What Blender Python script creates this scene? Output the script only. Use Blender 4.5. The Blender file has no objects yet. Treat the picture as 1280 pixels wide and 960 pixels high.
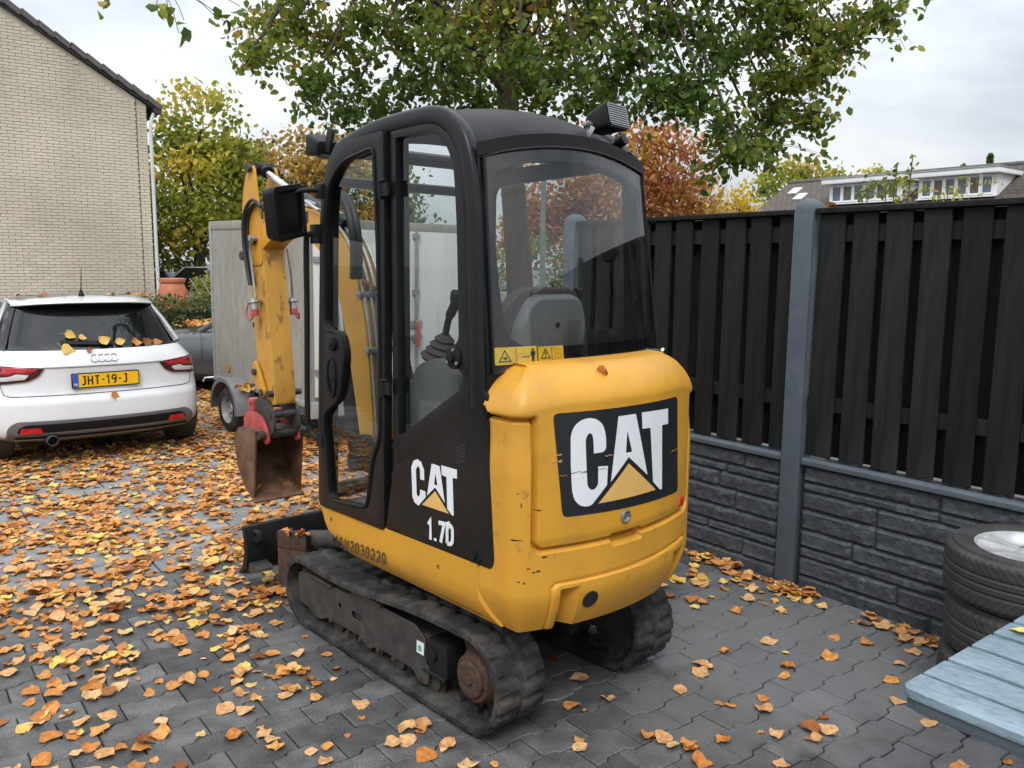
import bpy, bmesh, math, random
import numpy as np
from mathutils import Vector, Matrix
from mathutils.geometry import delaunay_2d_cdt

random.seed(7)
rng = np.random.default_rng(11)
S = bpy.context.scene
COL = S.collection
PI = math.pi
R = math.radians

# ------------------------------------------------------------------ camera
cam_d = bpy.data.cameras.new("camera")
cam_d.sensor_fit = 'HORIZONTAL'
cam_d.sensor_width = 36.0
cam_d.lens = 36.0 * 1049.08 / 1280.0
cam_d.clip_start = 0.05
cam_d.clip_end = 3000
cam = bpy.data.objects.new("camera", cam_d)
COL.objects.link(cam)
PITCH, ROLL = 0.139796, -0.009164
_cp, _sp = math.cos(PITCH), math.sin(PITCH)
_F = Vector((0, _cp, -_sp)); _Rt = Vector((1, 0, 0)); _D = Vector((0, -_sp, -_cp))
_R2 = math.cos(ROLL) * _Rt + math.sin(ROLL) * _D
_D2 = -math.sin(ROLL) * _Rt + math.cos(ROLL) * _D
_M = Matrix((_R2, -_D2, -_F)).transposed().to_4x4()
_M.translation = Vector((0, 0, 1.7089))
cam.matrix_world = _M
S.camera = cam

# ------------------------------------------------------------------ world: overcast sky
SUN_EL, SUN_AZ = R(48), R(186)          # azimuth measured clockwise from +Y
w = bpy.data.worlds.new("World"); S.world = w
w.use_nodes = True
nt = w.node_tree; nt.nodes.clear()
def wn(t, **k):
    n = nt.nodes.new(t)
    for a, b in k.items():
        setattr(n, a, b)
    return n
out = wn('ShaderNodeOutputWorld'); bg = wn('ShaderNodeBackground')
sky = wn('ShaderNodeTexSky', sky_type='NISHITA', sun_disc=False, sun_elevation=SUN_EL, sun_rotation=SUN_AZ)
tc = wn('ShaderNodeTexCoord')
mp = wn('ShaderNodeMapping'); mp.inputs['Scale'].default_value = (1.0, 1.0, 2.6)
nz = wn('ShaderNodeTexNoise'); nz.inputs['Scale'].default_value = 2.3; nz.inputs['Detail'].default_value = 7; nz.inputs['Roughness'].default_value = 0.52
nz.inputs['Distortion'].default_value = 0.25
cr = wn('ShaderNodeValToRGB')
cr.color_ramp.elements[0].position = 0.36; cr.color_ramp.elements[0].color = (5.2, 5.8, 6.4, 1)
cr.color_ramp.elements[1].position = 0.60; cr.color_ramp.elements[1].color = (9.8, 10.0, 10.2, 1)
e = cr.color_ramp.elements.new(0.47); e.color = (7.4, 7.9, 8.4, 1)
mx = wn('ShaderNodeMix', data_type='RGBA'); mx.inputs[0].default_value = 0.93
nt.links.new(tc.outputs['Generated'], mp.inputs['Vector'])
nt.links.new(mp.outputs['Vector'], nz.inputs['Vector'])
nt.links.new(nz.outputs['Fac'], cr.inputs['Fac'])
nt.links.new(sky.outputs['Color'], mx.inputs[6])
nt.links.new(cr.outputs['Color'], mx.inputs[7])
# standard overcast luminance: the zenith is brighter than the horizon
sx = wn('ShaderNodeSeparateXYZ'); nt.links.new(tc.outputs['Generated'], sx.inputs['Vector'])
gr = wn('ShaderNodeMapRange'); gr.inputs['From Min'].default_value = 0.0; gr.inputs['From Max'].default_value = 1.0
gr.inputs['To Min'].default_value = 0.60; gr.inputs['To Max'].default_value = 2.25
nt.links.new(sx.outputs['Z'], gr.inputs['Value'])
vm = wn('ShaderNodeVectorMath', operation='SCALE')
nt.links.new(mx.outputs[2], vm.inputs[0]); nt.links.new(gr.outputs['Result'], vm.inputs['Scale'])
nt.links.new(vm.outputs['Vector'], bg.inputs['Color'])
bg.inputs['Strength'].default_value = 0.10
nt.links.new(bg.outputs['Background'], out.inputs['Surface'])

sun_d = bpy.data.lights.new("sun", 'SUN')
sun_d.energy = 1.4; sun_d.angle = R(18); sun_d.color = (1.0, 0.965, 0.92)
sun = bpy.data.objects.new("sun", sun_d); COL.objects.link(sun)
_sd = Vector((math.sin(SUN_AZ) * math.cos(SUN_EL), math.cos(SUN_AZ) * math.cos(SUN_EL), math.sin(SUN_EL)))
sun.rotation_euler = _sd.to_track_quat('Z', 'Y').to_euler()

S.view_settings.view_transform = 'Standard'
S.view_settings.look = 'None'
S.view_settings.exposure = 0.35
S.view_settings.gamma = 1.0
S.render.engine = 'CYCLES'
S.cycles.max_bounces = 6
S.cycles.transparent_max_bounces = 24
S.cycles.caustics_reflective = False
S.cycles.caustics_refractive = False

# ------------------------------------------------------------------ materials
def new_mat(name):
    m = bpy.data.materials.new(name); m.use_nodes = True
    return m, m.node_tree, m.node_tree.nodes['Principled BSDF']

def mat(name, col, rough=0.5, metal=0.0, var=0.12, vscale=6.0, bump=0.0, bscale=60.0, dirt=None, dirt_amt=0.3,
        dscale=5.0, dlo=0.5, dhi=0.68, spec=0.5, coat=0.0, stretch=None, rnd=0.0, rvar=0.08, alpha_rust=None):
    """Principled with value noise, fine bump, optional dirt colour and per-object value jitter."""
    m, t, b = new_mat(name)
    L = t.links.new
    N = t.nodes.new
    tc = N('ShaderNodeTexCoord')
    vec = tc.outputs['Object']
    if stretch:
        mp = N('ShaderNodeMapping'); mp.inputs['Scale'].default_value = stretch
        L(vec, mp.inputs['Vector']); vec = mp.outputs['Vector']
    n1 = N('ShaderNodeTexNoise'); n1.inputs['Scale'].default_value = vscale; n1.inputs['Detail'].default_value = 6; n1.inputs['Roughness'].default_value = 0.6
    L(vec, n1.inputs['Vector'])
    rmp = N('ShaderNodeValToRGB')
    lo = [c * (1 - var) for c in col[:3]] + [1]; hi = [min(1, c * (1 + var)) for c in col[:3]] + [1]
    rmp.color_ramp.elements[0].position = 0.3; rmp.color_ramp.elements[0].color = lo
    rmp.color_ramp.elements[1].position = 0.7; rmp.color_ramp.elements[1].color = hi
    L(n1.outputs['Fac'], rmp.inputs['Fac'])
    c = rmp.outputs['Color']
    if dirt:
        n2 = N('ShaderNodeTexNoise'); n2.inputs['Scale'].default_value = dscale; n2.inputs['Detail'].default_value = 9; n2.inputs['Roughness'].default_value = 0.68
        L(vec, n2.inputs['Vector'])
        mr = N('ShaderNodeMapRange'); mr.inputs['From Min'].default_value = dlo; mr.inputs['From Max'].default_value = dhi
        mr.inputs['To Max'].default_value = dirt_amt
        L(n2.outputs['Fac'], mr.inputs['Value'])
        x = N('ShaderNodeMix'); x.data_type = 'RGBA'
        L(mr.outputs['Result'], x.inputs[0]); L(c, x.inputs[6]); x.inputs[7].default_value = (*dirt, 1)
        c = x.outputs[2]
    if rnd:
        oi = N('ShaderNodeObjectInfo')
        mr2 = N('ShaderNodeMapRange'); mr2.inputs['To Min'].default_value = 1 - rnd; mr2.inputs['To Max'].default_value = 1 + rnd
        L(oi.outputs['Random'], mr2.inputs['Value'])
        hs = N('ShaderNodeHueSaturation'); L(mr2.outputs['Result'], hs.inputs['Value']); L(c, hs.inputs['Color'])
        c = hs.outputs['Color']
    L(c, b.inputs['Base Color'])
    if rvar:
        mr3 = N('ShaderNodeMapRange'); mr3.inputs['To Min'].default_value = max(0.02, rough - rvar); mr3.inputs['To Max'].default_value = min(1, rough + rvar)
        L(n1.outputs['Fac'], mr3.inputs['Value']); L(mr3.outputs['Result'], b.inputs['Roughness'])
    else:
        b.inputs['Roughness'].default_value = rough
    b.inputs['Metallic'].default_value = metal
    b.inputs['Specular IOR Level'].default_value = spec
    b.inputs['Coat Weight'].default_value = coat
    b.inputs['Coat Roughness'].default_value = 0.06
    if bump:
        n3 = N('ShaderNodeTexNoise'); n3.inputs['Scale'].default_value = bscale; n3.inputs['Detail'].default_value = 5
        L(vec, n3.inputs['Vector'])
        bp = N('ShaderNodeBump'); bp.inputs['Strength'].default_value = bump; bp.inputs['Distance'].default_value = 0.01
        L(n3.outputs['Fac'], bp.inputs['Height']); L(bp.outputs['Normal'], b.inputs['Normal'])
    return m

def glass_mat(name, tint=(0.9, 0.93, 0.92), refl=1.0, rough=0.015, ior=1.5, dust=0.0):
    m = bpy.data.materials.new(name); m.use_nodes = True
    t = m.node_tree; t.nodes.clear(); N = t.nodes.new; L = t.links.new
    o = N('ShaderNodeOutputMaterial'); tr = N('ShaderNodeBsdfTransparent'); tr.inputs['Color'].default_value = (*tint, 1)
    gl = N('ShaderNodeBsdfGlossy'); gl.inputs['Roughness'].default_value = rough
    fr = N('ShaderNodeFresnel')
    gm = N('ShaderNodeNewGeometry'); im = N('ShaderNodeMapRange'); im.inputs['To Min'].default_value = ior; im.inputs['To Max'].default_value = 1 / ior
    L(gm.outputs['Backfacing'], im.inputs['Value']); L(im.outputs['Result'], fr.inputs['IOR'])      # a thin pane reflects alike from both sides
    mu = N('ShaderNodeMath'); mu.operation = 'MULTIPLY'; mu.inputs[1].default_value = refl; mu.use_clamp = True
    mi = N('ShaderNodeMixShader')
    L(fr.outputs['Fac'], mu.inputs[0]); L(mu.outputs['Value'], mi.inputs['Fac'])
    L(tr.outputs['BSDF'], mi.inputs[1]); L(gl.outputs['BSDF'], mi.inputs[2])
    last = mi.outputs['Shader']
    if dust:
        tc = N('ShaderNodeTexCoord'); nz = N('ShaderNodeTexNoise'); nz.inputs['Scale'].default_value = 38; nz.inputs['Detail'].default_value = 8
        n2 = N('ShaderNodeTexNoise'); n2.inputs['Scale'].default_value = 3.0
        L(tc.outputs['Object'], nz.inputs['Vector']); L(tc.outputs['Object'], n2.inputs['Vector'])
        ml = N('ShaderNodeMath'); ml.operation = 'MULTIPLY'; L(nz.outputs['Fac'], ml.inputs[0]); L(n2.outputs['Fac'], ml.inputs[1])
        mr = N('ShaderNodeMapRange'); mr.inputs['From Min'].default_value = 0.22; mr.inputs['From Max'].default_value = 0.5; mr.inputs['To Max'].default_value = dust
        L(ml.outputs['Value'], mr.inputs['Value'])
        df = N('ShaderNodeBsdfDiffuse'); df.inputs['Color'].default_value = (0.45, 0.44, 0.42, 1)
        m2 = N('ShaderNodeMixShader'); L(mr.outputs['Result'], m2.inputs['Fac']); L(last, m2.inputs[1]); L(df.outputs['BSDF'], m2.inputs[2]); last = m2.outputs['Shader']
    L(last, o.inputs['Surface'])
    return m

def ramp_mat(name, stops, attr=None, rough=0.6, transl=0.0, spec=0.3, bump=0.0, bscale=80, patch=None, noise=0.25, nscale=25, speck=0.0):
    """Colour from a ramp driven by per-object random, or by the float attribute `attr` on merged meshes."""
    m, t, b = new_mat(name); N = t.nodes.new; L = t.links.new
    if attr:
        src = N('ShaderNodeAttribute'); src.attribute_name = attr; fac = src.outputs['Fac']
    else:
        src = N('ShaderNodeObjectInfo'); fac = src.outputs['Random']
    rm = N('ShaderNodeValToRGB'); els = rm.color_ramp.elements
    els[0].position = stops[0][0]; els[0].color = (*stops[0][1], 1)
    els[1].position = stops[-1][0]; els[1].color = (*stops[-1][1], 1)
    for p_, c_ in stops[1:-1]:
        q = els.new(p_); q.color = (*c_, 1)
    L(fac, rm.inputs['Fac']); c = rm.outputs['Color']
    geo = N('ShaderNodeNewGeometry')
    if noise:
        nz = N('ShaderNodeTexNoise'); nz.inputs['Scale'].default_value = nscale; nz.inputs['Detail'].default_value = 6
        L(geo.outputs['Position'], nz.inputs['Vector'])
        mr = N('ShaderNodeMapRange'); mr.inputs['From Min'].default_value = 0.3; mr.inputs['From Max'].default_value = 0.7
        mr.inputs['To Min'].default_value = 1 - noise; mr.inputs['To Max'].default_value = 1 + noise
        L(nz.outputs['Fac'], mr.inputs['Value'])
        hs = N('ShaderNodeHueSaturation'); L(mr.outputs['Result'], hs.inputs['Value']); L(c, hs.inputs['Color']); c = hs.outputs['Color']
    if speck:
        ns = N('ShaderNodeTexNoise'); ns.inputs['Scale'].default_value = 260; ns.inputs['Detail'].default_value = 3; ns.inputs['Roughness'].default_value = 0.7
        L(geo.outputs['Position'], ns.inputs['Vector'])
        ms_ = N('ShaderNodeMapRange'); ms_.inputs['From Min'].default_value = 0.35; ms_.inputs['From Max'].default_value = 0.68
        ms_.inputs['To Min'].default_value = 1 - speck; ms_.inputs['To Max'].default_value = 1 + speck * 1.5
        L(ns.outputs['Fac'], ms_.inputs['Value'])
        h2 = N('ShaderNodeHueSaturation'); L(ms_.outputs['Result'], h2.inputs['Value']); L(c, h2.inputs['Color']); c = h2.outputs['Color']
    if patch:      # a dried-out pale patch on damp paving: (centre, radius, gain)
        (px_, py_), rad, col, amt = patch
        sub = N('ShaderNodeVectorMath'); sub.operation = 'SUBTRACT'; sub.inputs[1].default_value = (px_, py_, 0)
        L(geo.outputs['Position'], sub.inputs[0])
        ln = N('ShaderNodeVectorMath'); ln.operation = 'LENGTH'; L(sub.outputs['Vector'], ln.inputs[0])
        n4 = N('ShaderNodeTexNoise'); n4.inputs['Scale'].default_value = 2.6; n4.inputs['Detail'].default_value = 8; n4.inputs['Roughness'].default_value = 0.65
        L(geo.outputs['Position'], n4.inputs['Vector'])
        ad = N('ShaderNodeMath'); ad.operation = 'MULTIPLY_ADD'; ad.inputs[1].default_value = 2.4; L(n4.outputs['Fac'], ad.inputs[0]); L(ln.outputs['Value'], ad.inputs[2])
        m5 = N('ShaderNodeMapRange'); m5.inputs['From Min'].default_value = rad + 1.2 + 0.35; m5.inputs['From Max'].default_value = rad + 1.2 - 0.45
        m5.inputs['To Max'].default_value = amt
        L(ad.outputs['Value'], m5.inputs['Value'])
        x = N('ShaderNodeMix'); x.data_type = 'RGBA'; L(m5.outputs['Result'], x.inputs[0]); L(c, x.inputs[6]); x.inputs[7].default_value = (*col, 1); c = x.outputs[2]
        mr6 = N('ShaderNodeMapRange'); mr6.inputs['To Min'].default_value = rough; mr6.inputs['To Max'].default_value = min(1, rough + 0.3); L(m5.outputs['Result'], mr6.inputs['Value']); L(mr6.outputs['Result'], b.inputs['Roughness'])
    else:
        b.inputs['Roughness'].default_value = rough
    L(c, b.inputs['Base Color'])
    b.inputs['Specular IOR Level'].default_value = spec
    if bump:
        n3 = N('ShaderNodeTexNoise'); n3.inputs['Scale'].default_value = bscale; n3.inputs['Detail'].default_value = 5
        L(geo.outputs['Position'], n3.inputs['Vector'])
        bp = N('ShaderNodeBump'); bp.inputs['Strength'].default_value = bump; bp.inputs['Distance'].default_value = 0.01
        L(n3.outputs['Fac'], bp.inputs['Height']); L(bp.outputs['Normal'], b.inputs['Normal'])
    if transl:
        o = t.nodes['Material Output']; tl = N('ShaderNodeBsdfTranslucent'); L(c, tl.inputs['Color'])
        ms = N('ShaderNodeMixShader'); ms.inputs['Fac'].default_value = transl
        L(b.outputs['BSDF'], ms.inputs[1]); L(tl.outputs['BSDF'], ms.inputs[2]); L(ms.outputs['Shader'], o.inputs['Surface'])
    return m

# ------------------------------------------------------------------ mesh helpers
def tag(o, label=None, cat=None, group=None, kind=None):
    if label: o['label'] = label
    if cat: o['category'] = cat
    if group: o['group'] = group
    if kind: o['kind'] = kind
    return o

def empty(name, loc=(0, 0, 0), rot=(0, 0, 0), label=None, cat=None, group=None):
    o = bpy.data.objects.new(name, None); o.empty_display_size = 0.2
    COL.objects.link(o); o.location = loc; o.rotation_euler = rot
    return tag(o, label, cat, group)

def link(name, me, parent=None, loc=None, rot=None, scale=None):
    o = bpy.data.objects.new(name, me); COL.objects.link(o)
    if parent is not None: o.parent = parent
    if loc is not None: o.location = loc
    if rot is not None: o.rotation_euler = rot
    if scale is not None: o.scale = scale
    return o

def copy_tree(o, parent=None):
    c = o.copy(); COL.objects.link(c)
    if parent is not None: c.parent = parent
    for ch in [x for x in bpy.data.objects if x.parent == o]:
        copy_tree(ch, c)
    return c

def rotm(rx=0, ry=0, rz=0):
    return Matrix.Rotation(rz, 3, 'Z') @ Matrix.Rotation(ry, 3, 'Y') @ Matrix.Rotation(rx, 3, 'X')

class MB:
    def __init__(s): s.v = []; s.f = []; s.mi = []
    def add(s, vs, fs, mi=0):
        k = len(s.v); s.v += [tuple(x) for x in vs]
        for f in fs: s.f.append(tuple(i + k for i in f)); s.mi.append(mi)
        return s
    def box(s, c, d, rot=None, mi=0):
        c = Vector(c); hx, hy, hz = d[0] / 2, d[1] / 2, d[2] / 2
        P = [Vector((x, y, z)) for x in (-hx, hx) for y in (-hy, hy) for z in (-hz, hz)]
        if rot is not None: P = [rot @ q for q in P]
        return s.add([q + c for q in P], [(0, 1, 3, 2), (4, 6, 7, 5), (0, 4, 5, 1), (2, 3, 7, 6), (0, 2, 6, 4), (1, 5, 7, 3)], mi)
    def bar(s, a, b, w_, h, up=(0, 0, 1), mi=0):
        a = Vector(a); b = Vector(b); d = (b - a); L = d.length; d.normalize()
        u = Vector(up); x = d.cross(u)
        if x.length < 1e-4: x = d.cross(Vector((1, 0, 0)))
        x.normalize(); u = x.cross(d)
        m = Matrix((d, x, u)).transposed()
        return s.box((a + b) / 2, (L, w_, h), m, mi)
    def prism(s, A, B, mi=0):
        n = len(A)
        s.add(list(A) + list(B), [tuple(range(n))[::-1], tuple(range(n, 2 * n))] + [(i, (i + 1) % n, n + (i + 1) % n, n + i) for i in range(n)], mi)
        return s
    def tube(s, path, r, n=10, cap=True, mi=0, closed=False):
        P = [Vector(q) for q in path]; m = len(P)
        rr = r if isinstance(r, (list, tuple)) else [r] * m
        prev = None; vs = []; fs = []
        for i in range(m):
            if closed: t = P[(i + 1) % m] - P[i - 1]
            else: t = P[min(i + 1, m - 1)] - P[max(i - 1, 0)]
            t.normalize()
            if prev is None:
                a = Vector((0, 0, 1)) if abs(t.z) < 0.9 else Vector((1, 0, 0))
                u = t.cross(a).normalized()
            else:
                u = (prev - t * prev.dot(t)).normalized()
            prev = u; v_ = t.cross(u)
            for k in range(n):
                an = 2 * PI * k / n
                vs.append(P[i] + (u * math.cos(an) + v_ * math.sin(an)) * rr[i])
        for i in range(m if closed else m - 1):
            j = (i + 1) % m
            for k in range(n):
                fs.append((i * n + k, i * n + (k + 1) % n, j * n + (k + 1) % n, j * n + k))
        if cap and not closed:
            fs.append(tuple(range(n))[::-1]); fs.append(tuple(range((m - 1) * n, m * n)))
        return s.add(vs, fs, mi)
    def cyl(s, a, b, r, n=20, mi=0, r2=None):
        return s.tube([a, b], [r, r if r2 is None else r2], n, True, mi)
    def lathe(s, prof, n=32, m=None, closed=False, mi=0, cap=True):
        """prof: list of (radius, height); axis = local z, transformed by 4x4 m"""
        vs = []; fs = []; k = len(prof)
        for i in range(n):
            a = 2 * PI * i / n
            for r_, h in prof:
                q = Vector((r_ * math.cos(a), r_ * math.sin(a), h))
                vs.append(m @ q if m is not None else q)
        for i in range(n):
            j = (i + 1) % n
            for t in range(k if closed else k - 1):
                t2 = (t + 1) % k
                fs.append((i * k + t, j * k + t, j * k + t2, i * k + t2))
        if not closed and cap:
            if prof[0][0] > 1e-5: fs.append(tuple(i * k for i in range(n)))
            if prof[-1][0] > 1e-5: fs.append(tuple(i * k + k - 1 for i in range(n))[::-1])
        return s.add(vs, fs, mi)
    def grid(s, P, mi=0, wrap_u=False, wrap_v=False):
        a = len(P); b = len(P[0]); vs = [q for row in P for q in row]; fs = []
        for i in range(a if wrap_u else a - 1):
            for j in range(b if wrap_v else b - 1):
                i2 = (i + 1) % a; j2 = (j + 1) % b
                fs.append((i * b + j, i2 * b + j, i2 * b + j2, i * b + j2))
        return s.add(vs, fs, mi)
    def mesh(s, name, mats, bevel=0, seg=2, smooth=35, weld=True):
        me = bpy.data.meshes.new(name)
        bm = bmesh.new()
        bv = [bm.verts.new(q) for q in s.v]
        for f, mi in zip(s.f, s.mi):
            try:
                nf = bm.faces.new([bv[i] for i in f]); nf.material_index = mi
            except ValueError:
                pass
        if weld: bmesh.ops.remove_doubles(bm, verts=bm.verts, dist=1e-5)
        bmesh.ops.recalc_face_normals(bm, faces=bm.faces)
        if bevel:
            ed = [e_ for e_ in bm.edges if len(e_.link_faces) == 2 and e_.calc_face_angle(0) > R(32)]
            bmesh.ops.bevel(bm, geom=ed, offset=bevel, segments=seg, profile=0.6, affect='EDGES', clamp_overlap=True)
        bm.to_mesh(me); bm.free()
        for m_ in (mats if isinstance(mats, (list, tuple)) else [mats]): me.materials.append(m_)
        if smooth:
            me.polygons.foreach_set('use_smooth', [True] * len(me.polygons))
            me.set_sharp_from_angle(angle=R(smooth))
        return me
    def build(s, name, mats, parent=None, bevel=0, seg=2, smooth=35, loc=None, rot=None, weld=True):
        return link(name, s.mesh(name, mats, bevel, seg, smooth, weld), parent, loc, rot)

def inside(p_, poly):
    x, y = p_; c = False; n = len(poly); j = n - 1
    for i in range(n):
        xi, yi = poly[i]; xj, yj = poly[j]
        if (yi > y) != (yj > y) and x < (xj - xi) * (y - yi) / (yj - yi) + xi: c = not c
        j = i
    return c

def patch(mb, outer, fmap, t0, t1=None, holes=(), step=None, mi=0):
    """Triangulated 2-D region mapped by fmap(u, v, t); t1 given = a plate with thickness."""
    V = []; E = []
    def loop(pts):
        k = len(V); n = len(pts)
        if step:
            q = []
            for i in range(n):
                a = pts[i]; b = pts[(i + 1) % n]; d = math.hypot(b[0] - a[0], b[1] - a[1]); m = max(1, int(d / step))
                q += [(a[0] + (b[0] - a[0]) * t / m, a[1] + (b[1] - a[1]) * t / m) for t in range(m)]
            pts = q; n = len(pts)
        V.extend(Vector(p_) for p_ in pts); E.extend((k + i, k + (i + 1) % n) for i in range(n))
    loop(outer)
    for h in holes: loop(h)
    if step:
        xs = [p_[0] for p_ in outer]; ys = [p_[1] for p_ in outer]
        x = min(xs) + step * 0.53
        while x < max(xs):
            y = min(ys) + step * 0.47
            while y < max(ys):
                if inside((x, y), outer) and not any(inside((x, y), h) for h in holes): V.append(Vector((x, y)))
                y += step
            x += step
    vo, eo, fo, *_ = delaunay_2d_cdt(V, E, [], 0, 1e-6)
    sel = []
    for f in fo:
        c = sum((vo[i] for i in f), Vector((0, 0))) / len(f)
        if inside(c, outer) and not any(inside(c, h) for h in holes): sel.append(tuple(f))
    A = [fmap(q.x, q.y, t0) for q in vo]
    if t1 is None:
        mb.add(A, sel, mi); return mb
    B = [fmap(q.x, q.y, t1) for q in vo]; n = len(vo)
    cnt = {}
    for f in sel:
        for a, b in zip(f, f[1:] + f[:1]): cnt[(a, b)] = cnt.get((a, b), 0) + 1
    side = [(a, b, b + n, a + n) for (a, b) in cnt if (b, a) not in cnt]
    mb.add(A + B, [f[::-1] for f in sel] + [tuple(i + n for i in f) for f in sel] + side, mi)
    return mb

def rrect(x0, y0, x1, y1, r, n=5):
    P = []
    for cx, cy, a0 in ((x1 - r, y1 - r, 0), (x0 + r, y1 - r, 90), (x0 + r, y0 + r, 180), (x1 - r, y0 + r, 270)):
        for k in range(n + 1):
            a = R(a0 + 90 * k / n); P.append((cx + r * math.cos(a), cy + r * math.sin(a)))
    return P

def circle(cx, cy, r, n=20, ry=None):
    return [(cx + r * math.cos(2 * PI * k / n), cy + (ry or r) * math.sin(2 * PI * k / n)) for k in range(n)]

def round_poly(P, r, n=4):
    out_ = []; m = len(P)
    rr = r if isinstance(r, (list, tuple)) else [r] * m
    for i in range(m):
        p0, p1, p2 = Vector(P[i - 1]), Vector(P[i]), Vector(P[(i + 1) % m])
        a = p0 - p1; b = p2 - p1
        k = min(rr[i], a.length * 0.45, b.length * 0.45)
        if k < 1e-5: out_.append(tuple(p1)); continue
        A = p1 + a.normalized() * k; B = p1 + b.normalized() * k
        for t in range(n + 1):
            u = t / n
            out_.append(tuple((1 - u) ** 2 * A + 2 * u * (1 - u) * p1 + u * u * B))
    return out_

def smooth_path(P, n=6):
    """Catmull-Rom through the points"""
    P = [Vector(q) for q in P]; o = []
    for i in range(len(P) - 1):
        p0 = P[max(i - 1, 0)]; p1 = P[i]; p2 = P[i + 1]; p3 = P[min(i + 2, len(P) - 1)]
        for k in range(n):
            t = k / n
            o.append(0.5 * ((2 * p1) + (-p0 + p2) * t + (2 * p0 - 5 * p1 + 4 * p2 - p3) * t * t + (-p0 + 3 * p1 - 3 * p2 + p3) * t ** 3))
    o.append(P[-1]); return o

def text_shape(txt, size=1.0, bold=0.0, xs=1.0):
    """2-D triangles of a word in the built-in font, left-aligned on the baseline"""
    cu = bpy.data.curves.new('t', 'FONT'); cu.body = txt; cu.size = size; cu.offset = bold
    ob = bpy.data.objects.new('t', cu); COL.objects.link(ob)
    dg = bpy.context.evaluated_depsgraph_get(); dg.update()
    me = ob.evaluated_get(dg).to_mesh()
    vs = [(q.co.x * xs, q.co.y) for q in me.vertices]; fs = [tuple(f.vertices) for f in me.polygons]
    ob.evaluated_get(dg).to_mesh_clear()
    bpy.data.objects.remove(ob); bpy.data.curves.remove(cu)
    return vs, fs

def np_mesh(name, V, F, m, attr=None, vals=None, smooth=False):
    """V (n,3), F (k, c) same corner count, attr = per-vertex float"""
    me = bpy.data.meshes.new(name)
    V = np.asarray(V, np.float32); F = np.asarray(F, np.int32)
    me.vertices.add(len(V)); me.vertices.foreach_set('co', V.ravel())
    k, c = F.shape
    me.loops.add(k * c); me.loops.foreach_set('vertex_index', F.ravel())
    me.polygons.add(k); me.polygons.foreach_set('loop_start', np.arange(0, k * c, c, dtype=np.int32))
    me.update(calc_edges=True); me.validate()
    me.materials.append(m)
    if attr:
        at = me.attributes.new(attr, 'FLOAT', 'POINT'); at.data.foreach_set('value', np.asarray(vals, np.float32))
    if smooth: me.polygons.foreach_set('use_smooth', [True] * len(me.polygons))
    return me

def _arc(cx, cy, rx, ry, a0, a1, n=10): return [(cx + rx * math.cos(R(a0 + (a1 - a0) * k / n)), cy + ry * math.sin(R(a0 + (a1 - a0) * k / n))) for k in range(n + 1)]
GLYPH = {   # unit-height strokes, width about 0.55
    '0': (0.52, [_arc(0.26, 0.72, 0.22, 0.24, 0, 180) + _arc(0.26, 0.28, 0.22, 0.24, 180, 360) + [(0.48, 0.72)]]),
    '1': (0.36, [[(0.04, 0.74), (0.22, 0.96), (0.22, 0.0)]]),
    '2': (0.52, [_arc(0.26, 0.72, 0.22, 0.24, 170, -30) + [(0.06, 0.04), (0.50, 0.04)]]),
    '3': (0.52, [_arc(0.25, 0.74, 0.20, 0.22, 160, -90) + _arc(0.25, 0.27, 0.23, 0.25, 90, -160)]),
    '6': (0.52, [[(0.44, 0.92), (0.22, 0.96), (0.06, 0.70), (0.04, 0.30)] + _arc(0.26, 0.28, 0.22, 0.24, 180, 540, 16)]),
    '7': (0.50, [[(0.02, 0.95), (0.46, 0.95), (0.18, 0.0)]]),
    '9': (0.52, [_arc(0.26, 0.70, 0.22, 0.24, 0, 360, 16) + [(0.48, 0.62), (0.42, 0.22), (0.24, 0.0)]]),
    'J': (0.44, [[(0.14, 0.95), (0.36, 0.95), (0.36, 0.26)] + _arc(0.20, 0.24, 0.16, 0.20, 0, -150)]),
    'H': (0.56, [[(0.06, 0.0), (0.06, 0.98)], [(0.50, 0.0), (0.50, 0.98)], [(0.06, 0.50), (0.50, 0.50)]]),
    'T': (0.54, [[(0.02, 0.94), (0.52, 0.94)], [(0.27, 0.94), (0.27, 0.0)]]),
    'W': (0.66, [[(0.03, 0.98), (0.16, 0.02), (0.33, 0.80), (0.50, 0.02), (0.63, 0.98)]]),
    'D': (0.54, [[(0.06, 0.05), (0.06, 0.94), (0.26, 0.94)] + _arc(0.26, 0.70, 0.22, 0.24, 90, 0) + _arc(0.26, 0.29, 0.22, 0.24, 0, -90) + [(0.06, 0.05)]]),
    '-': (0.34, [[(0.05, 0.50), (0.29, 0.50)]]), '.': (0.24, [[(0.12, 0.0), (0.12, 0.14)]])}
def stroke_word(txt, h, sw, gap, xs=1.0):
    """list of (x0, quads): flat strokes of a word as 2-D quads with a running layer number"""
    x = 0; Q = []; lay = 0
    for ch in txt:
        w_, strokes = GLYPH[ch]
        for st in strokes:
            P = [(x + px * h * xs, py * h) for px, py in st]
            n = len(P); Lp = []; Rp = []
            for i, p_ in enumerate(P):
                d0 = Vector(P[i]) - Vector(P[i - 1]) if i else Vector(P[1]) - Vector(P[0])
                d1 = Vector(P[i + 1]) - Vector(P[i]) if i < n - 1 else d0
                d0.normalize(); d1.normalize(); t = (d0 + d1)
                t = d1 if t.length < 1e-3 else t.normalized()
                m = Vector((-t.y, t.x)); k = 1 / max(0.5, m.dot(Vector((-d1.y, d1.x))))
                Lp.append(tuple(Vector(p_) + m * sw / 2 * k)); Rp.append(tuple(Vector(p_) - m * sw / 2 * k))
            for i in range(n - 1): Q.append((lay, [Rp[i], Rp[i + 1], Lp[i + 1], Lp[i]]))
            lay += 1
        x += w_ * h * xs + gap
    return Q, x - gap
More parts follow.
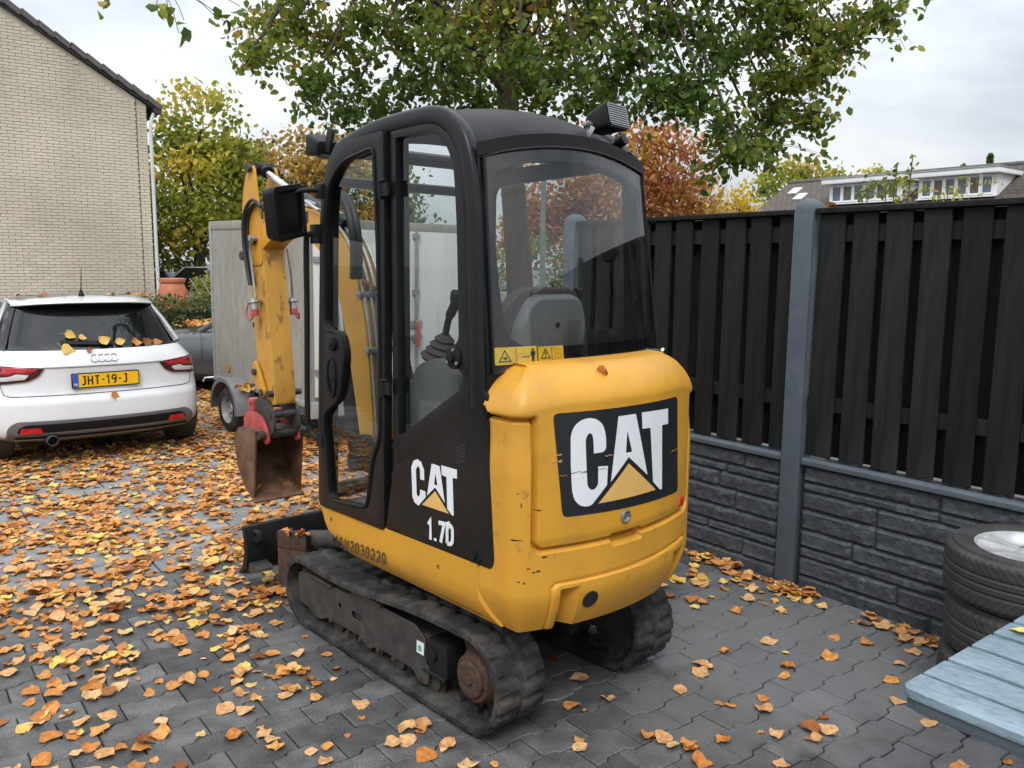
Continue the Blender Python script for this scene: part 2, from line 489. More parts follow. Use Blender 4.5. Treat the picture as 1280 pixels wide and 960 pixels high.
def stroke_text(txt, h, sw, gap, fm, m, name, parent, xs=1.0):
    Q, wd = stroke_word(txt, h, sw, gap, xs); q = MB()
    for lay, P in Q: q.add([fm(u, v, 0.0001 * (lay % 4)) for u, v in P], [(0, 1, 2, 3)])
    return q.build(name, m, parent, smooth=0, weld=False)

# ================================================================== frames and palette
FA = R(127.6)
E2 = Vector((math.cos(FA), math.sin(FA), 0)); E1 = Vector((math.sin(FA), -math.cos(FA), 0))
P0 = Vector((1.507, 4.405, 0))
def AB(a, b, z=0): return E1 * a + E2 * b + Vector((0, 0, z))
_Mi = cam.matrix_world.inverted()
def project(p_):
    q = _Mi @ Vector(p_)
    if q.z > -0.05: return None
    return (640 + 1049.08 * q.x / -q.z, 480 - 1049.08 * q.y / -q.z, -q.z)
def in_view(p_, m=25):
    q = project(p_)
    return q is not None and -m < q[0] < 1280 + m and -m < q[1] < 960 + m

YELLOW = mat('machine_yellow', (0.585, 0.288, 0.030), 0.40, var=0.07, vscale=3, bump=0.04, bscale=120, dirt=(0.30, 0.17, 0.05), dirt_amt=0.45, dscale=5, dlo=0.50, dhi=0.72, spec=0.4, rvar=0.14)
YELLOW_WORN = mat('worn_machine_yellow', (0.575, 0.284, 0.032), 0.5, var=0.1, vscale=4, bump=0.08, bscale=90, dirt=(0.17, 0.075, 0.03), dirt_amt=0.55, dscale=11, dlo=0.60, dhi=0.70, spec=0.4)
YELLOW_RUSTY = mat('scraped_machine_yellow', (0.54, 0.285, 0.05), 0.55, var=0.14, vscale=6, bump=0.1, bscale=90, dirt=(0.13, 0.06, 0.028), dirt_amt=0.8, dscale=15, dlo=0.54, dhi=0.64, spec=0.35, stretch=(1, 1, 0.55))
BLACK_PAINT = mat('black_paint', (0.0085, 0.009, 0.010), 0.34, var=0.25, vscale=5, bump=0.04, bscale=160, dirt=(0.055, 0.045, 0.034), dirt_amt=0.22, dscale=3.5, dlo=0.48, dhi=0.75, spec=0.28, rvar=0.14)
BLACK_SATIN = mat('satin_black', (0.0085, 0.009, 0.0095), 0.5, var=0.2, vscale=8, bump=0.05, bscale=200, spec=0.25)
BLACK_GLOSS = mat('gloss_black', (0.006, 0.0065, 0.0075), 0.2, var=0.1, spec=0.22)
ROOF_GREY = mat('dusty_roof_plastic', (0.013, 0.0135, 0.0145), 0.5, var=0.3, vscale=4, bump=0.08, bscale=120, dirt=(0.040, 0.040, 0.039), dirt_amt=0.45, dscale=7, dlo=0.45, dhi=0.75, spec=0.22)
RUBBER = mat('worn_rubber', (0.024, 0.0235, 0.023), 0.72, var=0.3, vscale=8, bump=0.25, bscale=70, dirt=(0.105, 0.096, 0.082), dirt_amt=0.65, dscale=8, dlo=0.46, dhi=0.68, spec=0.25)
TYRE = mat('tyre_rubber', (0.028, 0.028, 0.028), 0.7, var=0.2, vscale=10, bump=0.08, bscale=120, dirt=(0.10, 0.09, 0.075), dirt_amt=0.35, dscale=7, dlo=0.45, dhi=0.7)
STEEL_DARK = mat('dirty_track_steel', (0.042, 0.041, 0.040), 0.58, metal=0.2, var=0.3, vscale=16, bump=0.15, bscale=90, dirt=(0.105, 0.075, 0.05), dirt_amt=0.55, dscale=17, dlo=0.49, dhi=0.66)
RUST = mat('rusty_steel', (0.075, 0.036, 0.024), 0.75, metal=0.1, var=0.45, vscale=34, bump=0.5, bscale=90, dirt=(0.03, 0.022, 0.018), dirt_amt=0.75, dscale=30, dlo=0.44, dhi=0.62)
BUCKET_RUST = mat('worn_bucket_steel', (0.16, 0.085, 0.050), 0.55, metal=0.2, var=0.35, vscale=14, bump=0.2, bscale=70, dirt=(0.065, 0.038, 0.026), dirt_amt=0.75, dscale=13, dlo=0.45, dhi=0.62)
CHROME = mat('bright_steel', (0.62, 0.62, 0.62), 0.18, metal=1.0, var=0.08, rvar=0.08)
ZINC = mat('zinc_fittings', (0.42, 0.42, 0.41), 0.38, metal=0.8, var=0.2, vscale=30)
RED = mat('faded_red_paint', (0.42, 0.065, 0.06), 0.5, var=0.25, vscale=20, dirt=(0.12, 0.06, 0.045), dirt_amt=0.7, dscale=18)
DECAL_WHITE = mat('decal_white', (0.72, 0.74, 0.77), 0.45, var=0.04, dirt=(0.35, 0.35, 0.34), dirt_amt=0.5, dscale=30, dlo=0.6, dhi=0.72)
DECAL_BLACK = mat('decal_black', (0.014, 0.016, 0.019), 0.38, var=0.2, vscale=30, dirt=(0.34, 0.22, 0.09), dirt_amt=0.9, dscale=26, dlo=0.69, dhi=0.73, stretch=(1, 0.35, 3))
DECAL_YELLOW = mat('decal_pale_yellow', (0.70, 0.42, 0.13), 0.45, var=0.06)
WARN_YELLOW = mat('warning_yellow', (0.72, 0.47, 0.03), 0.45, var=0.1, vscale=25)
INK = mat('ink_black', (0.012, 0.012, 0.012), 0.5, var=0.0)
SEAT_GREY = mat('seat_shell_grey', (0.13, 0.14, 0.145), 0.6, var=0.1, vscale=6, bump=0.05)
SEAT_CLOTH = mat('seat_cloth', (0.055, 0.042, 0.045), 0.85, var=0.3, vscale=60, bump=0.2, bscale=200)
CAB_GREY = mat('cab_interior_grey', (0.10, 0.105, 0.105), 0.6, var=0.12, dirt=(0.17, 0.15, 0.12), dirt_amt=0.4)
PLASTIC = mat('black_plastic', (0.009, 0.009, 0.0095), 0.5, var=0.15, bump=0.06, bscale=300, spec=0.25)
HOSE = mat('hydraulic_hose', (0.022, 0.022, 0.023), 0.5, var=0.2, vscale=40)
GLASS = glass_mat('cab_glass', (0.88, 0.90, 0.89), 1.7, 0.012, 1.5, 0.03)
GLASS_SIDE = glass_mat('side_glass', (0.84, 0.87, 0.86), 1.2, 0.012, 1.5, 0.012)
GLASS_DARK = glass_mat('privacy_glass', (0.10, 0.11, 0.115), 1.2, 0.02, 1.52)
WHITE_PAINT = mat('white_car_paint', (0.70, 0.72, 0.745), 0.3, var=0.02, coat=0.8, dirt=(0.5, 0.48, 0.44), dirt_amt=0.25, dscale=3, rvar=0.03)

# ================================================================== ground sheets
GROUND = mat('street_asphalt', (0.085, 0.085, 0.088), 0.85, var=0.25, vscale=0.8, bump=0.2, bscale=40)
mb = MB(); mb.add([(-900, -300, -0.055), (900, -300, -0.055), (900, 1800, -0.055), (-900, 1800, -0.055)], [(0, 1, 2, 3)])
tag(mb.build('ground', GROUND, smooth=0), kind='structure')
SAND = mat('joint_sand', (0.030, 0.028, 0.026), 0.95, var=0.4, vscale=30)
yard = empty('yard_paving'); tag(yard, kind='structure')
mb = MB(); mb.add([AB(-16, -6, -0.014), AB(3.9, -6, -0.014), AB(3.9, 16, -0.014), AB(-16, 16, -0.014)], [(0, 1, 2, 3)])
mb.build('joint_bed', SAND, yard, smooth=0)

dstops = [(0, (0.042, 0.043, 0.043)), (0.5, (0.067, 0.068, 0.067)), (1, (0.108, 0.109, 0.107))]
lstops = [(0, (0.155, 0.160, 0.165)), (0.5, (0.195, 0.20, 0.205)), (1, (0.245, 0.25, 0.25))]
PATCH = ((1.3, 3.6), 0.95, (0.145, 0.149, 0.152), 0.75)
PAVER_O = ramp_mat('anthracite_paver', dstops, None, 0.52, spec=0.5, bump=0.6, bscale=150, patch=PATCH, noise=0.42, nscale=9, speck=0.5)
PAVER_S = ramp_mat('anthracite_paver_far', dstops, 'rnd', 0.52, spec=0.5, bump=0.6, bscale=150, patch=PATCH, noise=0.42, nscale=9, speck=0.5)
TILE_O = ramp_mat('grey_tile', lstops, None, 0.6, spec=0.4, bump=0.25, bscale=120, noise=0.2, nscale=8, speck=0.2)
TILE_S = ramp_mat('grey_tile_far', lstops, 'rnd', 0.6, spec=0.4, bump=0.25, bscale=120, noise=0.2, nscale=8, speck=0.2)

PL, PH = 0.222, 0.140
def wave(u):
    A = 0.0095; u = u % PL; k = PL / 2
    def st(x, c, w_): return min(1, max(0, (x - c) / w_ + 0.5))
    s1 = st(u, k * 0.5, 0.026); s2 = st(u, k * 1.5, 0.026)
    f = lambda t: t * t * (3 - 2 * t)
    return A * (1 - 2 * f(s1) + 2 * f(s2))
def paver_verts(sh):
    us = [0, 0.37, 0.43, 0.5, 0.57, 0.63, 1.37, 1.43, 1.5, 1.57, 1.63, 2.0]
    def ring(g, z):
        lo = []; hi = []
        for t in us:
            u = t * PL / 2
            uu = min(max(u, g), PL - g)
            c = wave(uu + sh)
            lo.append((uu, c + g, z)); hi.append((uu, PH + c - g, z))
        return lo + hi[::-1]
    r0, r1, r2 = ring(0.0065, 0.0), ring(0.0022, -0.0045), ring(0.0022, -0.03)
    n = len(r0)
    F = [tuple(range(n))]
    for k in range(2):
        for i in range(n): F.append((k * n + i, (k + 1) * n + i, (k + 1) * n + (i + 1) % n, k * n + (i + 1) % n))
    return r0 + r1 + r2, F
pav = [paver_verts(0.0), paver_verts(PL / 2)]
pav_me = []
for V_, F_ in pav:
    m_ = MB(); m_.add(V_, F_); pav_me.append(m_.mesh('paving_stone', PAVER_O, smooth=0, weld=False))
ax = Matrix((E1, E2, Vector((0, 0, 1)))).transposed()
aeul = ax.to_euler()
cells = []
B_EDGE = 4.752
nrow = int((B_EDGE + 1.6) / PH)
for j in range(nrow):
    b = B_EDGE - (j + 1) * PH
    off = PL / 2 if j % 2 else 0
    for i in range(-30, 19):
        a = i * PL + off
        if a + PL > 4.08: continue
        ctr = AB(a + PL / 2, b + PH / 2)
        if ctr.y < -1.0: continue
        cells.append((ctr.length + (0 if in_view(ctr, 0) else 100), a, b, j % 2))
cells.sort()
SV = []; SF = []; SA = []
for k, (d, a, b, odd) in enumerate(cells):
    dz = random.uniform(-0.0016, 0.0016); tx = random.gauss(0, 0.006); ty = random.gauss(0, 0.006)
    if k < 300:
        o = link('paving_stone', pav_me[odd], yard, AB(a, b, dz), aeul)
        o.rotation_euler = (ax @ rotm(tx, ty, 0)).to_euler()
    else:
        V_, F_ = pav[odd]; base = len(SV)
        rot = rotm(tx, ty, 0)
        SV += [AB(*(rot @ Vector((q[0], q[1], q[2])))[:2], (rot @ Vector(q)).z + dz) + E1 * a + E2 * b for q in V_]
        SF += [tuple(x + base for x in f) for f in F_]; SA += [random.random()] * len(V_)
me = bpy.data.meshes.new('paving_stones'); me.from_pydata([tuple(q) for q in SV], [], SF); me.materials.append(PAVER_S)
me.attributes.new('rnd', 'FLOAT', 'POINT').data.foreach_set('value', np.array(SA, np.float32))
tag(link('paving_stones', me, yard), kind='stuff')

court = empty('tiled_court'); tag(court, kind='structure')
TS = 0.30
tb = MB(); tb.prism([(0.004, 0.004, -0.004), (TS - 0.004, 0.004, -0.004), (TS - 0.004, TS - 0.004, -0.004), (0.004, TS - 0.004, -0.004)],
                    [(0.009, 0.009, 0), (TS - 0.009, 0.009, 0), (TS - 0.009, TS - 0.009, 0), (0.009, TS - 0.009, 0)])
tb.add([(0.004, 0.004, -0.004), (TS - 0.004, 0.004, -0.004), (TS - 0.004, TS - 0.004, -0.004), (0.004, TS - 0.004, -0.004), (0.004, 0.004, -0.03), (TS - 0.004, 0.004, -0.03), (TS - 0.004, TS - 0.004, -0.03), (0.004, TS - 0.004, -0.03)],
       [(0, 4, 5, 1), (1, 5, 6, 2), (2, 6, 7, 3), (3, 7, 4, 0)])
tile_me = tb.mesh('paving_tile', TILE_O, smooth=0)
tv = [tuple(q.co) for q in tile_me.vertices]; tf = [tuple(f.vertices) for f in tile_me.polygons]
cells = []
for j in range(36):
    b = B_EDGE + 0.003 + j * TS
    for i in range(-40, 13):
        a = i * TS + (TS / 2 if j % 2 else 0)
        ctr = AB(a + 0.15, b + 0.15)
        if a + TS > 4.0 or not in_view(ctr, 700): continue
        cells.append((ctr.length + (0 if in_view(ctr, 0) else 100), a, b))
cells.sort(); SV = []; SF = []; SA = []
for k, (d, a, b) in enumerate(cells):
    dz = random.uniform(-0.002, 0.002); rot = ax @ rotm(random.gauss(0, 0.004), random.gauss(0, 0.004), 0)
    if k < 300:
        link('paving_tile', tile_me, court, AB(a, b, dz), rot.to_euler())
    else:
        base = len(SV); SV += [rot @ Vector(q) + AB(a, b, dz) for q in tv]; SF += [tuple(x + base for x in f) for f in tf]; SA += [random.random()] * len(tv)
me = bpy.data.meshes.new('paving_tiles'); me.from_pydata([tuple(q) for q in SV], [], SF); me.materials.append(TILE_S)
me.attributes.new('rnd', 'FLOAT', 'POINT').data.foreach_set('value', np.array(SA, np.float32))
tag(link('paving_tiles', me, court), kind='stuff')

# ================================================================== fence with concrete base
PLANK = mat('black_stained_timber', (0.0095, 0.0105, 0.0105), 0.68, var=0.35, vscale=5, bump=0.25, bscale=26, dirt=(0.024, 0.025, 0.025), dirt_amt=0.7, dscale=3.5, dlo=0.44, dhi=0.66, stretch=(7, 7, 0.7), rnd=0.35, spec=0.2)
CONC = mat('grey_painted_concrete', (0.068, 0.085, 0.102), 0.7, var=0.14, vscale=5, bump=0.12, bscale=90, dirt=(0.14, 0.15, 0.155), dirt_amt=0.4, dscale=4)
STONE = mat('dark_rockface_concrete', (0.044, 0.052, 0.060), 0.55, var=0.22, vscale=14, bump=0.9, bscale=38, dirt=(0.115, 0.13, 0.145), dirt_amt=0.5, dscale=22, dlo=0.5, dhi=0.66, rnd=0.12)
fence = empty('timber_fence', P0, (0, 0, FA - PI), 'black plank fence on dark rock-faced concrete base with grey posts', 'fence')
BAY = 1.82
def stone_mesh(w_, h):
    nx = max(5, int(w_ / 0.020)); ny = max(4, int(h / 0.014)); ph = [random.uniform(0, 50) for _ in range(6)]
    P = []
    from mathutils import noise as mn
    sl = random.uniform(-0.5, 0.5)
    for i in range(nx + 1):
        row = []
        for j in range(ny + 1):
            u = i / nx; v_ = j / ny
            e_ = min(1, min(u, 1 - u) * w_ / 0.008, min(v_, 1 - v_) * h / 0.010)
            q = Vector((u * w_ * 11 + ph[0] + v_ * sl, v_ * h * 22 + ph[1], ph[2]))
            n1 = mn.noise(q); n2 = mn.noise(q * 2.3 + Vector((5, 1, 2)))
            d = 0.55 + 0.75 * (1 - 2.2 * abs(n1)) * 0.6 + 0.5 * (0.5 - abs(n2)) + 0.22 * mn.noise(q * 5.1)
            d = round(d * 3.2) / 3.2 * 0.45 + d * 0.55          # cleaved, stepped faces
            row.append((u * w_, -(0.006 + 0.012 * max(0, d)) * e_, v_ * h))
        P.append(row)
    m_ = MB(); m_.grid(P); return m_.mesh('stone', STONE, smooth=28)
pm = {}
def plank_mesh(w_):
    k = round(w_, 3)
    if k not in pm:
        m_ = MB(); m_.box((0, 0, 0.6275), (w_, 0.018, 1.255)); pm[k] = m_.mesh('plank', PLANK, bevel=0.003, seg=1)
    return pm[k]
CRS = [(-0.02, 0.070), (0.075, 0.172), (0.178, 0.226), (0.231, 0.321), (0.327, 0.434), (0.440, 0.532), (0.538, 0.582), (0.588, 0.676)]
def bay(x0, fronts):
    for a, b in fronts:
        o = link('plank', plank_mesh(b - a), fence, ((a + b) / 2, 0.024, 0.73 + random.uniform(-0.002, 0.002)), (random.gauss(0, 0.002), random.gauss(0, 0.003), 0))
    for (a, b), (c, d) in zip(fronts[:-1], fronts[1:]):
        link('plank', plank_mesh(0.165), fence, ((b + c) / 2, 0.088, 0.73 + random.uniform(-0.002, 0.002)), (0, random.gauss(0, 0.003), 0))
    L = BAY - 0.12
    for z in (1.01, 1.885):
        h = 0.075 if z < 1.8 else 0.085
        m_ = MB(); m_.box((x0 + BAY / 2, 0.056, z), (L, 0.044, h)); m_.build('crossbar', PLANK, fence, bevel=0.003, seg=1)
    m_ = MB(); m_.box((x0 + BAY / 2, 0.05, 2.0), (L, 0.12, 0.026)); m_.build('cap_rail', PLANK, fence, bevel=0.004)
    m_ = MB(); m_.box((x0 + BAY / 2, 0.050, 0.33), (L, 0.06, 0.78)); pn = m_.build('base_panel', STONE, fence)
    m_ = MB(); m_.prism([(x0 + 0.06, -0.016, 0.682), (x0 + 0.06, 0.09, 0.682), (x0 + 0.06, 0.09, 0.718), (x0 + 0.06, 0.0, 0.718), (x0 + 0.06, -0.016, 0.706)],
                        [(x0 + BAY - 0.06, -0.016, 0.682), (x0 + BAY - 0.06, 0.09, 0.682), (x0 + BAY - 0.06, 0.09, 0.718), (x0 + BAY - 0.06, 0.0, 0.718), (x0 + BAY - 0.06, -0.016, 0.706)])
    m_.build('coping', CONC, fence, bevel=0.003)
    for z0, z1 in CRS:
        x = x0 + 0.062
        while x < x0 + BAY - 0.064:
            l_ = random.choice([0.30, 0.42, 0.55, 0.72, 0.9]); x2 = min(x + l_, x0 + BAY - 0.062)
            if x0 + BAY - 0.062 - x2 < 0.1: x2 = x0 + BAY - 0.062
            link('stone', stone_mesh(x2 - x - 0.0035, z1 - z0 + 0.002), pn, (x, 0.0195, z0)); x = x2
R_F = [(0.062, 0.205), (0.257, 0.385), (0.43, 0.56), (0.61, 0.737), (0.782, 0.908), (0.96, 1.09), (1.135, 1.265), (1.31, 1.44), (1.485, 1.615), (1.66, 1.757)]
L_F = [(-0.166, -0.062), (-0.348, -0.217), (-0.524, -0.388), (-0.698, -0.574), (-0.885, -0.757), (-1.06, -0.93), (-1.235, -1.105), (-1.41, -1.28), (-1.585, -1.455), (-1.757, -1.63)][::-1]
bay(0, R_F); bay(-BAY, L_F); bay(BAY, [(a + BAY, b + BAY) for a, b in R_F])
for k in (-1, 0, 1, 2):
    m_ = MB(); x = k * BAY
    prof = [(x - 0.056, -0.022), (x + 0.056, -0.022), (x + 0.056, -0.012), (x + 0.046, 0.03), (x + 0.046, 0.098), (x - 0.046, 0.098), (x - 0.046, 0.03), (x - 0.056, -0.012)]
    m_.prism([(a, b, -0.05) for a, b in prof], [(a, b, 2.005) for a, b in prof])
    # rounded head
    P = []
    for t in range(7):
        an = PI / 2 * t / 6
        P.append([(x + 0.054 * math.cos(an) * c, 0.038 + 0.058 * math.cos(an) * s_, 2.004 + 0.062 * math.sin(an)) for c, s_ in ((1, 1), (0, 1.04), (-1, 1), (-1.04, 0), (-1, -1), (0, -1.04), (1, -1), (1.04, 0))])
    m_.grid(P, wrap_v=True)
    m_.build('post', CONC, fence, bevel=0.004, seg=2)

# ================================================================== fallen leaves
def leaf_variant(seed):
    r_ = random.Random(seed)
    prof = [(0.0, 0.02), (0.07, 0.30), (0.2, 0.44), (0.42, 0.46), (0.66, 0.33), (0.86, 0.14), (1.0, 0.0)]
    curl = r_.uniform(0.1, 1.35); fold = r_.uniform(-0.4, 0.9); tw = r_.uniform(-0.5, 0.5); asym = r_.uniform(0.85, 1.15)
    V = []; F = []
    for i, (u, w_) in enumerate(prof):
        w_ *= r_.uniform(0.88, 1.1)
        for k in (-1, -0.5, 0, 0.5, 1):
            x = (u - 0.5); y = w_ * k * (asym if k > 0 else 1)
            z = curl * 0.45 * (x * x) + fold * 0.42 * abs(y) + tw * x * y + r_.uniform(-0.018, 0.018) + 0.10 * curl * abs(k) ** 3 * math.sin(9 * u + seed)
            V.append((x, y, z))
    n = len(prof)
    for i in range(n - 1):
        for k in range(4): F.append((i * 5 + k, (i + 1) * 5 + k, (i + 1) * 5 + k + 1, i * 5 + k + 1))
    if seed % 3:      # leaf stalk
        b = len(V); d = r_.uniform(-0.3, 0.3)
        V += [(-0.5, -0.008, 0.02 + curl * 0.11), (-0.5, 0.014, 0.02 + curl * 0.11), (-0.85, d + 0.010, 0.06), (-0.85, d - 0.012, 0.06)]
        F.append((b, b + 1, b + 2, b + 3))
    V = np.array(V); V[:, 2] -= V[:, 2].min() - 0.01
    return V, np.array(F)
LV = [leaf_variant(k) for k in range(12)]
def leaf_form(seed):
    r_ = random.Random(seed); c_ = r_.uniform(0.1, 1.35); f_ = r_.uniform(-0.4, 0.9)
    return 'curled' if c_ > 0.95 else 'folded' if f_ > 0.5 else 'flat'
LFORM = [leaf_form(k) for k in range(12)]
LSTOPS = [(0.0, (0.11, 0.042, 0.016)), (0.15, (0.28, 0.10, 0.028)), (0.38, (0.50, 0.20, 0.050)), (0.6, (0.62, 0.30, 0.095)), (0.8, (0.68, 0.42, 0.16)), (0.9, (0.66, 0.43, 0.12)), (1.0, (0.70, 0.52, 0.14))]
LEAF_S = ramp_mat('leaf_litter', LSTOPS, 'rnd', 0.6, transl=0.12, spec=0.25, noise=0.3, nscale=60)
LEAF_COL = [ramp_mat('brown_leaf', [(0, (0.15, 0.055, 0.02)), (1, (0.27, 0.10, 0.032))], None, 0.6, 0.1, 0.25, noise=0.3, nscale=60),
            ramp_mat('orange_leaf', [(0, (0.46, 0.17, 0.038)), (1, (0.60, 0.27, 0.075))], None, 0.6, 0.12, 0.25, noise=0.3, nscale=60),
            ramp_mat('tan_leaf', [(0, (0.54, 0.28, 0.115)), (1, (0.66, 0.42, 0.20))], None, 0.6, 0.12, 0.25, noise=0.3, nscale=60),
            ramp_mat('yellow_leaf', [(0, (0.64, 0.39, 0.09)), (1, (0.72, 0.54, 0.14))], None, 0.55, 0.15, 0.25, noise=0.2, nscale=60)]
leaf_me = []
for V_, F_ in LV:
    me = np_mesh('fallen_leaf', V_, F_, LEAF_COL[1], smooth=True); leaf_me.append(me)

MX, MY, MYAW = -0.30387, 3.7678, 2.307789
_mc, _ms = math.cos(MYAW), math.sin(MYAW)
def to_machine(x, y):
    dx, dy = x - MX, y - MY
    return _mc * dx + _ms * dy, -_ms * dx + _mc * dy
def density(x, y):
    a = x * E1.x + y * E1.y; b = x * E2.x + y * E2.y
    if a > 3.82: return 0
    mx_, my_ = to_machine(x, y)
    if -1.0 < mx_ < 0.75 and 0.22 < abs(my_) < 0.53: return 0
    left = my_ > 0.4 or mx_ > 0.6
    if left:
        d = 78 + 250 * min(1, max(0, (b - 2.7) / 2.3)) ** 1.1
        if b > 5.2: d = 328
        if y > 8.5: d = 300
    else:
        d = 27 if mx_ > -2.4 else 32
        if a > 3.62 and b > 1.7: d = 105
        elif a > 3.45 and b > 1.3: d = 40
    return d
lp = []
n_try = 0
xs_, ys_ = (-9.5, 2.6), (1.6, 12.5)
area = (xs_[1] - xs_[0]) * (ys_[1] - ys_[0]); DM = 400
clumps = []
while n_try < DM * area * 0.5:
    n_try += 1
    x = random.uniform(*xs_); y = random.uniform(*ys_)
    if random.random() * DM < density(x, y):
        lp.append((x, y))
for _ in range(int(area * 46)):
    x = random.uniform(*xs_); y = random.uniform(*ys_)
    if random.random() * DM < density(x, y):
        k = random.randint(2, 9); r_ = random.uniform(0.035, 0.12)
        for _ in range(k):
            q = (x + random.gauss(0, r_), y + random.gauss(0, r_))
            if density(*q) > 0: lp.append(q)
# drifts against the fence foot and beside the post
for cx, n_, sp in ((-0.42, 46, 0.16), (0.12, 30, 0.09), (0.62, 16, 0.12), (-0.85, 20, 0.12), (-0.1, 14, 0.2), (1.0, 8, 0.15)):
    for _ in range(n_):
        q = P0 - E2 * (cx + random.gauss(0, sp)) - E1 * (0.035 + abs(random.gauss(0, 0.06)))
        lp.append((q.x, q.y))
lp = [q for q in lp if in_view((q[0], q[1], 0), 500)]
occ = {}
items = []
for x, y in lp:
    k = (int(x / 0.07), int(y / 0.07)); c = occ.get(k, 0); occ[k] = c + 1
    s = random.uniform(0.043, 0.084) if random.random() > 0.22 else random.uniform(0.024, 0.045)
    z = 0.002 + min(c, 5) * 0.006
    q = project((x, y, 0))
    items.append((q[2] / s + (0 if in_view((x, y, 0), 0) else 1e5), x, y, z, s))
items.sort()
GL = {}
cn = [('brown', 'curled'), ('orange', 'dry'), ('tan', 'dry'), ('bright yellow', 'fresh')]
SVl = []; SFl = []; SAl = []; base = 0
for k, (d, x, y, z, s) in enumerate(items):
    vi = random.randrange(12); yaw = random.uniform(0, 2 * PI); t1 = random.gauss(0, 0.13); t2 = random.gauss(0, 0.13)
    rv = random.random()
    rv = 0.05 + 0.95 * (0.55 * rv + 0.45 * random.random())
    if random.random() < 0.06: rv = random.uniform(0.9, 1)
    if k < 300:
        ci = 0 if rv < 0.22 else 1 if rv < 0.52 else 2 if rv < 0.86 else 3
        o = link('fallen_leaf', leaf_me[vi], None, (x, y, z), (t1, t2, yaw), (s, s, s))
        o.material_slots[0].link = 'OBJECT'; o.material_slots[0].material = LEAF_COL[ci]
        b = x * E2.x + y * E2.y; a = x * E1.x + y * E1.y; mx_, my_ = to_machine(x, y)
        if b > B_EDGE: where = 'on the pale square tiles'
        elif a > 3.55: where = 'along the foot of the stone fence base'
        elif my_ > 1.1: where = 'on the dark paving well away from the digger'
        elif my_ > 0.4: where = 'on the dark paving beside the long rubber track'
        elif abs(my_) < 0.5 and mx_ > -1.15: where = 'under the yellow tail of the digger'
        elif x > 0.95: where = 'on the paving toward the slatted table'
        else: where = 'on the open paving behind the digger'
        sz = 'small' if s < 0.047 else 'large' if s > 0.070 else 'mid-sized'
        lab = f"{sz} {LFORM[vi]} {['brown', 'orange', 'tan', 'yellow'][ci]} leaf {where}"
        tag(o, lab, 'leaf', f"{sz} {LFORM[vi]} {['brown', 'orange', 'tan', 'yellow'][ci]} leaves {where}")
    else:
        V_, F_ = LV[vi]
        m_ = np.array(rotm(t1, t2, yaw)) * s
        SVl.append(V_ @ m_.T + np.array([x, y, z])); SFl.append(F_ + base); base += len(V_); SAl.append(np.full(len(V_), rv))
o = link('leaf_litter', np_mesh('leaf_litter', np.concatenate(SVl), np.concatenate(SFl), LEAF_S, 'rnd', np.concatenate(SAl), True))
tag(o, 'carpet of orange and tan fallen leaves over the paving', 'leaf litter', kind='stuff')

def leaf_heap(name, pts, label, cat='leaf litter', smin=0.05, smax=0.085, parent=None):
    v_ = []; f_ = []; a_ = []; bs = 0
    for p_ in pts:
        V_, F_ = LV[random.randrange(12)]; m_ = np.array(rotm(random.gauss(0, 0.35), random.gauss(0, 0.35), random.uniform(0, 6.28))) * random.uniform(smin, smax)
        v_.append(V_ @ m_.T + np.array(p_)); f_.append(F_ + bs); bs += len(V_); a_.append(np.full(len(V_), random.uniform(0.15, 1)))
    o = link(name, np_mesh(name, np.concatenate(v_), np.concatenate(f_), LEAF_S, 'rnd', np.concatenate(a_), True), parent)
    tag(o, label, cat, kind='stuff'); return o
def lone_leaf(loc, rot, s, ci, label, group=None):
    o = link('fallen_leaf', leaf_me[random.randrange(12)], None, loc, rot, (s, s, s))
    o.material_slots[0].link = 'OBJECT'; o.material_slots[0].material = LEAF_COL[ci]
    return tag(o, label, 'leaf', group)

# ================================================================== foliage
def leaf_cloud(name, C, size, m, parent=None, droop=0.3, narrow=0.62, seed=1):
    g = np.random.default_rng(seed); n = len(C); C = np.asarray(C, float)
    s = size * g.uniform(0.65, 1.25, n)[:, None]
    nv = g.normal(size=(n, 3)); nv /= np.linalg.norm(nv, axis=1)[:, None]
    ax_ = g.normal(size=(n, 3)); ax_[:, 2] -= droop * 2.2
    ax_ -= (ax_ * nv).sum(1)[:, None] * nv; ax_ /= np.linalg.norm(ax_, axis=1)[:, None] + 1e-9
    sd = np.cross(nv, ax_)
    f = 0.14
    pts = [C - ax_ * s * 0.5, C - ax_ * s * 0.12 + sd * s * narrow * 0.5 + nv * s * f, C + ax_ * s * 0.28 + sd * s * narrow * 0.33 + nv * s * f * 0.7,
           C + ax_ * s * 0.55, C + ax_ * s * 0.28 - sd * s * narrow * 0.33 + nv * s * f * 0.7, C - ax_ * s * 0.12 - sd * s * narrow * 0.5 + nv * s * f]
    V = np.stack(pts, 1).reshape(-1, 3); i = np.arange(n)[:, None] * 6
    F = np.concatenate([i + np.array([[0, 1, 2, 3]]), i + np.array([[0, 3, 4, 5]])], 0)
    # colour varies by clump and by leaf
    h = np.sin(C[:, 0] * 2.1 + 1.3) + np.sin(C[:, 1] * 1.7 + C[:, 2] * 2.3) + np.sin(C[:, 2] * 3.1 - C[:, 0])
    val = np.clip(0.5 + 0.13 * h + g.normal(0, 0.17, n), 0, 1)
    return link(name, np_mesh(name, V, F, m, 'rnd', np.repeat(val, 6)), parent)

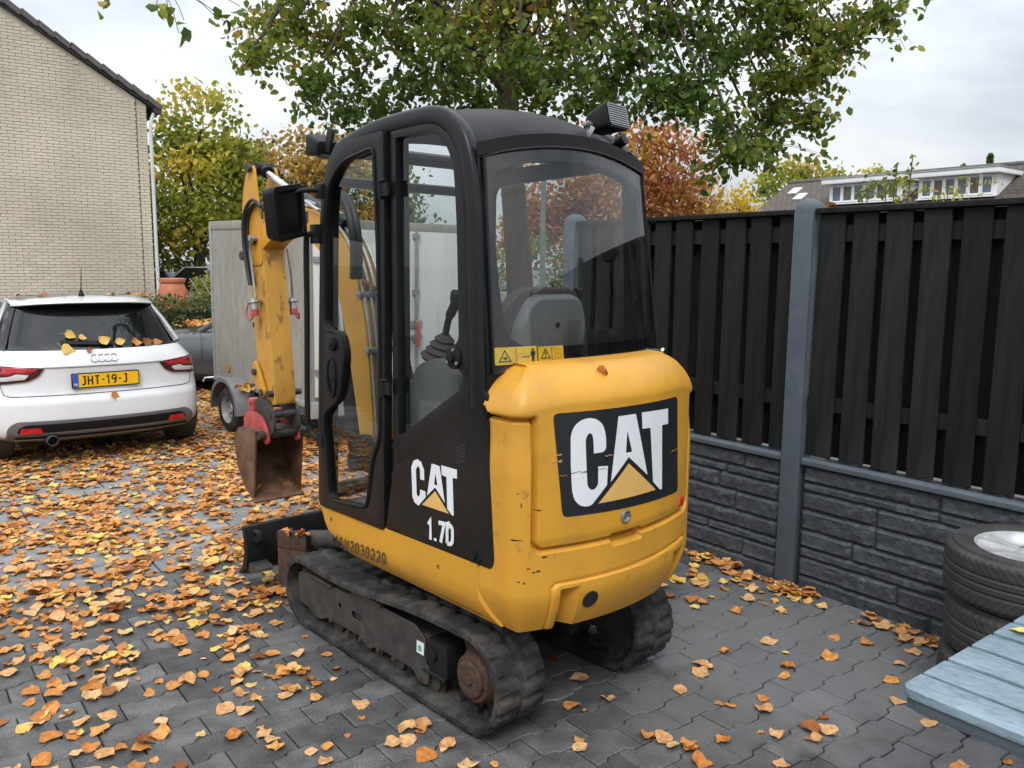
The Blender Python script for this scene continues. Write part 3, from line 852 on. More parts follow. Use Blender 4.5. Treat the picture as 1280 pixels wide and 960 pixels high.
BARK = mat('bark', (0.075, 0.055, 0.040), 0.9, var=0.4, vscale=7, bump=0.8, bscale=14, stretch=(3, 3, 0.6), dirt=(0.06, 0.07, 0.035), dirt_amt=0.5)
def foliage(name, stops, tr=0.42): return ramp_mat(name, stops, 'rnd', 0.5, transl=tr, spec=0.35, noise=0)
F_LIME = foliage('lime_leaves', [(0, (0.042, 0.080, 0.014)), (0.40, (0.095, 0.160, 0.022)), (0.72, (0.19, 0.235, 0.030)), (0.93, (0.36, 0.32, 0.05)), (1, (0.46, 0.28, 0.06))], 0.48)
F_GREENGOLD = foliage('green_gold_leaves', [(0, (0.080, 0.123, 0.017)), (0.4, (0.232, 0.275, 0.032)), (0.7, (0.435, 0.392, 0.051)), (1, (0.638, 0.450, 0.072))])
F_OCHRE = foliage('ochre_leaves', [(0, (0.135, 0.115, 0.027)), (0.45, (0.365, 0.243, 0.061)), (0.75, (0.567, 0.378, 0.108)), (1, (0.675, 0.405, 0.081))])
F_RED = foliage('rust_red_leaves', [(0, (0.20, 0.085, 0.028)), (0.4, (0.42, 0.15, 0.052)), (0.65, (0.50, 0.25, 0.07)), (1, (0.46, 0.36, 0.07))])
F_YELLOW = foliage('yellow_leaves', [(0, (0.28, 0.20, 0.02)), (0.5, (0.55, 0.40, 0.035)), (1, (0.66, 0.50, 0.06))])
F_GREEN = foliage('green_leaves', [(0, (0.046, 0.078, 0.023)), (0.6, (0.130, 0.182, 0.039)), (1, (0.273, 0.286, 0.065))])
F_HEDGE = foliage('hedge_leaves', [(0, (0.044, 0.065, 0.018)), (0.6, (0.106, 0.131, 0.035)), (1, (0.213, 0.188, 0.062))], 0.25)

def crown_points(ells, n, clump=26, r=0.35, seed=3, hollow=0.55):
    g = np.random.default_rng(seed); P = []
    vol = [a[3] * a[4] * a[5] for a in ells]; tot = sum(vol)
    for (cx, cy, cz, rx, ry, rz), v_ in zip(ells, vol):
        k = int(n * v_ / tot / clump)
        d = g.normal(size=(k, 3)); d /= np.linalg.norm(d, axis=1)[:, None]
        rad = (hollow + (1 - hollow) * g.uniform(0, 1, k) ** 0.6)[:, None]
        c = np.array([cx, cy, cz]) + d * rad * np.array([rx, ry, rz])
        P.append((c[:, None, :] + g.normal(size=(k, clump, 3)) * np.array([r, r, r * 0.75])).reshape(-1, 3))
    return np.concatenate(P)

def tree(name, label, cat, base, h, tr, ells, n, size, m, seed, r=0.35, group=None, limbs=6, clump=26, hollow=0.55):
    t = empty(name, base, label=label, cat=cat, group=group)
    b = Vector(base); g = random.Random(seed)
    mb = MB(); top = h
    pts = [(0, 0, -0.1), (g.uniform(-.1, .1), 0, h * 0.3), (g.uniform(-.2, .2), g.uniform(-.1, .1), h * 0.65), (g.uniform(-.3, .3), 0, h)]
    pts = smooth_path(pts, 4)
    mb.tube(pts, [tr * (1.15 - 0.85 * i / (len(pts) - 1)) for i in range(len(pts))], 10)
    mb.build('trunk', BARK, t)
    for _ in range(limbs):
        e_ = g.choice(ells); a = pts[g.randrange(len(pts) // 3, len(pts))]
        d = Vector((g.gauss(0, 1), g.gauss(0, 1), g.gauss(0.3, 0.8))).normalized()
        q = Vector((e_[0] - b.x + d.x * e_[3] * 0.8, e_[1] - b.y + d.y * e_[4] * 0.8, e_[2] - b.z + d.z * e_[5] * 0.8))
        m_ = MB(); pp = smooth_path([a, a.lerp(q, 0.5) + Vector((0, 0, 0.25)), q], 4)
        m_.tube(pp, [tr * 0.4 * (1 - 0.85 * i / (len(pp) - 1)) for i in range(len(pp))], 6); m_.build('limb', BARK, t)
    P = crown_points(ells, n, clump, r, seed, hollow) - np.array(base)
    P = P[P[:, 2] > 0.25]
    leaf_cloud('crown', P, size, m, t, seed=seed)
    return t

# the lime tree behind the machine, its lower boughs hang over the yard
lt = empty('lime_tree', (0.0, 10.5, -0.03), label='large green lime tree spreading over the digger cab', cat='tree')
mb = MB(); tp = smooth_path([(0.15, 10.5, -0.1), (0.08, 10.5, 1.6), (-0.05, 10.5, 3.2), (-0.1, 10.55, 4.6), (0.05, 10.6, 6.5), (0, 10.6, 9.0)], 5)
tp = [q - Vector((0, 10.5, 0)) for q in tp]
mb.tube(tp, [0.19 - 0.13 * (i / (len(tp) - 1)) ** 1.1 for i in range(len(tp))], 14); mb.build('trunk', BARK, lt)
TIPS = [(-2.56, 8.8, 3.85), (-2.54, 9.5, 4.31), (-2.01, 9.0, 3.59), (-1.68, 9.0, 3.34), (-1.5, 10.0, 3.49), (-1.04, 9.2, 3.68), (-0.8, 10.5, 3.8), (-0.38, 9.5, 3.54), (0.32, 9.5, 3.61), (0.68, 9.0, 3.47), (1.11, 10.0, 3.83), (1.35, 8.8, 3.52), (1.70, 9.0, 3.42), (1.98, 8.7, 3.20), (2.16, 8.5, 2.94), (2.5, 9.0, 3.06), (2.79, 9.5, 3.45), (2.96, 9.0, 3.33), (3.02, 9.6, 3.80), (3.06, 9.0, 3.86), (3.36, 9.2, 4.14), (3.62, 9.0, 4.36), (-1.94, 9.5, 4.11), (-1.5, 9.0, 4.26), (1.79, 9.0, 3.54), (2.1, 9.0, 3.94), (0.51, 10.0, 4.26), (-0.38, 9.5, 4.21), (-1.31, 10.0, 4.29), (-0.69, 9.0, 3.92), (1.12, 9.0, 3.93), (1.6, 9.5, 4.3), (2.6, 9.0, 3.71), (2.67, 9.3, 4.18), (0.07, 11.0, 4.03), (-1.04, 11.0, 4.78), (0.96, 11.0, 4.8), (-2.2, 9.2, 4.27), (3.07, 9.0, 4.18), (2.73, 9.0, 4.37), (0.05, 8.8, 3.8), (1.18, 11.0, 3.65), (-0.55, 11.2, 4.26), (0.58, 11.3, 4.2)]
g_ = random.Random(5); LP = []
for k, tip in enumerate(TIPS):
    tip = Vector(tip) - Vector((0, 10.5, 0)); hz = Vector((tip.x, tip.y, 0)).length
    a = tp[0] + (tp[-1] - tp[0]) * min(0.8, 0.40 + 0.05 * hz + g_.uniform(0, 0.08))
    mid = a.lerp(tip, 0.55) + Vector((0, 0, 0.55 + 0.25 * hz))
    pth = smooth_path([a, mid, tip + Vector((0, 0, 0.12)), tip], 6)
    m_ = MB(); m_.tube(pth, [0.030 * (1 - 0.94 * i / (len(pth) - 1)) + 0.002 for i in range(len(pth))], 5)
    tw = MB()
    for j in range(44):
        u = g_.uniform(0.30, 1.0) ** 0.85; q = pth[min(len(pth) - 1, int(u * (len(pth) - 1)))]
        d = Vector((g_.gauss(0, 0.25), g_.gauss(0, 0.30), g_.gauss(-0.05, 0.15)))
        e_ = q + d; m_.tube([q, q.lerp(e_, 0.5) + Vector((0, 0, 0.03)), e_], [0.004, 0.003, 0.0015], 3)
        for _ in range(g_.randint(7, 13)):
            v_ = g_.random() ** 0.7; LP.append(q.lerp(e_, v_) + Vector((g_.gauss(0, 0.055), g_.gauss(0, 0.055), g_.gauss(-0.035, 0.045))))
    m_.build('branch', BARK, lt)
# the crown above the picture
for _ in range(150):
    d = Vector((g_.gauss(0, 1), g_.gauss(0, 1), g_.gauss(0, 1))).normalized() * g_.uniform(0.5, 1)
    c = Vector((d.x * 3.4, d.y * 3.0, 6.9 + d.z * 2.3))
    if c.z < 4.9: continue
    for _ in range(45): LP.append(c + Vector((g_.gauss(0, 0.4), g_.gauss(0, 0.4), g_.gauss(0, 0.3))))
# a thin outer bough that reaches over the yard on the other side
TW = [(-2.89, 6.2, 3.53), (-2.36, 5.8, 3.39), (-2.36, 6.0, 3.43), (-2.18, 5.8, 3.32), (-2.22, 5.8, 3.24), (-2.04, 6.0, 3.4), (-1.98, 6.0, 3.37), (-1.87, 6.0, 3.47)]
m_ = MB(); bp_ = smooth_path([tp[12], (-1.6, -2.6, 5.0), (-2.3, -4.3, 3.75), (-2.35, -4.6, 3.5)], 6)
m_.tube(bp_, [0.05 * (1 - 0.9 * i / (len(bp_) - 1)) for i in range(len(bp_))], 5)
for q in TW:
    q = Vector(q) - Vector((0, 10.5, 0))
    s_ = bp_[-3] + Vector((0, 0, 0.02)); m_.tube(smooth_path([s_, s_.lerp(q, 0.6) + Vector((0, 0, 0.05)), q], 3), 0.003, 3)
    for _ in range(3): LP.append(q + Vector((g_.gauss(0, 0.03), g_.gauss(0, 0.03), g_.gauss(-0.02, 0.03))))
m_.build('branch', BARK, lt)
leaf_cloud('crown', np.array([tuple(q) for q in LP]), 0.083, F_LIME, lt, droop=0.55, narrow=0.74, seed=9)

tree('broadleaf_tree', 'green and gold tree rising beside the brick gable house', 'tree', (-9.2, 25, -0.05), 5.0, 0.2,
     [(-9.4, 25, 3.6, 2.0, 1.8, 1.9), (-9.0, 25, 5.6, 1.15, 1.2, 1.0), (-9.7, 25, 5.1, 1.0, 1, 0.9), (-8.2, 25.2, 4.0, 1.0, 1.2, 1.3), (-10.2, 25, 2.6, 1.2, 1.2, 1.3)], 7200, 0.20, F_GREENGOLD, 21, 0.3)
tree('broadleaf_tree', 'ochre brown autumn tree standing behind the grey box trailer', 'tree', (-7.2, 27.5, -0.05), 5.0, 0.16,
     [(-7.5, 27.5, 3.9, 1.9, 1.6, 1.8), (-6.2, 27.5, 4.5, 1.3, 1.4, 1.6), (-8.3, 27, 4.8, 1.0, 1.1, 0.9), (-5.4, 27.5, 3.6, 1.2, 1.2, 1.5), (-7.0, 27, 2.4, 2.2, 1.2, 1.2)], 6800, 0.19, F_OCHRE, 22, 0.3)
tree('broadleaf_tree', 'dark green tree seen beyond the trailer through the cab', 'tree', (-4.3, 30, -0.05), 5.0, 0.16,
     [(-4.6, 30, 3.9, 1.3, 1.3, 1.7), (-4.1, 30, 2.6, 1.4, 1.2, 1.3)], 2600, 0.2, F_GREEN, 28, 0.3)
tree('broadleaf_tree', 'rust red autumn tree behind the cab and black fence', 'tree', (2.4, 22, -0.05), 4.6, 0.15,
     [(2.6, 22, 3.9, 1.6, 1.4, 1.5), (3.9, 22, 4.0, 1.2, 1.2, 1.3), (1.2, 22, 3.6, 1.2, 1.2, 1.2), (2.2, 22, 2.4, 2.2, 1.3, 1.0), (0.4, 22, 2.5, 0.9, 1, 0.9), (4.6, 22.3, 3.1, 0.8, 1, 0.9)], 10500, 0.155, F_RED, 23, 0.26, limbs=9)
tree('broadleaf_tree', 'bright yellow tree between the red tree and the tiled roof', 'tree', (6.7, 26.5, -0.05), 3.6, 0.1,
     [(6.7, 26.5, 3.2, 0.75, 0.8, 1.1), (6.2, 26.5, 2.8, 0.7, 0.8, 0.9)], 2000, 0.15, F_YELLOW, 24, 0.22)
tree('broadleaf_tree', 'tall green and yellow tree behind the left end of the tiled roof', 'tree', (18.4, 58, -0.05), 7.0, 0.25,
     [(18.0, 58, 7.2, 1.8, 1.6, 1.7), (19.6, 58, 6.6, 1.4, 1.4, 1.5)], 1500, 0.34, F_GREENGOLD, 25, 0.45)
tree('broadleaf_tree', 'orange topped tree behind the tiled roof', 'tree', (20.2, 60, -0.05), 7.4, 0.25,
     [(20.2, 60, 8.0, 0.9, 1.0, 1.1), (20.8, 60, 7.0, 1.0, 1.2, 1.0)], 800, 0.34, F_OCHRE, 26, 0.4)
tree('broadleaf_tree', 'round yellow-green tree behind the first white dormer', 'tree', (24.6, 60, -0.05), 7.0, 0.25,
     [(24.4, 60, 7.6, 1.5, 1.4, 1.0), (22.4, 60.5, 7.2, 1.4, 1.2, 1.3)], 1100, 0.34, F_GREENGOLD, 27, 0.4)
for k, (x, hh) in enumerate(((32.3, 9.2), (34.2, 10.0), (36.2, 9.4))):
    t = empty('conifer', (x, 62, -0.05), label=['small dark conifer tip just right of the first dormer', 'pointed conifer tip above the gap between the dormers', 'low conifer tip over the second dormer'][k], cat='tree')
    m_ = MB(); m_.tube([(0, 0, 0), (0, 0, hh)], [0.2, 0.03], 6); m_.build('trunk', BARK, t)
    g2 = np.random.default_rng(k); u = g2.uniform(0.3, 1, 900); a = g2.uniform(0, 6.28, 900); rr = (1 - u) * 1.9 * g2.uniform(0.3, 1, 900) + 0.05
    leaf_cloud('crown', np.stack([rr * np.cos(a), rr * np.sin(a), u * hh], 1), 0.35, F_GREEN, t, seed=k)

# hedge in front of the house
g2 = np.random.default_rng(4); n = 42000
hx = g2.uniform(-7.3, 1.3, n); hy = g2.uniform(12.8, 13.6, n); hz_ = g2.uniform(0, 1.19, n) + 0.03 * np.sin(hx * 9) + g2.normal(0, 0.018, n)
keep = (hz_ > 1.02) | (hy < 13.06)
o = leaf_cloud('hedge', np.stack([hx, hy, hz_], 1)[keep], 0.055, F_HEDGE, None, seed=14)
tag(o, 'clipped dark green hedge below the terracotta rain barrel', 'hedge')
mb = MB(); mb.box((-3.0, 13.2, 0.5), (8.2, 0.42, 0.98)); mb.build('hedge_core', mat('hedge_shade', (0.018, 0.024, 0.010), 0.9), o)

# ================================================================== brick gable house
HC = Vector((-7.535, 18.0, 0)); HA = R(36)
house = empty('brick_house', HC, (0, 0, HA), 'pale beige brick gable house with dark tiled verge', 'house')
MORTAR = mat('mortar', (0.47, 0.415, 0.33), 0.9, var=0.12, vscale=2)
BST = [(0, (0.52, 0.46, 0.365)), (0.4, (0.575, 0.51, 0.405)), (0.8, (0.60, 0.535, 0.425)), (1, (0.615, 0.515, 0.42))]
BRICK_O = ramp_mat('beige_brick', BST, None, 0.85, spec=0.2, noise=0.16, nscale=0.55)
BRICK_S = ramp_mat('beige_brick_far', BST, 'rnd', 0.85, spec=0.2, noise=0.16, nscale=0.55)
ROOFT = mat('dark_roof_tile', (0.095, 0.090, 0.084), 0.8, var=0.3, vscale=3, bump=0.2, bscale=40, dirt=(0.09, 0.09, 0.07), dirt_amt=0.4)
WOOD_DARK = mat('dark_fascia', (0.035, 0.032, 0.03), 0.6)
PVC = mat('white_pvc', (0.62, 0.63, 0.64), 0.45, var=0.05, dirt=(0.35, 0.35, 0.33), dirt_amt=0.3)
SL = 0.595; ZE = 4.93
def ztop(u): return ZE + SL * (-u) if u > -5 else ZE + SL * (10 + u)
mb = MB()
mb.prism([(-10, 0.012, -0.1), (-0.09, 0.012, -0.1), (-0.09, 0.012, ZE), (-5, 0.012, ztop(-5)), (-10, 0.012, ZE)],
         [(-10, 9, -0.1), (-0.09, 9, -0.1), (-0.09, 9, ZE), (-5, 9, ztop(-5)), (-10, 9, ZE)])
wl = mb.build('wall', MORTAR, house, smooth=0)
bk = MB(); bk.add([(0, 0, 0), (0.206, 0, 0), (0.206, 0, 0.050), (0, 0, 0.050), (0, 0.014, 0), (0.206, 0.014, 0), (0.206, 0.014, 0.05), (0, 0.014, 0.05)],
                  [(0, 1, 2, 3), (0, 4, 5, 1), (1, 5, 6, 2), (2, 6, 7, 3), (3, 7, 4, 0)])
brick_me = bk.mesh('brick', BRICK_O, smooth=0)
bv = [Vector(q) for q in bk.v]
cells = []; z = 0.1; row = 0
while z < 8.0:
    u = -9.9 + (0.109 if row % 2 else 0)
    while u < -0.1:
        w_ = 0.206
        u2 = min(u + w_, -0.092)
        for a, b in ([(u, u2)] if not (u < -0.29 < u2) else [(u, -0.296), (-0.286, u2)]):
            if b - a > 0.03 and z + 0.06 < min(ztop(a), ztop(b)) - 0.08:
                p_ = HC + rotm(rz=HA) @ Vector((a, 0, z))
                cells.append((p_.length + (0 if in_view(p_, 0) else 100), a, b, z))
        u += 0.218
    z += 0.060; row += 1
cells.sort()
SV = []; SF = []; SA = []
for k, (d, a, b, z) in enumerate(cells):
    dy = random.uniform(-0.003, 0.003); sx = (b - a) / 0.206
    if k < 300: link('brick', brick_me, wl, (a, dy, z), None, (sx, 1, 1))
    else:
        base = len(SV); SV += [(q.x * sx + a, q.y + dy, q.z + z) for q in bv]; SF += [tuple(i + base for i in f) for f in bk.f]
        SA += [min(1, max(0, random.gauss(0.5, 0.15)))] * 8
me = bpy.data.meshes.new('bricks'); me.from_pydata(SV, [], SF); me.materials.append(BRICK_S)
me.attributes.new('rnd', 'FLOAT', 'POINT').data.foreach_set('value', np.array(SA, np.float32))
tag(link('bricks', me, wl), kind='stuff')
mb = MB(); mb.box((-0.291, 0.001, 2.55), (0.009, 0.016, 5.0)); mb.build('expansion_joint', WOOD_DARK, wl)
ang = math.atan(SL); L = 5.2 / math.cos(ang)
mb = MB()
dv = Vector((-math.cos(ang), 0, math.sin(ang))); nv = Vector((math.sin(ang), 0, math.cos(ang)))
a0 = Vector((0.12, 0, ZE - 0.09))
for sgn in (1,):
    mb.prism([a0 + Vector((0, -0.05, 0)), a0 + dv * L + Vector((0, -0.05, 0)), a0 + dv * L + nv * 0.09 + Vector((0, -0.05, 0)), a0 + nv * 0.09 + Vector((0, -0.05, 0))],
             [a0 + Vector((0, 9.1, 0)), a0 + dv * L + Vector((0, 9.1, 0)), a0 + dv * L + nv * 0.09 + Vector((0, 9.1, 0)), a0 + nv * 0.09 + Vector((0, 9.1, 0))])
b0 = Vector((-10.12, 0, ZE - 0.09)); dv2 = Vector((math.cos(ang), 0, math.sin(ang))); nv2 = Vector((-math.sin(ang), 0, math.cos(ang)))
mb.prism([b0 + Vector((0, -0.05, 0)), b0 + dv2 * (L - 0.2) + Vector((0, -0.05, 0)), b0 + dv2 * (L - 0.2) + nv2 * 0.09 + Vector((0, -0.05, 0)), b0 + nv2 * 0.09 + Vector((0, -0.05, 0))],
         [b0 + Vector((0, 9.1, 0)), b0 + dv2 * (L - 0.2) + Vector((0, 9.1, 0)), b0 + dv2 * (L - 0.2) + nv2 * 0.09 + Vector((0, 9.1, 0)), b0 + nv2 * 0.09 + Vector((0, 9.1, 0))])
rf = mb.build('roof', ROOFT, house, smooth=0)
vt = MB(); vt.box((0, 0, 0), (0.37, 0.34, 0.05)); vt.box((0, -0.155, -0.04), (0.36, 0.03, 0.085))
vme = vt.mesh('verge_tile', ROOFT, bevel=0.008, seg=1)
for k in range(16):
    p_ = a0 + dv * (0.14 + 0.315 * k) + nv * (0.118 + random.uniform(-0.004, 0.004)) + Vector((0, 0.05, 0))
    link('verge_tile', vme, rf, p_, (0, ang + 0.10, 0))
mb = MB(); g0 = ZE - 0.16
mb.prism([(0.02, -0.10, g0 + 0.1), (0.05, -0.10, g0), (0.17, -0.10, g0), (0.20, -0.10, g0 + 0.1)], [(0.02, 9, g0 + 0.1), (0.05, 9, g0), (0.17, 9, g0), (0.20, 9, g0 + 0.1)])
mb.build('gutter', WOOD_DARK, house)
mb = MB(); mb.tube([(0.05, 0.0, g0), (0.0, -0.02, g0 - 0.12), (-0.03, -0.02, g0 - 0.3), (-0.03, -0.02, 0.0)], 0.035, 10); mb.build('downpipe', PVC, house)

# terracotta rain barrel, trellis, planter boards, far cars
TERRA = mat('terracotta', (0.46, 0.14, 0.065), 0.6, var=0.15, vscale=5, dirt=(0.42, 0.22, 0.13), dirt_amt=0.4)
rb = empty('rain_barrel', (-6.17, 15.3, -0.05), label='terracotta rain barrel standing beside the white downpipe', cat='barrel')
mb = MB(); mb.lathe([(0.17, 0), (0.20, 0.02), (0.245, 0.5), (0.268, 0.85), (0.27, 1.05), (0.25, 1.25), (0.20, 1.385), (0.19, 1.40)], 32); mb.build('body', TERRA, rb, smooth=60)
mb = MB(); mb.lathe([(0.19, 1.40), (0.215, 1.405), (0.222, 1.44), (0.215, 1.475), (0.19, 1.485), (0.0, 1.487)], 32); mb.build('lid', TERRA, rb, smooth=50)
mb = MB(); mb.tube(smooth_path([(0.268, -0.03, 1.12), (0.30, -0.1, 1.16), (0.25, -0.16, 1.06), (0.22, -0.17, 0.98)], 4), 0.018, 8); mb.build('handle', TERRA, rb)
tr_ = empty('garden_trellis', (-5.55, 15.6, -0.05), label='crossed wooden trellis overgrown with green shrub', cat='trellis')
LATH = mat('weathered_lath', (0.30, 0.27, 0.22), 0.8)
for k in range(7):
    for sgn in (-1, 1):
        m_ = MB(); x = -0.75 + k * 0.2
        m_.bar((x - sgn * 0.26, 0.02 * sgn, 0.6), (x + sgn * 0.26, 0.02 * sgn, 1.48), 0.02, 0.012); m_.build('lath', LATH, tr_)
P = crown_points([(-5.5, 15.9, 1.15, 0.5, 0.25, 0.42)], 1400, 20, 0.09, 31)
o = leaf_cloud('garden_shrub', P, 0.07, F_GREENGOLD, None, seed=31); tag(o, 'bright green shrub growing behind the crossed trellis', 'shrub')
REDWOOD = mat('red_brown_boards', (0.10, 0.035, 0.025), 0.7, var=0.2)
scr = empty('board_screen', (-4.55, 15.4, -0.05), label='red-brown board screen beside the trellis', cat='screen')
for k in range(12):
    m_ = MB(); m_.box((0, 0, 0.06 + k * 0.122), (1.15, 0.03, 0.114)); m_.build('board', REDWOOD, scr, bevel=0.004, seg=1)
mb = MB(); mb.tube([(-9.6, 25.6, -0.05), (-9.6, 25.6, 2.55)], 0.035, 8)
tag(mb.build('street_post', PVC), 'thin white post standing beyond the silver car', 'post')
mb = MB()
sg = empty('shop_sign', (-12.4, 29.5, -0.05), label='red sign board on a post at the house corner', cat='sign')
mb.box((0, 0, 2.6), (0.35, 0.06, 0.42)); mb.build('board', mat('red_sign', (0.40, 0.05, 0.05), 0.5), sg, bevel=0.01)
mb = MB(); mb.tube([(0, 0.03, 0), (0, 0.03, 2.5)], 0.04, 8); mb.build('post', STEEL_DARK, sg)

# garden wall, lamp post and hedge seen through the cab
CWALL = mat('pale_concrete', (0.33, 0.31, 0.27), 0.85, var=0.15, vscale=3, dirt=(0.2, 0.19, 0.16), dirt_amt=0.5)
gw = empty('garden_wall', (0.4, 15.2, -0.05), label='low pale concrete block wall across the street behind the cab', cat='wall')
for k in range(8):
    for j in range(3):
        m_ = MB(); m_.box((-1.9 + k * 0.6 + (0.3 if j % 2 else 0), 0, 0.22 + j * 0.43), (0.59, 0.2, 0.42)); m_.build('block', CWALL, gw, bevel=0.008, seg=1)
P = crown_points([(0.4, 17.5, 1.5, 2.6, 0.6, 0.9)], 4200, 24, 0.16, 33)
o = leaf_cloud('garden_shrub', P, 0.09, F_GREEN, None, seed=33); tag(o, 'dark green shrub mass behind the low concrete wall', 'shrub')
lp_ = empty('lamp_post', (0.5, 14.4, -0.05), label='grey-green lamp post behind the cab rear window', cat='lamp post')
mb = MB(); mb.tube([(0, 0, 0), (0, 0, 4.6)], [0.055, 0.035], 12); mb.build('pole', mat('grey_green_paint', (0.16, 0.19, 0.17), 0.5), lp_)
mb = MB(); mb.tube([(0, 0, 4.6), (0, 0, 4.75)], [0.05, 0.05], 12); mb.lathe([(0.05, 4.75), (0.2, 4.8), (0.22, 4.95), (0.06, 5.1), (0, 5.12)], 20); mb.build('lantern', PVC, lp_)

# ================================================================== row houses beyond the fence
RO = P0 + E1 * 30
row = empty('row_house', RO, (0, 0, FA - PI), 'row of houses with brown tiled roof and two white dormers', 'house')
RT = bpy.data.materials.new('brown_pantile'); RT.use_nodes = True
t_ = RT.node_tree; N_ = t_.nodes.new; L_ = t_.links.new; b_ = t_.nodes['Principled BSDF']
tc_ = N_('ShaderNodeTexCoord'); mp_ = N_('ShaderNodeMapping'); mp_.inputs['Scale'].default_value = (1, 1, 1)
br_ = N_('ShaderNodeTexBrick'); br_.inputs['Scale'].default_value = 1.0; br_.inputs['Brick Width'].default_value = 0.3; br_.inputs['Row Height'].default_value = 0.28; br_.inputs['Mortar Size'].default_value = 0.025
br_.inputs['Color1'].default_value = (0.105, 0.080, 0.066, 1); br_.inputs['Color2'].default_value = (0.078, 0.062, 0.054, 1); br_.inputs['Mortar'].default_value = (0.04, 0.035, 0.03, 1)
L_(tc_.outputs['Object'], mp_.inputs['Vector']); L_(mp_.outputs['Vector'], br_.inputs['Vector']); L_(br_.outputs['Color'], b_.inputs['Base Color']); b_.inputs['Roughness'].default_value = 0.85
rs = math.atan2(2.85, 5.1); Lr = 5.85
mb = MB(); mb.box((0, 0, 0), (34, Lr, 0.12))
# roof slopes as their own tilted objects so the tile pattern runs down the slope
link('roof', mb.mesh('roof', RT, smooth=0), row, (-5.6, 0.05, 4.37), (rs, 0, 0))
link('roof', bpy.data.objects['roof.001'].data if 'roof.001' in bpy.data.objects else mb.mesh('roof', RT, smooth=0), row, (-5.6, 5.15, 4.40), (-rs, 0, 0))
mb = MB(); mb.box((-5.6, 2.6, 1.4), (33.4, 9.4, 2.9)); mb.prism([(-22.3, -2.2, 2.85), (-22.3, 7.4, 2.85), (-22.3, 2.6, 5.65)], [(11.1, -2.2, 2.85), (11.1, 7.4, 2.85), (11.1, 2.6, 5.65)])
mb.build('wall', MORTAR, row, smooth=0)
mb = MB(); mb.tube([(-22.6, 2.62, 5.87), (11.4, 2.62, 5.87)], 0.11, 8); mb.build('ridge_cap', ROOFT, row)
WHITEP = mat('white_dormer_paint', (0.80, 0.81, 0.82), 0.5, var=0.05, dirt=(0.45, 0.44, 0.40), dirt_amt=0.3)
PANE = mat('dormer_pane', (0.10, 0.13, 0.155), 0.12, var=0.35, vscale=1.2, coat=0.3)
CURT = mat('dormer_pane_brown', (0.12, 0.095, 0.085), 0.2, var=0.2)
def dormer(x0, x1, z0, z1, n, label):
    d = MB()
    d.box(((x0 + x1) / 2, 1.5, (z0 + z1) / 2), (x1 - x0 - 0.02, 2.9, z1 - z0 - 0.04))
    dm = d.build('dormer', WHITEP, row, smooth=0); dm['label'] = label
    m_ = MB(); m_.box(((x0 + x1) / 2, 1.3, z1 + 0.06), (x1 - x0 + 0.34, 3.3, 0.20)); m_.build('fascia', WHITEP, dm, bevel=0.02)
    m_ = MB(); m_.box(((x0 + x1) / 2, 1.3, z1 + 0.185), (x1 - x0 + 0.40, 3.36, 0.05)); m_.build('roof_edge', ZINC, dm)
    w_ = (x1 - x0 - 0.25) / n
    for k in range(n):
        a = x0 + 0.125 + k * w_
        m_ = MB(); m_.box((a + w_ / 2, 0.04, (z0 + z1) / 2 - 0.02), (w_ - 0.13, 0.03, z1 - z0 - 0.30)); m_.build('pane', CURT if k in (1, n - 2) else PANE, dm)
        m_ = MB()
        for e_ in (a + 0.035, a + w_ - 0.035): m_.box((e_, 0.01, (z0 + z1) / 2), (0.07, 0.05, z1 - z0 - 0.16))
        for zz in (z0 + 0.10, z1 - 0.10): m_.box((a + w_ / 2, 0.012, zz), (w_ - 0.071, 0.045, 0.07))
        m_.build('window_frame', WHITEP, dm)
    m_ = MB(); m_.box(((x0 + x1) / 2, -0.04, z0 + 0.0), (x1 - x0, 0.16, 0.05)); m_.build('sill', WHITEP, dm)
dormer(-18.8, -15.5, 4.5, 5.38, 6, 'white dormer with six panes, farther of two')
dormer(-14.85, -11.85, 4.48, 5.36, 6, 'white dormer with six panes, nearer of two')
dormer(-10.6, -7.4, 4.48, 5.36, 6, 'white dormer cut by the picture edge')
for x, yy in ((-21.6, 1.6), (-20.9, 1.0), (-19.55, 1.9)):
    m_ = MB(); m_.box((0, 0, 0), (0.45, 0.6, 0.08)); m_.build('roof_light', PVC, row, loc=(x, yy, 4.46 + 0.56 * yy + 0.0), rot=(rs, 0, 0))
# climber beyond the fence
g3 = random.Random(8); P = []
fm = rotm(rz=FA - PI)
cl_c = []
for k in range(24):
    x = g3.uniform(4.45, 6.0); c = Vector((x, 11 + g3.gauss(0, 0.15), 2.62 + 0.22 * g3.random() * (1.0 if x > 4.6 else 0.5))); cl_c.append(c)
    for _ in range(12): P.append(c + Vector((g3.gauss(0, 0.07), g3.gauss(0, 0.07), g3.gauss(0, 0.045))))
stems = []
for x, hgt in ((4.86, 3.05), (5.05, 3.16)):
    a = Vector((x, 11, 2.3)); b = Vector((x + 0.03, 11, hgt)); stems.append((a, b))
    for _ in range(22): P.append(a.lerp(b, g3.uniform(0.55, 1)) + Vector((g3.gauss(0, 0.025), g3.gauss(0, 0.02), 0)))
cl = empty('climbing_plant', (0, 0, 0))
leaf_cloud('foliage', np.array([tuple(q) for q in P]), 0.062, F_GREENGOLD, cl, seed=41)
tag(cl, 'leafy climber peeping over the black fence below the dormers', 'plant')
for a, b in stems + [(Vector((c.x, c.y, 0)), c) for c in cl_c[::9]]:
    m_ = MB(); m_.tube([a, b], 0.007, 4); m_.build('stem', BARK, cl)
q = P0 + fm @ Vector((0.14, 0.0, 2.022)); lone_leaf(q, (0.1, 0.2, 0.7), 0.07, 1, 'single orange leaf lying on the fence rail beside the post')

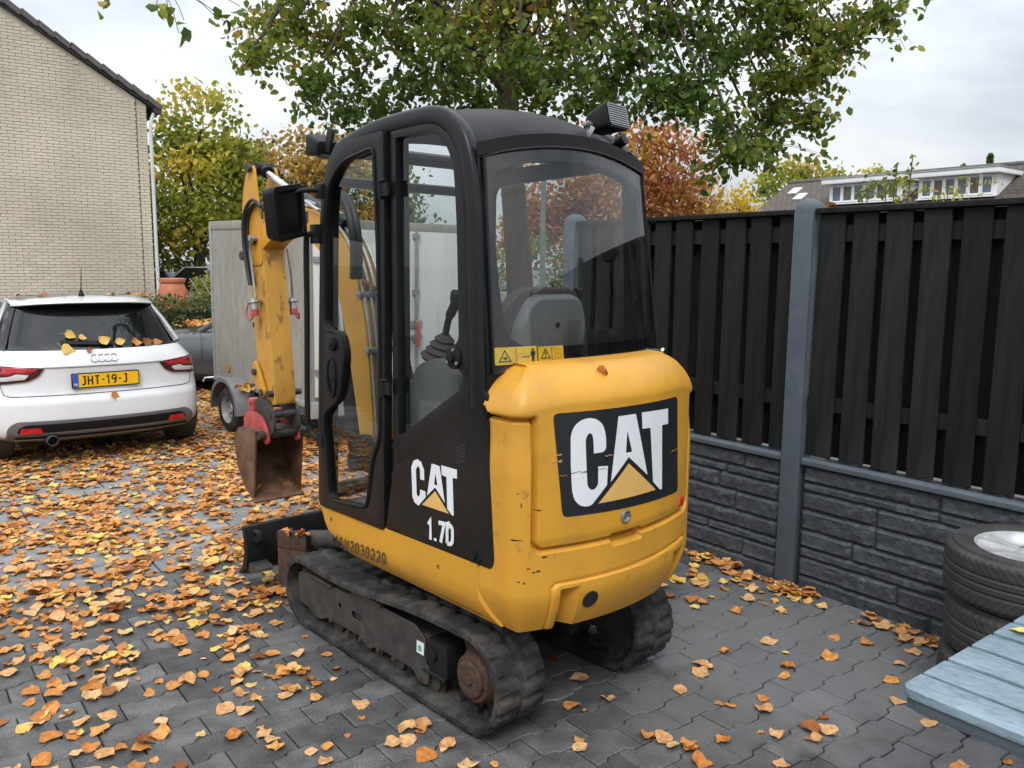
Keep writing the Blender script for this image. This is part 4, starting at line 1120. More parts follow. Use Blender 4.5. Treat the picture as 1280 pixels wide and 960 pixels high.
# ================================================================== mini excavator (local x forward, y to its left, z up)
dig = empty('mini_excavator', (MX, MY, 0), (0, 0, MYAW), 'yellow and black CAT mini excavator on rubber tracks with enclosed cab', 'excavator')
SY = lambda y: (lambda u, v, t: (u, y + t, v))          # map a side outline (x,z) onto the plane y (+t outwards)

# ---- tracks
def track(side):
    yc = side * 0.38
    xs, zs, rs = -0.752, 0.205, 0.178
    xi, zi, ri = 0.470, 0.178, 0.150
    path = []
    def arc(cx, cz, r, a0, a1, n):
        for k in range(n):
            a = R(a0 + (a1 - a0) * k / n); path.append((cx + r * math.cos(a), cz + r * math.sin(a), math.cos(a), math.sin(a)))
    # counter-clockwise in (x,z): front idler, top run, sprocket, bottom run
    N_A = 60
    arc(xi, zi, ri, -90, 92, N_A)
    for k in range(90):
        t = k / 90; x = xi + (xs - xi) * t; sag = -0.012 * math.sin(PI * 2 * t) - 0.012 * math.sin(PI * t)
        path.append((x, (zi + ri) + (zs + rs - zi - ri) * t + sag, 0.02, 1))
    arc(xs, zs, rs, 90, 270, 72)
    for k in range(92):
        t = k / 92; path.append((xs + (xi - xs) * t, (zs - rs) + (zi - ri - zs + rs) * t, 0, -1))
    n = len(path); pitch = 8; P = []
    h0, h1 = 0.010, 0.0195
    for i, (x, z, nx, nz) in enumerate(path):
        ph = (i % pitch) / pitch
        def lug(off):
            q = (ph + off) % 1.0
            return h1 if q < 0.62 else h0
        ya = [-0.115, -0.115, -0.108, -0.060, -0.016, -0.008, 0.008, 0.016, 0.060, 0.108, 0.115, 0.115]
        ha = [-0.012, 0.008, lug(0.06), lug(0.0), lug(-0.06), h0 - 0.006, h0 - 0.006, lug(0.44), lug(0.5), lug(0.56), 0.008, -0.012]
        P.append([(x + nx * h, yc + y, z + nz * h) for y, h in zip(ya, ha)] + [(x + nx * -0.018, yc + 0.09, z + nz * -0.018), (x + nx * -0.018, yc - 0.09, z + nz * -0.018)])
    tr = empty('crawler_track', (0, 0, 0)); tr.parent = dig
    # the part itself is the frame; belt, sprocket, idler, rollers are its pieces
    bpy.data.objects.remove(tr)
    s = side; yo = s * 0.462
    fr = MB()
    prof = [(0.555, 0.245), (0.50, 0.262), (0.10, 0.268), (0.06, 0.296), (-0.40, 0.298), (-0.47, 0.26), (-0.475, 0.16), (-0.49, 0.15), (-0.49, 0.075), (-0.43, 0.065), (-0.385, 0.105), (-0.13, 0.105), (-0.06, 0.072), (0.0, 0.105), (0.28, 0.10), (0.36, 0.07), (0.42, 0.07), (0.47, 0.095), (0.555, 0.10)]
    patch(fr, round_poly(prof, 0.018, 2), SY(yo - s * 0.006), 0, s * 0.006, holes=[circle(0.175, 0.193, 0.013, 14), round_poly([(0.075, 0.205), (0.075, 0.172), (-0.005, 0.172), (-0.005, 0.205)], 0.014, 3)])
    fr.box((0.04, s * 0.395, 0.19), (1.02, 0.10, 0.15))
    fr.box((0.33, s * 0.461, 0.268), (0.20, 0.03, 0.012)); fr.box((-0.10, s * 0.458, 0.303), (0.14, 0.03, 0.014))
    frame = fr.build('track_frame', STEEL_DARK, dig, bevel=0.003, seg=1)
    b = MB(); b.grid(P, wrap_u=True, wrap_v=True); b.build('rubber_belt', RUBBER, frame, smooth=38)
    # inner guide teeth
    m_ = MB()
    for i in range(0, n, pitch):
        x, z, nx, nz = path[i]; a = math.atan2(nz, nx)
        for yy in (-0.03, 0.03): m_.box((x - nx * 0.03, yc + yy, z - nz * 0.03), (0.03, 0.018, 0.03), rotm(ry=-a + PI / 2))
    m_.build('guide_teeth', RUBBER, frame, smooth=0)['kind'] = 'stuff'
    # final drive and sprocket
    m_ = MB(); Mx = Matrix.Translation((xs, yc - s * 0.02, zs)) @ Matrix.Rotation(-s * PI / 2, 4, 'X')
    m_.lathe([(0.135, -0.02), (0.135, 0.02), (0.115, 0.03), (0.105, 0.06), (0.095, 0.075), (0.088, 0.098), (0.082, 0.10), (0.0, 0.102)], 36, Mx)
    for k in range(15):
        a = 2 * PI * k / 15; m_.box((xs + 0.143 * math.cos(a), yc - s * 0.02, zs + 0.143 * math.sin(a)), (0.035, 0.032, 0.028), rotm(ry=-a))
    sp = m_.build('sprocket', RUST if s > 0 else STEEL_DARK, frame, bevel=0.002, seg=1)
    m_ = MB(); Mh = Matrix.Translation((xs, yc + s * 0.078, zs)) @ Matrix.Rotation(-s * PI / 2, 4, 'X')
    m_.lathe([(0.070, 0.0), (0.070, 0.012), (0.064, 0.017), (0.0, 0.017)], 28, Mh)
    m_.box((xs, yc + s * 0.097, zs), (0.035, 0.010, 0.035), rotm(ry=0.75))
    m_.build('hub_cover', RUST, sp, bevel=0.002)
    m_ = MB(); m_.box((xs + 0.20, s * 0.42, 0.21), (0.12, 0.09, 0.13)); m_.cyl((xs + 0.235, s * 0.463, 0.215), (xs + 0.235, s * 0.477, 0.215), 0.032, 18)
    m_.cyl((xs + 0.16, s * 0.45, 0.13), (xs + 0.30, s * 0.45, 0.13), 0.014, 10)
    m_.build('motor_guard', BLACK_SATIN, frame, bevel=0.012)
    m_ = MB(); Mi_ = Matrix.Translation((xi, yc, zi)) @ Matrix.Rotation(PI / 2, 4, 'X')
    m_.lathe([(0.0, -0.05), (0.09, -0.05), (0.125, -0.045), (0.125, -0.02), (0.138, -0.018), (0.138, 0.018), (0.125, 0.02), (0.125, 0.045), (0.09, 0.05), (0.0, 0.05)], 32, Mi_)
    m_.build('idler', STEEL_DARK, frame, bevel=0)
    for x in (-0.48, -0.24, 0.0, 0.24):
        m_ = MB(); Mr = Matrix.Translation((x, yc, 0.085)) @ Matrix.Rotation(PI / 2, 4, 'X')
        m_.lathe([(0.0, -0.06), (0.03, -0.06), (0.048, -0.055), (0.048, -0.02), (0.03, -0.018), (0.03, 0.018), (0.048, 0.02), (0.048, 0.055), (0.03, 0.06), (0.0, 0.06)], 18, Mr); m_.build('roller', STEEL_DARK, frame)
    for bx, bz in ((0.0, 0.098), (-0.135, 0.095), (-0.44, 0.088), (0.25, 0.1), (0.11, 0.09), (-0.25, 0.098)):
        m_ = MB(); m_.cyl((bx, yo - s * 0.004, bz), (bx, yo + s * 0.008, bz), 0.010, 8); m_.build('bolt', RUST, frame)
    if s > 0:
        m_ = MB(); patch(m_, [(-0.42, 0.242), (-0.468, 0.243), (-0.466, 0.192), (-0.419, 0.192)], SY(0.4655), 0, 0.0015); st = m_.build('sticker', mat('pale_green_sticker', (0.62, 0.70, 0.66), 0.5), frame)
        m_ = MB(); patch(m_, rrect(-0.452, 0.203, -0.43, 0.226, 0.006), SY(0.4672), 0, 0.0006); m_.build('print', mat('green_print', (0.10, 0.33, 0.25), 0.6), frame)
track(1); track(-1)

# ---- undercarriage centre, slew ring, floor
m_ = MB(); m_.box((-0.08, 0, 0.24), (0.62, 0.56, 0.14)); m_.box((-0.05, 0, 0.22), (0.16, 0.78, 0.10)); m_.box((-0.42, 0, 0.2), (0.14, 0.74, 0.09)); m_.box((0.24, 0, 0.2), (0.14, 0.74, 0.09))
m_.build('undercarriage', STEEL_DARK, dig, bevel=0.012)
m_ = MB(); m_.cyl((0, 0, 0.30), (0, 0, 0.46), 0.29, 40); m_.build('slew_ring', STEEL_DARK, dig)
m_ = MB(); patch(m_, round_poly([(0.26, 0.46), (-0.86, 0.46), (-1.0, 0.30), (-1.04, 0.0), (-1.0, -0.30), (-0.86, -0.46), (0.26, -0.46)], 0.05, 3), lambda u, v, t: (u, v, 0.47 + t), 0, 0.10); m_.build('deck_plate', BLACK_SATIN, dig)

# ---- dozer blade
m_ = MB(); pts = []
prof = [(1.07, 0.345), (1.105, 0.345), (1.085, 0.27), (1.085, 0.20), (1.12, 0.115), (1.17, 0.075), (1.13, 0.075), (1.06, 0.13), (1.045, 0.20), (1.05, 0.28)]
m_.prism([(x, 0.495, z) for x, z in prof], [(x, -0.495, z) for x, z in prof])
bl = m_.build('dozer_blade', BLACK_SATIN, dig, bevel=0.004)
for y0 in (0.455, -0.455):
    m_ = MB(); patch(m_, round_poly([(1.045, 0.335), (0.985, 0.335), (0.96, 0.29), (1.05, 0.265)], 0.012, 2), SY(y0), -0.012, 0.012, holes=[circle(1.008, 0.308, 0.016, 12)]); m_.build('lug', BLACK_SATIN, bl)
    m_ = MB(); patch(m_, round_poly([(1.05, 0.16), (0.97, 0.15), (0.955, 0.125), (1.06, 0.105)], 0.012, 2), SY(y0 - 0.02), -0.04, 0.05); m_.build('foot_bracket', STEEL_DARK, bl)
m_ = MB()
m_.prism([(0.79, 0.45, 0.30), (0.64, 0.372, 0.30), (0.64, 0.372, 0.385), (0.79, 0.45, 0.385)], [(0.815, 0.41, 0.30), (0.665, 0.332, 0.30), (0.665, 0.332, 0.385), (0.815, 0.41, 0.385)])
m_.prism([(0.79, 0.45, 0.12), (0.64, 0.372, 0.12), (0.64, 0.372, 0.298), (0.79, 0.45, 0.298)], [(0.802, 0.43, 0.12), (0.652, 0.352, 0.12), (0.652, 0.352, 0.298), (0.802, 0.43, 0.298)])
m_.build('blade_step_plate', RUST, dig, bevel=0.003)
for s in (1, -1):
    m_ = MB(); m_.bar((0.34, s * 0.20, 0.24), (1.06, s * 0.24, 0.20), 0.06, 0.09); m_.build('blade_arm', BLACK_SATIN, dig, bevel=0.006)
m_ = MB(); m_.cyl((0.36, 0.30, 0.42), (0.72, 0.30, 0.33), 0.045, 16); m_.build('blade_cylinder', STEEL_DARK, dig)
m_ = MB(); m_.cyl((0.72, 0.30, 0.33), (1.05, 0.30, 0.25), 0.022, 12); m_.build('cylinder_rod', CHROME, dig)
leaf_heap('leaf_litter', [tuple(dig.matrix_basis @ Vector((random.uniform(0.66, 0.80), random.uniform(0.34, 0.44), 0.387 + random.uniform(0, 0.015)))) for _ in range(7)] , 'few brown leaves caught on the rusty step plate before the digger blade')
bpy.context.view_layer.update()
DM_ = Matrix.Translation((MX, MY, 0)) @ Matrix.Rotation(MYAW, 4, 'Z')
bpy.data.objects.remove(bpy.data.objects['leaf_litter.001'])
leaf_heap('leaf_litter', [tuple(DM_ @ Vector((0.715 + 0.85 * u + random.gauss(0, 0.01), 0.408 + 0.45 * u + random.gauss(0, 0.012), 0.388 + random.uniform(0, 0.012)))) for u in [random.uniform(-0.08, 0.08) for _ in range(8)]], 'few brown leaves caught on the rusty step plate before the digger blade', smin=0.04, smax=0.06)

def clamp01(t): return 0 if t < 0 else 1 if t > 1 else t
# ---- lower side skirts
def skirt(s):
    top = [(0.266, 0.640), (-0.25, 0.655), (-0.80, 0.690)]
    m_ = MB(); P = []
    zs_ = [1.0, 0.97, 0.75, 0.55, 0.38, 0.25, 0.14, 0.06, 0.0]
    n = 40
    for i in range(n + 1):
        x = 0.266 + (-0.818 - 0.266) * i / n
        zt = 0.640 + (0.266 - x) / 1.084 * 0.050 - (0.0 if x > -0.30 else 0.010 * min(1, (-0.30 - x) / 0.1) * 0)
        zb = 0.452 + 0.03 * max(0, (x - 0.06) / 0.2) ** 1.5
        row = []
        for q in zs_:
            z = zb + (zt - zb) * q
            inn = 0.045 * max(0, (0.45 - q) / 0.45) ** 1.7
            xx = x
            if i < 6: xx = x - (1 - q) ** 1.3 * 0.10 * (1 - i / 6)
            xx -= max(0, (i - (n - 6)) / 6) * 0.085 * clamp01((0.60 - z) / 0.15) ** 2
            y = 0.4915 - inn - (0.008 if q == 1.0 else 0)
            row.append((xx, s * y, z))
        row.append((row[-1][0], s * 0.40, zb + 0.004)); row.insert(0, (x, s * 0.44, zt))
        P.append(row)
    m_.grid(P); m_.add([P[0][j] for j in range(len(P[0]))], [tuple(range(len(P[0])))])
    m_.add([P[-1][j] for j in range(len(P[0]))], [tuple(range(len(P[0])))[::-1]])
    sk = m_.build('side_skirt', YELLOW, dig, smooth=45)
    for hx, hz in ((0.184, 0.598), (-0.594, 0.598)):
        m_ = MB(); m_.cyl((hx, s * 0.485, hz), (hx, s * 0.4915, hz), 0.009, 14); m_.build('bolt_hole', INK, sk)
    return sk
sk = skirt(1); skirt(-1)
def put_text(txt, size, bold, xs_, o_, du, dv, y, m, name, parent, t=0.0015, h=None):
    """lettering on a left-hand side panel: reads towards the rear (-x)"""
    vs, fs = text_shape(txt, size, bold, xs_)
    w_ = max(a for a, b in vs)
    q = MB(); q.add([(o_[0] + du[0] * a + dv[0] * b, y + t, o_[1] + du[1] * a + dv[1] * b) for a, b in vs], fs)
    return q.build(name, m, parent, smooth=0)
stroke_text('16W2030220', 0.048, 0.0085, 0.0155, lambda u, v, t: (0.148 - u - 0.10 * v, 0.4922 - 0.05 * max(0, 0.53 - (0.486 + v + 0.055 * u)) + t, 0.486 + v + 0.055 * u), mat('faded_stencil', (0.060, 0.038, 0.012), 0.6), 'stencilled_number', sk)

# ---- rear body: counterweight and hood from one shell, split along the hatch joint
RA, RF = 1.12, 0.078
FCY = 0.49 - RF
FCX = -math.sqrt((RA - RF) ** 2 - FCY ** 2)
PHI = math.atan2(FCY, -FCX)
seg1 = -FCX - 0.80; seg2 = (PI / 2 - PHI) * RF; seg3 = 2 * PHI * RA
STOT = 2 * seg1 + 2 * seg2 + seg3 + 0.25
def plan(s):
    if s < seg1: return (-0.80 - s, 0.49, 0, 1)
    s -= seg1
    if s < seg2:
        a = PI / 2 - s / RF; return (FCX - RF * math.cos(a), FCY + RF * math.sin(a), -math.cos(a), math.sin(a))
    s -= seg2
    if s < seg3:
        a = PHI - s / RA; return (-RA * math.cos(a), RA * math.sin(a), -math.cos(a), math.sin(a))
    s -= seg3
    if s < seg2:
        a = PHI + s / RF; return (FCX - RF * math.cos(a), -FCY - RF * math.sin(a), -math.cos(a), -math.sin(a))
    s -= seg2
    return (FCX + s, -0.49, 0, -1)
S3 = seg1 + seg2
def shell(s, d):
    """point of the plan outline set in by d, without the corners folding over"""
    x, y, nx, ny = plan(s); e_ = d - (RF - 0.010)
    if e_ <= 0: return (x - nx * d, y - ny * d)
    sg = 1 if y > 0 else -1
    vy = -e_; vx = (e_ + vy * math.sin(PHI)) / math.cos(PHI)          # both offset lines meet here
    cx, cy = FCX + vx, (FCY + vy)
    mid = 2 * seg1 + 2 * seg2 + seg3
    if s <= seg1 or s >= S3 + seg3 + seg2: return (max(x - nx * d, cx), y - ny * d)
    if S3 <= s <= S3 + seg3:
        a = PHI - (s - S3) / RA; pc = math.atan2(cy, -cx); a = max(-pc, min(pc, a)); return (-(RA - d) * math.cos(a), (RA - d) * math.sin(a))
    return (cx + 0.010 * nx, sg * cy + 0.010 * ny)
def phi_of(s): return math.degrees(PHI - (s - S3) / RA)          # in the rear arc; linear beyond
def s_of(ph): return S3 + (PHI - R(ph)) * RA
HB = 0.757
def clamp01(t): return 0 if t < 0 else 1 if t > 1 else t
def sst(a, b, x): t = clamp01((x - a) / (b - a)); return t * t * (3 - 2 * t)
def groove(d, w_, dep): return dep * max(0, 1 - (d / w_) ** 2)
def rr_dist(ph, z, p0, p1, z0, z1, r):
    """signed distance (m) to a rounded rectangle in (arc, z), negative inside"""
    cx = (p0 + p1) / 2; cz = (z0 + z1) / 2; hx = abs(p1 - p0) / 2 * PI / 180 * RA - r; hz = (z1 - z0) / 2 - r
    dx = abs(ph - cx) * PI / 180 * RA - hx; dz = abs(z - cz) - hz
    return math.hypot(max(dx, 0), max(dz, 0)) + min(max(dx, dz), 0) - r
def hatch_d(ph, z): return rr_dist(ph, z, -22.0 - max(0, (z - 1.0)) * 0, 22.4, HB, 1.9, 0.035)
def inset(s, z):
    ph = phi_of(s); d = 0.0; e_ = sst(15.0, 31.0, abs(ph))
    if z < 0.60: d += 0.055 * ((0.60 - z) / 0.15) ** 1.6
    zr_ = 1.252 - 0.035 * e_
    if z > zr_: d += (0.125 + 0.02 * e_) * (1 - max(0, 1 - ((z - zr_) / (1.3745 - zr_)) ** 1.55) ** (1 / 1.55))
    hd = hatch_d(ph, z)
    cap = sst(1.200, 1.224, z)
    # columns beside the hatch lie back under the overhanging cap
    if hd > 0: d += 0.013 * (1 - cap) * sst(0.0, 0.01, hd) * sst(1.0, 1.19, z)
    if hd <= 0 and z < 1.2: d += 0.012 * sst(-0.004, -0.02, -abs(hd)) * 0
    if z < HB + 0.6 and z > HB - 0.03: d += 0.026 * (1 - sst(0.004, 0.011, abs(hd))) * (1 - cap * (abs(ph) > 20))
    if abs(ph) > 22.6: d += groove(abs(z - 1.203), 0.009, 0.020)
    # hatch face sits a little inside the bumper ledge below it
    if hd < 0 and z < 0.80: d += 0.006 * (1 - sst(0.757, 0.80, z))
    # grip notch under the hatch
    nd = rr_dist(ph, z, -2.1, 5.9, 0.728, 0.775, 0.006); d += 0.038 * (1 - sst(-0.007, 0.0, nd))
    # raised lower panel with two tie-down pockets
    ld = rr_dist(ph, z, -21.0, 18.7, 0.40, 0.632 - 0.0006 * (ph + 1) * (1 if ph < 0 else 0.2), 0.025)
    d -= 0.006 * (1 - sst(-0.006, 0.002, ld)); d += groove(abs(ld - 0.003), 0.006, 0.005)
    for a, b in ((13.2, 17.0), (-19.6, -14.2)):
        pd = rr_dist(ph, z, a, b, 0.40, 0.612, 0.008)
        inner = (ph - a) / (b - a) if a > 0 else (b - ph) / (b - a)          # 0 at the edge nearer the middle
        d += 0.055 * (1 - sst(-0.006, 0.0, pd)) * clamp01(0.10 + 1.5 * inner)
    # seam with the side skirt
    d += groove(abs(s - (0.018 + 0.09 * clamp01((0.60 - z) / 0.15) ** 2)), 0.004, 0.006) if z < 0.70 else 0
    # service panel rebate
    return d
ns = int(STOT / 0.0062); zrow = []
z = 0.452
while z < 1.374: zrow.append(z); z += 0.0062
GP = []
for i in range(ns + 1):
    s = STOT * i / ns; x, y, nx, ny = plan(s); row = []
    bot = inset(s, 0.452)
    row.append((x - nx * (bot + 0.10), y - ny * (bot + 0.10), 0.458))
    for z in zrow:
        d = inset(s, z); row.append((*shell(s, d), z))
    x1, y1 = row[-1][0], row[-1][1]
    for q in (0.06, 0.16, 0.3, 0.5, 0.75, 1.0):
        tx = -0.79; ty = max(-0.44, min(0.44, y1)); row.append((x1 + (tx - x1) * q, y1 + (ty - y1) * q, 1.3745 + 0.006 * (1 - (1 - q) ** 2)))
    GP.append(row)
nz_ = len(GP[0])
hood = MB(); cw = MB()
hood.v = [q for r in GP for q in r]; cw.v = list(hood.v)
for i in range(ns):
    sm = STOT * (i + 0.5) / ns
    for j in range(nz_ - 1):
        zm = 0.5 * (GP[i][j][2] + GP[i][j + 1][2])
        ph = phi_of(sm)
        xm = GP[i][j][0]
        if zm < 1.203 and sm < 0.03 and zm > 0.664: continue      # black panel stands here
        if sm > STOT - 0.25 - seg1 and zm > 0.668 and zm < 1.203: continue
        if sm < 0.006 + 0.085 * clamp01((0.60 - zm) / 0.15) ** 2 and zm <= 0.664: continue
        f = (i * nz_ + j, (i + 1) * nz_ + j, (i + 1) * nz_ + j + 1, i * nz_ + j + 1)
        lip = 1.203 + 0.085 * clamp01((0.115 - sm) / 0.115) ** 1.5 + 0.085 * clamp01((sm - (STOT - 0.25 - seg1 + 0.045)) / 0.115) ** 1.5
        if 1.203 < zm < lip or (zm > 1.203 and (sm < 0.044 or sm > STOT - 0.25 - 0.044)): continue
        tgt = hood if (zm > 1.203 or (hatch_d(ph, zm) < 0 and j > 0)) else cw
        tgt.f.append(f); tgt.mi.append(0)
def clean(m_):
    used = sorted({i for f in m_.f for i in f}); mp_ = {o: k for k, o in enumerate(used)}
    m_.v = [m_.v[o] for o in used]; m_.f = [tuple(mp_[i] for i in f) for f in m_.f]
clean(hood); clean(cw)
hd_o = hood.build('engine_hood', YELLOW, dig, smooth=50)
cw_o = cw.build('counterweight', YELLOW_WORN, dig, smooth=50)
def rear(ph, z, out_=0.0):
    s = s_of(ph); x, y, nx, ny = plan(s); d = inset(s, z) - out_
    return (x - nx * d, y - ny * d, z)
RM = lambda out_: (lambda u, v, t: rear(u / PI * 180 / RA, v, out_ + t))       # u = arc metres (left positive), v = z
def AR(L): return [(R(a) * RA, z) for a, z in L]
# decal
dec = MB(); patch(dec, round_poly(AR([(19.1, 1.226), (-13.9, 1.226), (-15.9, 0.848), (16.9, 0.866)]), 0.022, 4), RM(0.0015), 0, step=0.03)
dc = dec.build('rear_decal', DECAL_BLACK, hd_o, smooth=40)
Cc = [(7.93, 1.076), (8.19, 1.138), (8.93, 1.175), (10.4, 1.196), (12.0, 1.202), (13.6, 1.197), (14.95, 1.180), (15.66, 1.150), (15.53, 1.049), (15.19, 0.955), (14.6, 0.919), (13.4, 0.899), (12.2, 0.892), (11.0, 0.894), (7.62, 0.957), (7.53, 1.025), (9.75, 1.028), (9.65, 0.965), (10.3, 0.950), (11.2, 0.948), (11.99, 0.965), (12.39, 1.06), (12.60, 1.13), (11.98, 1.149), (11.27, 1.146), (10.95, 1.126), (10.77, 1.076)]
A1 = [(5.32, 1.195), (3.05, 1.195), (2.94, 1.139), (3.16, 1.060), (2.38, 1.060), (2.38, 1.043), (6.73, 0.965)]
A2 = [(3.05, 1.195), (0.78, 1.195), (-3.21, 0.96), (2.38, 1.043), (2.38, 1.060), (1.52, 1.06), (2.94, 1.139)]
Tt = [(-0.88, 1.196), (-9.73, 1.190), (-10.0, 1.131), (-7.65, 1.133), (-8.45, 0.887), (-7.56, 0.890), (-5.1, 0.928), (-3.68, 1.133), (-1.22, 1.136)]
for P_, nm in ((Cc, 'letter'), (A1, 'letter'), (A2, 'letter'), (Tt, 'letter')):
    PP = AR(P_)
    if P_ is Cc: PP = round_poly(PP, [0.03] * 8 + [0.0] + [0.03] * 5 + [0.0, 0.0, 0.0] + [0.02] * 9 + [0.0], 4)
    q = MB(); patch(q, PP, RM(0.003), 0, step=0.03); q.build(nm, DECAL_WHITE, hd_o, smooth=40)
q = MB(); patch(q, AR([(2.34, 1.020), (-6.1, 0.894), (9.5, 0.896)]), RM(0.003), 0, step=0.03); q.build('triangle', DECAL_YELLOW, hd_o, smooth=40)
def disc_on(ph, z, r, name, m, parent, depth=0.01, out_=0.0, prof=None):
    c = Vector(rear(ph, z, out_)); x, y, nx, ny = plan(s_of(ph)); n_ = Vector((nx, ny, 0)); up_ = (Vector(rear(ph, z + 0.02)) - Vector(rear(ph, z - 0.02))).normalized(); sd_ = n_.cross(Vector((0, 0, 1))); n2_ = up_.cross(sd_); n_ = n2_.normalized() if n2_.dot(n_) > 0 else -n2_.normalized()
    M_ = Matrix.Translation(c) @ n_.to_track_quat('Z', 'Y').to_matrix().to_4x4()
    q = MB(); q.lathe(prof or [(r, -depth), (r, 0.002), (r * 0.9, 0.004), (0, 0.004)], 24, M_); return q.build(name, m, parent)
lk = disc_on(2.7, 0.828, 0.02, 'hood_lock', ZINC, hd_o, prof=[(0.024, -0.01), (0.024, 0.006), (0.019, 0.008), (0.018, 0.001), (0.008, 0.001), (0.008, 0.004), (0, 0.004)])
q = MB(); patch(q, rrect(R(-18.7) * RA, 0.778, R(-17.55) * RA, 0.815, 0.006), RM(0.0), -0.002, 0.008); q.build('reflector', mat('red_reflector', (0.55, 0.012, 0.015), 0.25), hd_o, bevel=0.002)
disc_on(10.6, 0.552, 0.03, 'exhaust_outlet', INK, cw_o, prof=[(0.033, -0.012), (0.033, 0.0025), (0.030, 0.003), (0.0, 0.003)])
for a, b, c, d in ((25.2, 0.96, 0.012, 0.004), (24.6, 0.92, 0.005, 0.02), (21.5, 0.90, 0.035, 0.007), (25.6, 0.80, 0.05, 0.006), (20.3, 0.735, 0.035, 0.009), (23.2, 0.70, 0.02, 0.006), (22.2, 0.685, 0.016, 0.008), (21.4, 0.687, 0.018, 0.010), (25.0, 0.655, 0.02, 0.006), (24.0, 0.650, 0.012, 0.008)):
    q = MB(); cx = R(a) * RA; P_ = []
    for k in range(9):
        an = 2 * PI * k / 9; rr_ = random.uniform(0.5, 1.15); P_.append((cx + c / 2 * math.cos(an) * rr_, b + d / 2 * math.sin(an) * rr_))
    patch(q, P_, RM(0.0008), 0, step=0.008); q.build('paint_chip', RUST, cw_o, smooth=40)
for a, b, w_, h_, m__ in ((18.3, 1.065, 0.045, 0.003, 'y'), (17.9, 1.085, 0.02, 0.004, 'y'), (17.6, 1.060, 0.012, 0.005, 'y'), (14.0, 1.018, 0.09, 0.0022, 'k'), (11.6, 1.014, 0.07, 0.003, 'k'), (9.0, 1.018, 0.04, 0.0022, 'k'), (7.0, 1.062, 0.05, 0.0025, 'y'), (-13.0, 1.02, 0.05, 0.0025, 'y'), (17.0, 1.012, 0.03, 0.002, 'y')):
    q = MB(); cx = R(a) * RA; up = []; dn = []
    for k in range(7):
        x = cx + w_ * (k / 6 - 0.5); up.append((x, b + 0.004 * math.sin(k * 2.1 + a) * 0.5 + h_ * random.uniform(0.2, 0.6))); dn.append((x, up[-1][1] - h_ * random.uniform(0.3, 1.0)))
    patch(q, up + dn[::-1], RM(0.0042), 0, step=0.03); q.build('scratch', DECAL_YELLOW if m__ == 'y' else DECAL_BLACK, hd_o, smooth=40)
p_ = DM_ @ Vector(rear(7.2, 1.345, 0.004)); lone_leaf(p_, (1.25, 0.35, MYAW + 0.2), 0.050, 1, 'orange leaf stuck on the sloping top of the yellow engine hood')

# ---- black service panels beside the hood
def service(s):
    y = s * 0.478
    P_ = round_poly([(-0.309, 0.927), (-0.812, 1.231), (-0.868, 1.202), (-0.911, 0.700), (-0.895, 0.672), (-0.25, 0.662)], [0.012, 0.02, 0.02, 0.02, 0.02, 0.012], 3)
    q = MB(); patch(q, P_, SY(y), 0, s * 0.014, step=0.12); sp_ = q.build('service_panel', BLACK_PAINT, dig, bevel=0.004)
    q = MB(); q.cyl((-0.80, s * 0.489, 0.695), (-0.80, s * 0.502, 0.695), 0.016, 14); q.cyl((-0.83, s * 0.489, 0.688), (-0.83, s * 0.497, 0.688), 0.009, 10); q.build('panel_latch', BLACK_SATIN, sp_)
    return sp_
spn = service(1); service(-1)
YS = 0.4935
SC = [(-0.513, 0.912), (-0.512, 0.951), (-0.495, 0.978), (-0.471, 0.986), (-0.445, 0.975), (-0.430, 0.948), (-0.436, 0.833), (-0.450, 0.813), (-0.475, 0.806), (-0.522, 0.850), (-0.519, 0.871), (-0.486, 0.871), (-0.484, 0.850), (-0.474, 0.841), (-0.464, 0.848), (-0.460, 0.942), (-0.470, 0.958), (-0.480, 0.957), (-0.486, 0.946), (-0.487, 0.911)]
SA1 = [(-0.559, 0.985), (-0.583, 0.985), (-0.582, 0.953), (-0.574, 0.909), (-0.580, 0.909), (-0.580, 0.899), (-0.529, 0.856)]
SA2 = [(-0.583, 0.985), (-0.608, 0.983), (-0.638, 0.852), (-0.580, 0.899), (-0.580, 0.909), (-0.594, 0.908), (-0.582, 0.953)]
ST = [(-0.617, 0.989), (-0.709, 0.990), (-0.709, 0.957), (-0.684, 0.955), (-0.690, 0.816), (-0.678, 0.816), (-0.652, 0.835), (-0.648, 0.951), (-0.620, 0.954)]
for P_ in (SC, SA1, SA2, ST):
    q = MB(); patch(q, P_, SY(YS), 0); q.build('letter', DECAL_WHITE, spn, smooth=0)
q = MB(); patch(q, [(-0.580, 0.885), (-0.662, 0.817), (-0.497, 0.815)], SY(YS), 0); q.build('triangle', DECAL_YELLOW, spn, smooth=0)
stroke_text('1.7D', 0.078, 0.0165, 0.0105, lambda u, v, t: (-0.533 - u, YS + t, 0.690 + v + 0.085 * u), DECAL_WHITE, 'model_letters', spn, xs=0.96)
q = MB()
for k in range(10):
    for j in range(5):
        x = -0.706 - 0.0105 * j - (0.005 if k % 2 else 0); z = 1.012 + 0.0068 * k + 0.0008 * j * 5
        q.box((x, YS - 0.001, z), (0.006, 0.003, 0.0028), rotm(ry=0.5))
q.build('vent_grille', mat('vent_slots', (0.05, 0.052, 0.055), 0.5), spn, smooth=0)

